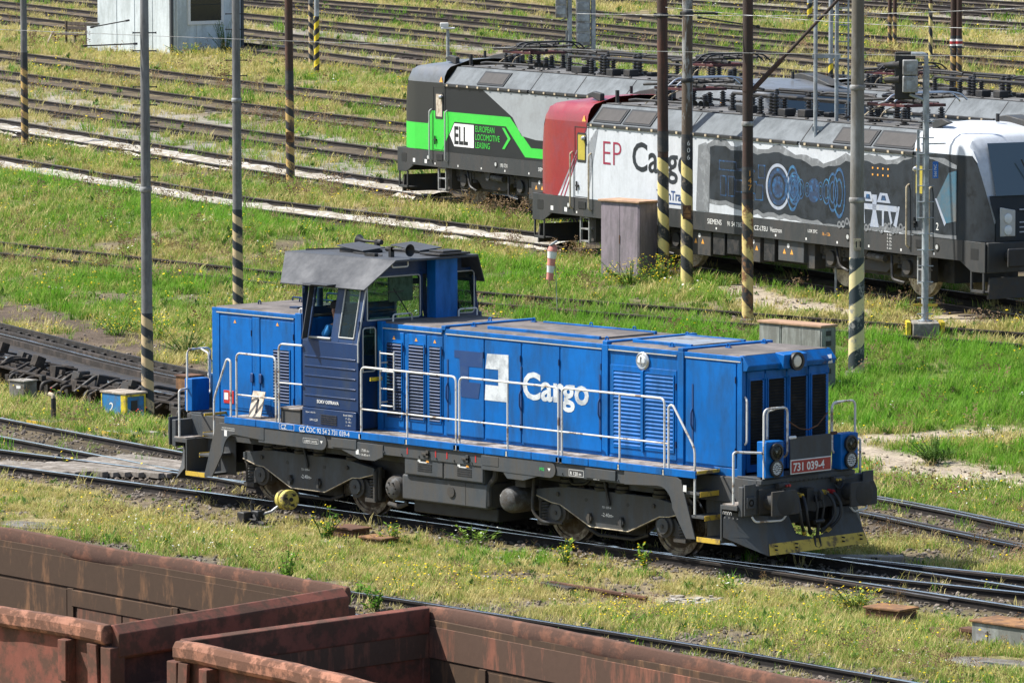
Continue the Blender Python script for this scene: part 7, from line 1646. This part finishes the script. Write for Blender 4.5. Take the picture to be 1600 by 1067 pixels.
# left of the locomotive
p, S = base(190, 640); t = thing('cable_box', 'blue cable box with a yellow edged front beside the striped pole', 'box', p, 0)
MB().box(-.62, .12, 0, .50, .0, .50).build('case', 'box_blue', t, .012)
MB().box(-.66, .16, -.02, .54, .50, .54).build('top', 'sleeper_pale', t, .008)
MB().box(.12, .135, 0, .04, .0, .50).box(.12, .135, .02, .50, .46, .50).box(.12, .135, .47, .50, 0, .46).build('edge', 'yellow_clean', t); MB().box(-.63, -.60, -.006, .0, .0, .5).box(-.02, .12, -.006, 0, 0, .5).build('edge', 'yellow_clean', t)
MB().box(.121, .128, .14, .30, .12, .38).build('opening', 'print_black', t)
text('2', .30, 'print_white', t, on_y(-.42, -.004, .12), shear=.2)
p, S = base(36, 618); t = thing('cable_post', 'squat concrete cable box in the grass by the rail brake', 'box', p, .1); MB().box(-.22, .22, -.18, .18, -.05, .42).build('case', 'concrete_dark', t, .02); MB().box(-.24, .24, -.2, .2, .42, .45).build('lid', 'concrete', t, .008); MB().box(-.0, .12, -.185, -.18, .28, .34).build('label', 'print_white', t)
p, S = base(80, 650); t = thing('valve_post', 'short yellow topped valve post on a yellow edged slab', 'post', p); MB().box(-.36, .36, -.3, .3, -.06, .06).build('slab', 'concrete_dark', t, .01); MB().box(-.38, .38, -.315, -.30, -.03, .065).box(.36, .375, -.3, .3, -.03, .065).build('slab_edge', 'yellow', t); MB().cyl((-.05, .1, .05), (-.05, .1, .48), .05, n=10).build('stem', 'black', t); MB().tube([(-.05, .1, .48), (-.07, .1, .54), (-.16, .08, .56)], .045, 8, .03).build('cap', 'cream', t)
p, S = base(205, 668); t = thing('manhole_slab', 'square concrete slab with yellow edges near the timber crossing', 'slab', p); MB().box(-.42, .42, -.36, .36, -.08, .05).build('slab', 'concrete', t, .012); MB().box(-.43, .43, -.372, -.36, -.04, .055).build('slab_edge', 'yellow', t)
# right of the locomotive and in the front grass
p, S = base(1350, 868); t = thing('sleeper_end', 'pale timber end lying right of the plough', 'timber', p, math.radians(46)); MB().box(-.62, .62, -.14, .14, -.05, .13).build('beam', 'sleeper_pale', t, .015); MB().box(-.4, -.2, -.16, -.138, -.02, .12).box(.1, .2, -.16, -.138, -.02, .12).build('dark_patch', 'oil_black', t)
def casket(label, px_, py_, w, d, h, m_, top, rz=0.0, name='ground_box'):
    p, S = base(px_, py_); t = thing(name, label, 'box', p, rz); MB().box(-w/2, w/2, -d/2, d/2, -.05, h).build('case', m_, t, .015); MB().box(-w/2-.03, w/2+.03, -d/2-.03, d/2+.03, h, h+.035).build('lid', top, t, .01); return t
t = casket('grey point machine box with a rusty lid at the right edge', 1580, 990, 1.0, .55, .30, 'cabinet_grey', 'rust_orange', .0, 'point_machine'); MB().box(-.4, -.2, -.29, -.275, .05, .2).build('panel', 'steel_grey', t); MB().box(-.9, -.5, -.1, .1, .1, .16).build('rod', 'rust', t, .01)
t = casket('rusty flat cable lid in the grass left of the point machine', 1392, 954, .62, .42, .16, 'rust', 'rust_orange', .1, 'ground_box')
t = casket('rusty cover plate, left of the two below the locomotive wheels', 548, 828, .55, .36, .16, 'rust', 'rust', -.05, 'ground_box')
t = casket('rusty cover plate, right of the two below the locomotive wheels', 592, 838, .50, .34, .10, 'rust', 'rust_orange', .05, 'ground_box')
p, S = base(520, 840); t = thing('loose_plank', 'weathered grey plank lying in the grass below the locomotive', 'plank', p, math.radians(-24)); MB().prism([(-.5, -.08), (.5, -.07), (.48, .07), (-.5, .06)], 'z', .0, .04).build('board', 'sleeper_pale', t, .006)
p, S = base(1490, 975); t = thing('loose_plate', 'dark steel plate lying left of the point machine', 'plate', p, math.radians(20)); MB().prism([(-.45, -.12), (.45, -.10), (.45, .10), (-.40, .13)], 'z', .02, .06).build('plate', 'rust', t, .006)
for k, (px_, py_, w, d, lb) in enumerate(((55, 812, 1.5, .62, 'grey concrete slab flush in the grass above the left wagon'), (1550, 1024, 1.5, .8, 'cracked grey concrete slab flush in the grass at the lower right'))):
    p, S = base(px_, py_); t = thing('concrete_slab', lb, 'slab', p, .1); R_ = random.Random(k); n_ = 14
    MB().prism([((w/2)*math.cos(6.283*i/n_)*R_.uniform(.85, 1.1), (d/2)*math.sin(6.283*i/n_)*R_.uniform(.85, 1.15)) for i in range(n_)], 'z', -.06, .05).build('slab', 'concrete_dark', t, .01)
    if k: MB().box(-.1, .35, -.12, -.02, .045, .056).build('slot', 'print_black', t)
p, S = base(1075, 926); R_ = random.Random(3); bb = MB()
for _ in range(60):
    x, y = R_.gauss(0, .28), R_.gauss(0, .22); s = R_.uniform(.02, .07); bb.box(x-s, x+s, y-s*.7, y+s*.7, 0, R_.uniform(.012, .03), Matrix.Rotation(R_.uniform(0, 3), 4, 'Z'))
o = bb.build('spilled_lime', 'chalk', None, 0, False, p); tag(o, 'scatter of white lime crumbs in the front grass', 'crumbs', kind='stuff')
# timber crossing between the rails left of the locomotive
t = thing('timber_crossing', 'weathered timber crossing planks between the rails left of the blue locomotive', 'crossing', (0, 0, 0))
for i in range(9):
    y = -.60+i*.148; MB().box(-13.3+.2*i+rnd.uniform(-.1, .1), -10.9+.2*i+rnd.uniform(-.1, .1), y+.005, y+.142, -.10, -.005+rnd.uniform(-.012, .006)).build('plank', 'plank_pale', t, .008)
for i in range(8):
    y = .88+i*.15; MB().box(-12.2+rnd.uniform(-.15, .1), -9.7+rnd.uniform(-.15, .15)+.02*i, y+.005, y+.142, -.10, -.005+rnd.uniform(-.012, .006)).build('plank', 'plank_pale', t, .008)
# hand point lever with a yellow weight by the near rail
p, S = base(405, 806); t = thing('point_lever', 'hand point lever with a round yellow counterweight beside the near rail', 'lever', p)
MB().box(-.30, .30, -.16, .16, -.05, .06).box(-.12, .06, -.08, .08, .06, .22).build('frame', 'black', t, .02)
MB().tube([(-.16, .0, .12), (-.18, .0, .34), (-.10, -.05, .36)], .035, 8, .05).tube([(-.02, -.1, .15), (.10, -.12, .02), (-.05, -.15, .0)], .03, 6, .05).build('crank', 'black', t)
wt = R2*.46+Vector((0, 0, .40))
MB().tube([(0, 0, .14), tuple(R2*.20+Vector((0, 0, .20))), tuple(wt)], .024, 8).build('arm', 'steel_grey', t)
ax = (TOCAM*.8+R2*.55+Vector((0, 0, .1))).normalized()
wo = MB().lathe([(.03, -.13), (.155, -.13), (.165, -.12), (.165, -.04), (.145, -.03), (.145, .01), (.165, .02), (.165, .11), (.155, .125), (.05, .13)], tuple(wt), tuple(ax), 28).build('counterweight', 'weight_yellow', t)
MB().cyl(tuple(wt+ax*.128), tuple(wt+ax*.15), .035, n=10).build('bolt', 'black', wo)
for i in range(3):
    a_ = ax.orthogonal().normalized(); b2 = ax.cross(a_); q = wt+ax*.131+(a_*math.cos(i*2.1)+b2*math.sin(i*2.1))*.095; MB().box(-.03, .03, -.018, .018, -.003, .003, Matrix.Translation(q) @ ax.to_track_quat('Z', 'Y').to_matrix().to_4x4()).build('stamp', 'print_black', wo)
p, S = base(382, 806); t = thing('rod_guide', 'small dark rod guide block left of the point lever', 'block', p); MB().box(-.09, .09, -.09, .09, -.04, .20).build('block', 'oil_black', t, .02); MB().cyl((.05, 0, .08), (.3, .0, .08), .02, n=8).build('rod', 'black', t)
# pieces of old rail and timber in the front grass
p, S = base(985, 920); a = G(860, 905); b_ = G(1010, 930); t = thing('discarded_rail', 'short rusty rail lying in the front grass below the locomotive', 'rail', (0, 0, 0)); line = [Vector((v.x, v.y, gz(v.x, v.y)+.13)) for v in (a, b_)]; MB().sweep(RAIL, line).build('rail_piece', 'rust', t)
p, S = base(875, 908); t = thing('charred_sleeper', 'dark old sleeper end beside the discarded rail', 'timber', p, -.2); MB().box(-.4, .4, -.11, .11, -.05, .10).build('beam', 'oil_black', t, .015)
# hydraulic rail brake on the track behind
def brake(label, x0, x1):
    t = thing('rail_brake', label, 'rail brake', (0, 0, 0), 0, 'rail brakes'); P = [p for p in T['retarder'] if x0-2 < p[0] < x1+2]; P = dense(P, .5); P = [p for p in P if x0 < p[0] < x1]
    MB().sweep([(-.56, -.14), (.52, -.14), (.52, -.10), (-.56, -.10)], offs(P, 0.0)).build('deck_plate', 'oil_black', t)
    for k, (x, y, a) in enumerate(along(P, .45)): MB().box(-.10, .10, -.50, -.30, -.101, -.085, Matrix.Translation((x, y, float(gsl(y)))) @ Matrix.Rotation(a, 4, 'Z')).build('deck_slot', 'oil_black', t)
    for s in (-1, 1):
        for o_, hgt, m_ in ((.16, -.02 if s < 0 else .04, 'brake_plate'), (-.16, -.03 if s < 0 else -.01, 'brake_plate')):
            line = offs(P, .75*s+o_); MB().sweep([(-.055, -.22), (.055, -.22), (.055, hgt-.02), (.03, hgt), (-.055, hgt)], line).build('brake_beam', m_, t)
        line = offs(P, s*1.20); MB().sweep([(-.14, -.06), (.14, -.10), (.14, -.06), (-.14, -.02)] if s < 0 else [(-.03, -.30), (.03, -.30), (.03, .10), (-.03, .10)], line).build('side_plate' if s < 0 else 'back_wall', 'brake_plate' if s < 0 else 'oil_black', t)
        for k, (x, y, a) in enumerate(along(P, .55 if s > 0 else .95)):
            x += rnd.uniform(-.12, .12)
            M_ = Matrix.Translation((x, y, float(gsl(y)))) @ Matrix.Rotation(a, 4, 'Z')
            if s > 0: MB().box(-.07, .07, 1.08, 1.17, -.3, .07, M_).build('rib', 'oil_black', t, .01)
            else:
                MB().box(-.09, .09, -1.42, -1.02, -.52, -.12, M_).tube([tuple(M_ @ Vector(q)) for q in ((.1, -1.30, -.12), (.1, -1.55, -.15), (.12, -1.58, -.40), (.05, -1.45, -.50))], .045, 7, .1).build('actuator', 'oil_black', t, .01)
                if k % 2: MB().box(-.2, -.02, -1.60, -1.42, -.55, -.25, M_).build('valve_block', 'brake_plate', t, .015)
    for k, (x, y, a) in enumerate(along(P, .62)):
        M_ = Matrix.Translation((x+rnd.uniform(-.1, .1), y, float(gsl(y)))) @ Matrix.Rotation(a, 4, 'Z'); b = MB()
        for q in range(4):
            cx_, cy_, cz_, w_ = rnd.uniform(-.3, .3), rnd.uniform(-1.5, -.45), rnd.uniform(-.32, -.02), rnd.uniform(.05, .16); b.box(cx_-w_, cx_+w_, cy_-w_*.7, cy_+w_*.7, cz_-w_, cz_+w_*.6, M_ @ Matrix.Rotation(rnd.uniform(-.4, .4), 4, 'X'))
        b.tube([tuple(M_ @ Vector(q)) for q in ((rnd.uniform(-.3, .3), -.5, .02), (rnd.uniform(-.2, .2), -.95, rnd.uniform(.0, .14)), (rnd.uniform(-.2, .2), -1.45, rnd.uniform(-.4, -.1)))], rnd.uniform(.025, .05), 6, .1)
        b.build('hydraulic_unit', 'oil_black' if k % 3 else 'brake_plate', t, .008)
    return t
mat('brake_plate', (.062, .047, .037), .85, dirt=(.022, .018, .015), dirt_amt=.42, scale=2, var=.25, bump=.1)
gx = at_z(100, 546, .1).x
brake('long dark hydraulic rail brake beams behind the striped pole at the left', -62, -17.5)
p = Vector((-21.2, 9.9, 0)); p.z = gz(p.x, p.y); t = thing('brake_end_box', 'small ochre box at the rail brake left of the blue cab end', 'box', at_z(296, 612, .0)); MB().box(-.2, .2, -.2, .2, -.1, .32).build('case', 'rust_orange', t, .02); MB().box(-.22, .22, -.22, .22, .32, .35).build('lid', 'rust', t)

# ================================================================== single plants
def plant(name, label, cat, px_, py_, h, r, stems, heads, kind, group=None):
    p, S = base(px_, py_); t = thing(name, label, cat, p, 0, group); R_ = random.Random(int(px_*7+py_)); st = MB(); lf = MB(); fl = MB()
    for _ in range(stems):
        a = R_.uniform(0, 6.28); q = Vector((math.cos(a), math.sin(a), 0))*r*R_.uniform(.1, 1); z = h*R_.uniform(.35, 1.1); b0 = q*.25; tip = q+Vector((0, 0, z)); st.tube([tuple(b0), tuple(b0.lerp(tip, .5)-q*.1), tuple(tip)], .006, 4)
        for _k in range(9 if kind != 'shoot' else 16):
            u = R_.uniform(.1, 1); c_ = b0.lerp(tip, u); a2 = R_.uniform(0, 6.28); l = (.10 if kind != 'shoot' else .07)*R_.uniform(.6, 1.3); d = Vector((math.cos(a2), math.sin(a2), R_.uniform(-.2, .7))).normalized(); s = d.cross(Vector((0, 0, 1))).normalized()*l*(.2 if kind != 'shoot' else .4)
            lf.add([c_, c_+d*l*.5+s, c_+d*l, c_+d*l*.5-s], [(0, 1, 2, 3)])
        for _k in range(heads):
            c_ = tip+Vector((R_.gauss(0, .07), R_.gauss(0, .07), R_.uniform(-.16, .04))); s = R_.uniform(.010, .021); n_ = Vector((R_.gauss(0, .4), R_.gauss(0, .4), 1)).normalized(); u_ = n_.orthogonal().normalized(); v_ = n_.cross(u_)
            fl.add([c_+n_*s*.4]+[c_+(u_*math.cos(1.047*i)+v_*math.sin(1.047*i))*s for i in range(6)], [(0, 1+i, 1+(i+1) % 6) for i in range(6)])
    st.build('stems', 'weed_leaf', t); tag(lf.build('leaves', 'shoot_leaf' if kind == 'shoot' else ('weed_leaf' if kind == 'dark' else 'green_grass'), t, 0, False), kind='stuff')
    if fl.v: tag(fl.build('flowers', {'yellow': 'petal_yellow', 'white': 'petal_white', 'red': 'petal_red'}.get(kind, 'petal_yellow'), t, 0, False), kind='stuff')
PL = [('ragwort', 'yellow flowering weed left of the rusty cover plates', 510, 832, .50, 0.28, 16, 3, 'yellow'), ('ragwort', 'small yellow flowering weed right of the rusty cover plates', 612, 838, .30, 0.19, 9, 3, 'yellow'), ('ragwort', 'yellow flowering weed by the near rail below the third wheel', 885, 872, .42, 0.20, 12, 3, 'yellow'), ('ragwort', 'tall yellow flowering weed by the near rail below the fourth wheel', 1008, 880, .48, 0.15, 10, 4, 'yellow'),
      ('ragwort', 'wide yellow flowering clump by the near rail below the plough', 1335, 938, .32, 0.56, 26, 4, 'yellow'), ('ragwort', 'big yellow flowering bush at the foot of the mauve cabinet', 985, 436, .55, 0.88, 46, 5, 'yellow'), ('ragwort', 'yellow flowering bush between the mauve cabinet and the striped poles', 1032, 432, .6, 0.62, 30, 5, 'yellow'), ('ragwort', 'yellow flowers at the foot of the hut corner', 296, 84, .5, 1.12, 34, 5, 'yellow'), ('ragwort', 'yellow weeds on the bank left of the striped pole', 185, 515, .45, 0.75, 24, 4, 'yellow'), ('ragwort', 'yellow weeds on the bank right of the striped pole', 245, 520, .4, 0.56, 18, 4, 'yellow'),
      ('leafy_shoot', 'fresh green leafy shoot above the rim of the left wagon', 448, 900, .62, .22, 12, 0, 'shoot'), ('leafy_shoot', 'low green leafy shoots between the two wagons', 585, 940, .35, .30, 10, 0, 'shoot'), ('leafy_shoot', 'low green leafy shoots above the left wagon rim', 560, 922, .3, .3, 9, 0, 'shoot'), ('shrub', 'dark green shrub against the right corner of the hut', 352, 76, 1.2, .8, 46, 0, 'dark'), ('shrub', 'dark green bush in the meadow right of the lamps', 1460, 712, .5, .55, 40, 0, 'dark'), ('shrub', 'bushy green weed left of the cab on the bank', 290, 545, .55, .6, 40, 0, 'dark'),
      ('poppy', 'single red poppy beside the cable post at the left', 84, 612, .42, .04, 2, 5, 'red'), ('poppy', 'red poppy in the grass right of the near lamp box', 1360, 728, .25, .04, 2, 5, 'red'), ('poppy', 'red poppies in front of the blue cable box', 216, 648, .35, .08, 3, 4, 'red'),
      ('white_weed', 'white flowering weeds by the near rail left of the plough', 1145, 912, .35, .3, 8, 2, 'white'), ('white_weed', 'pale flowering weeds by the near rail under the fuel tank', 740, 838, .35, .6, 14, 1, 'white')]
for a in PL: plant(a[0], a[1], 'plant', *a[2:])
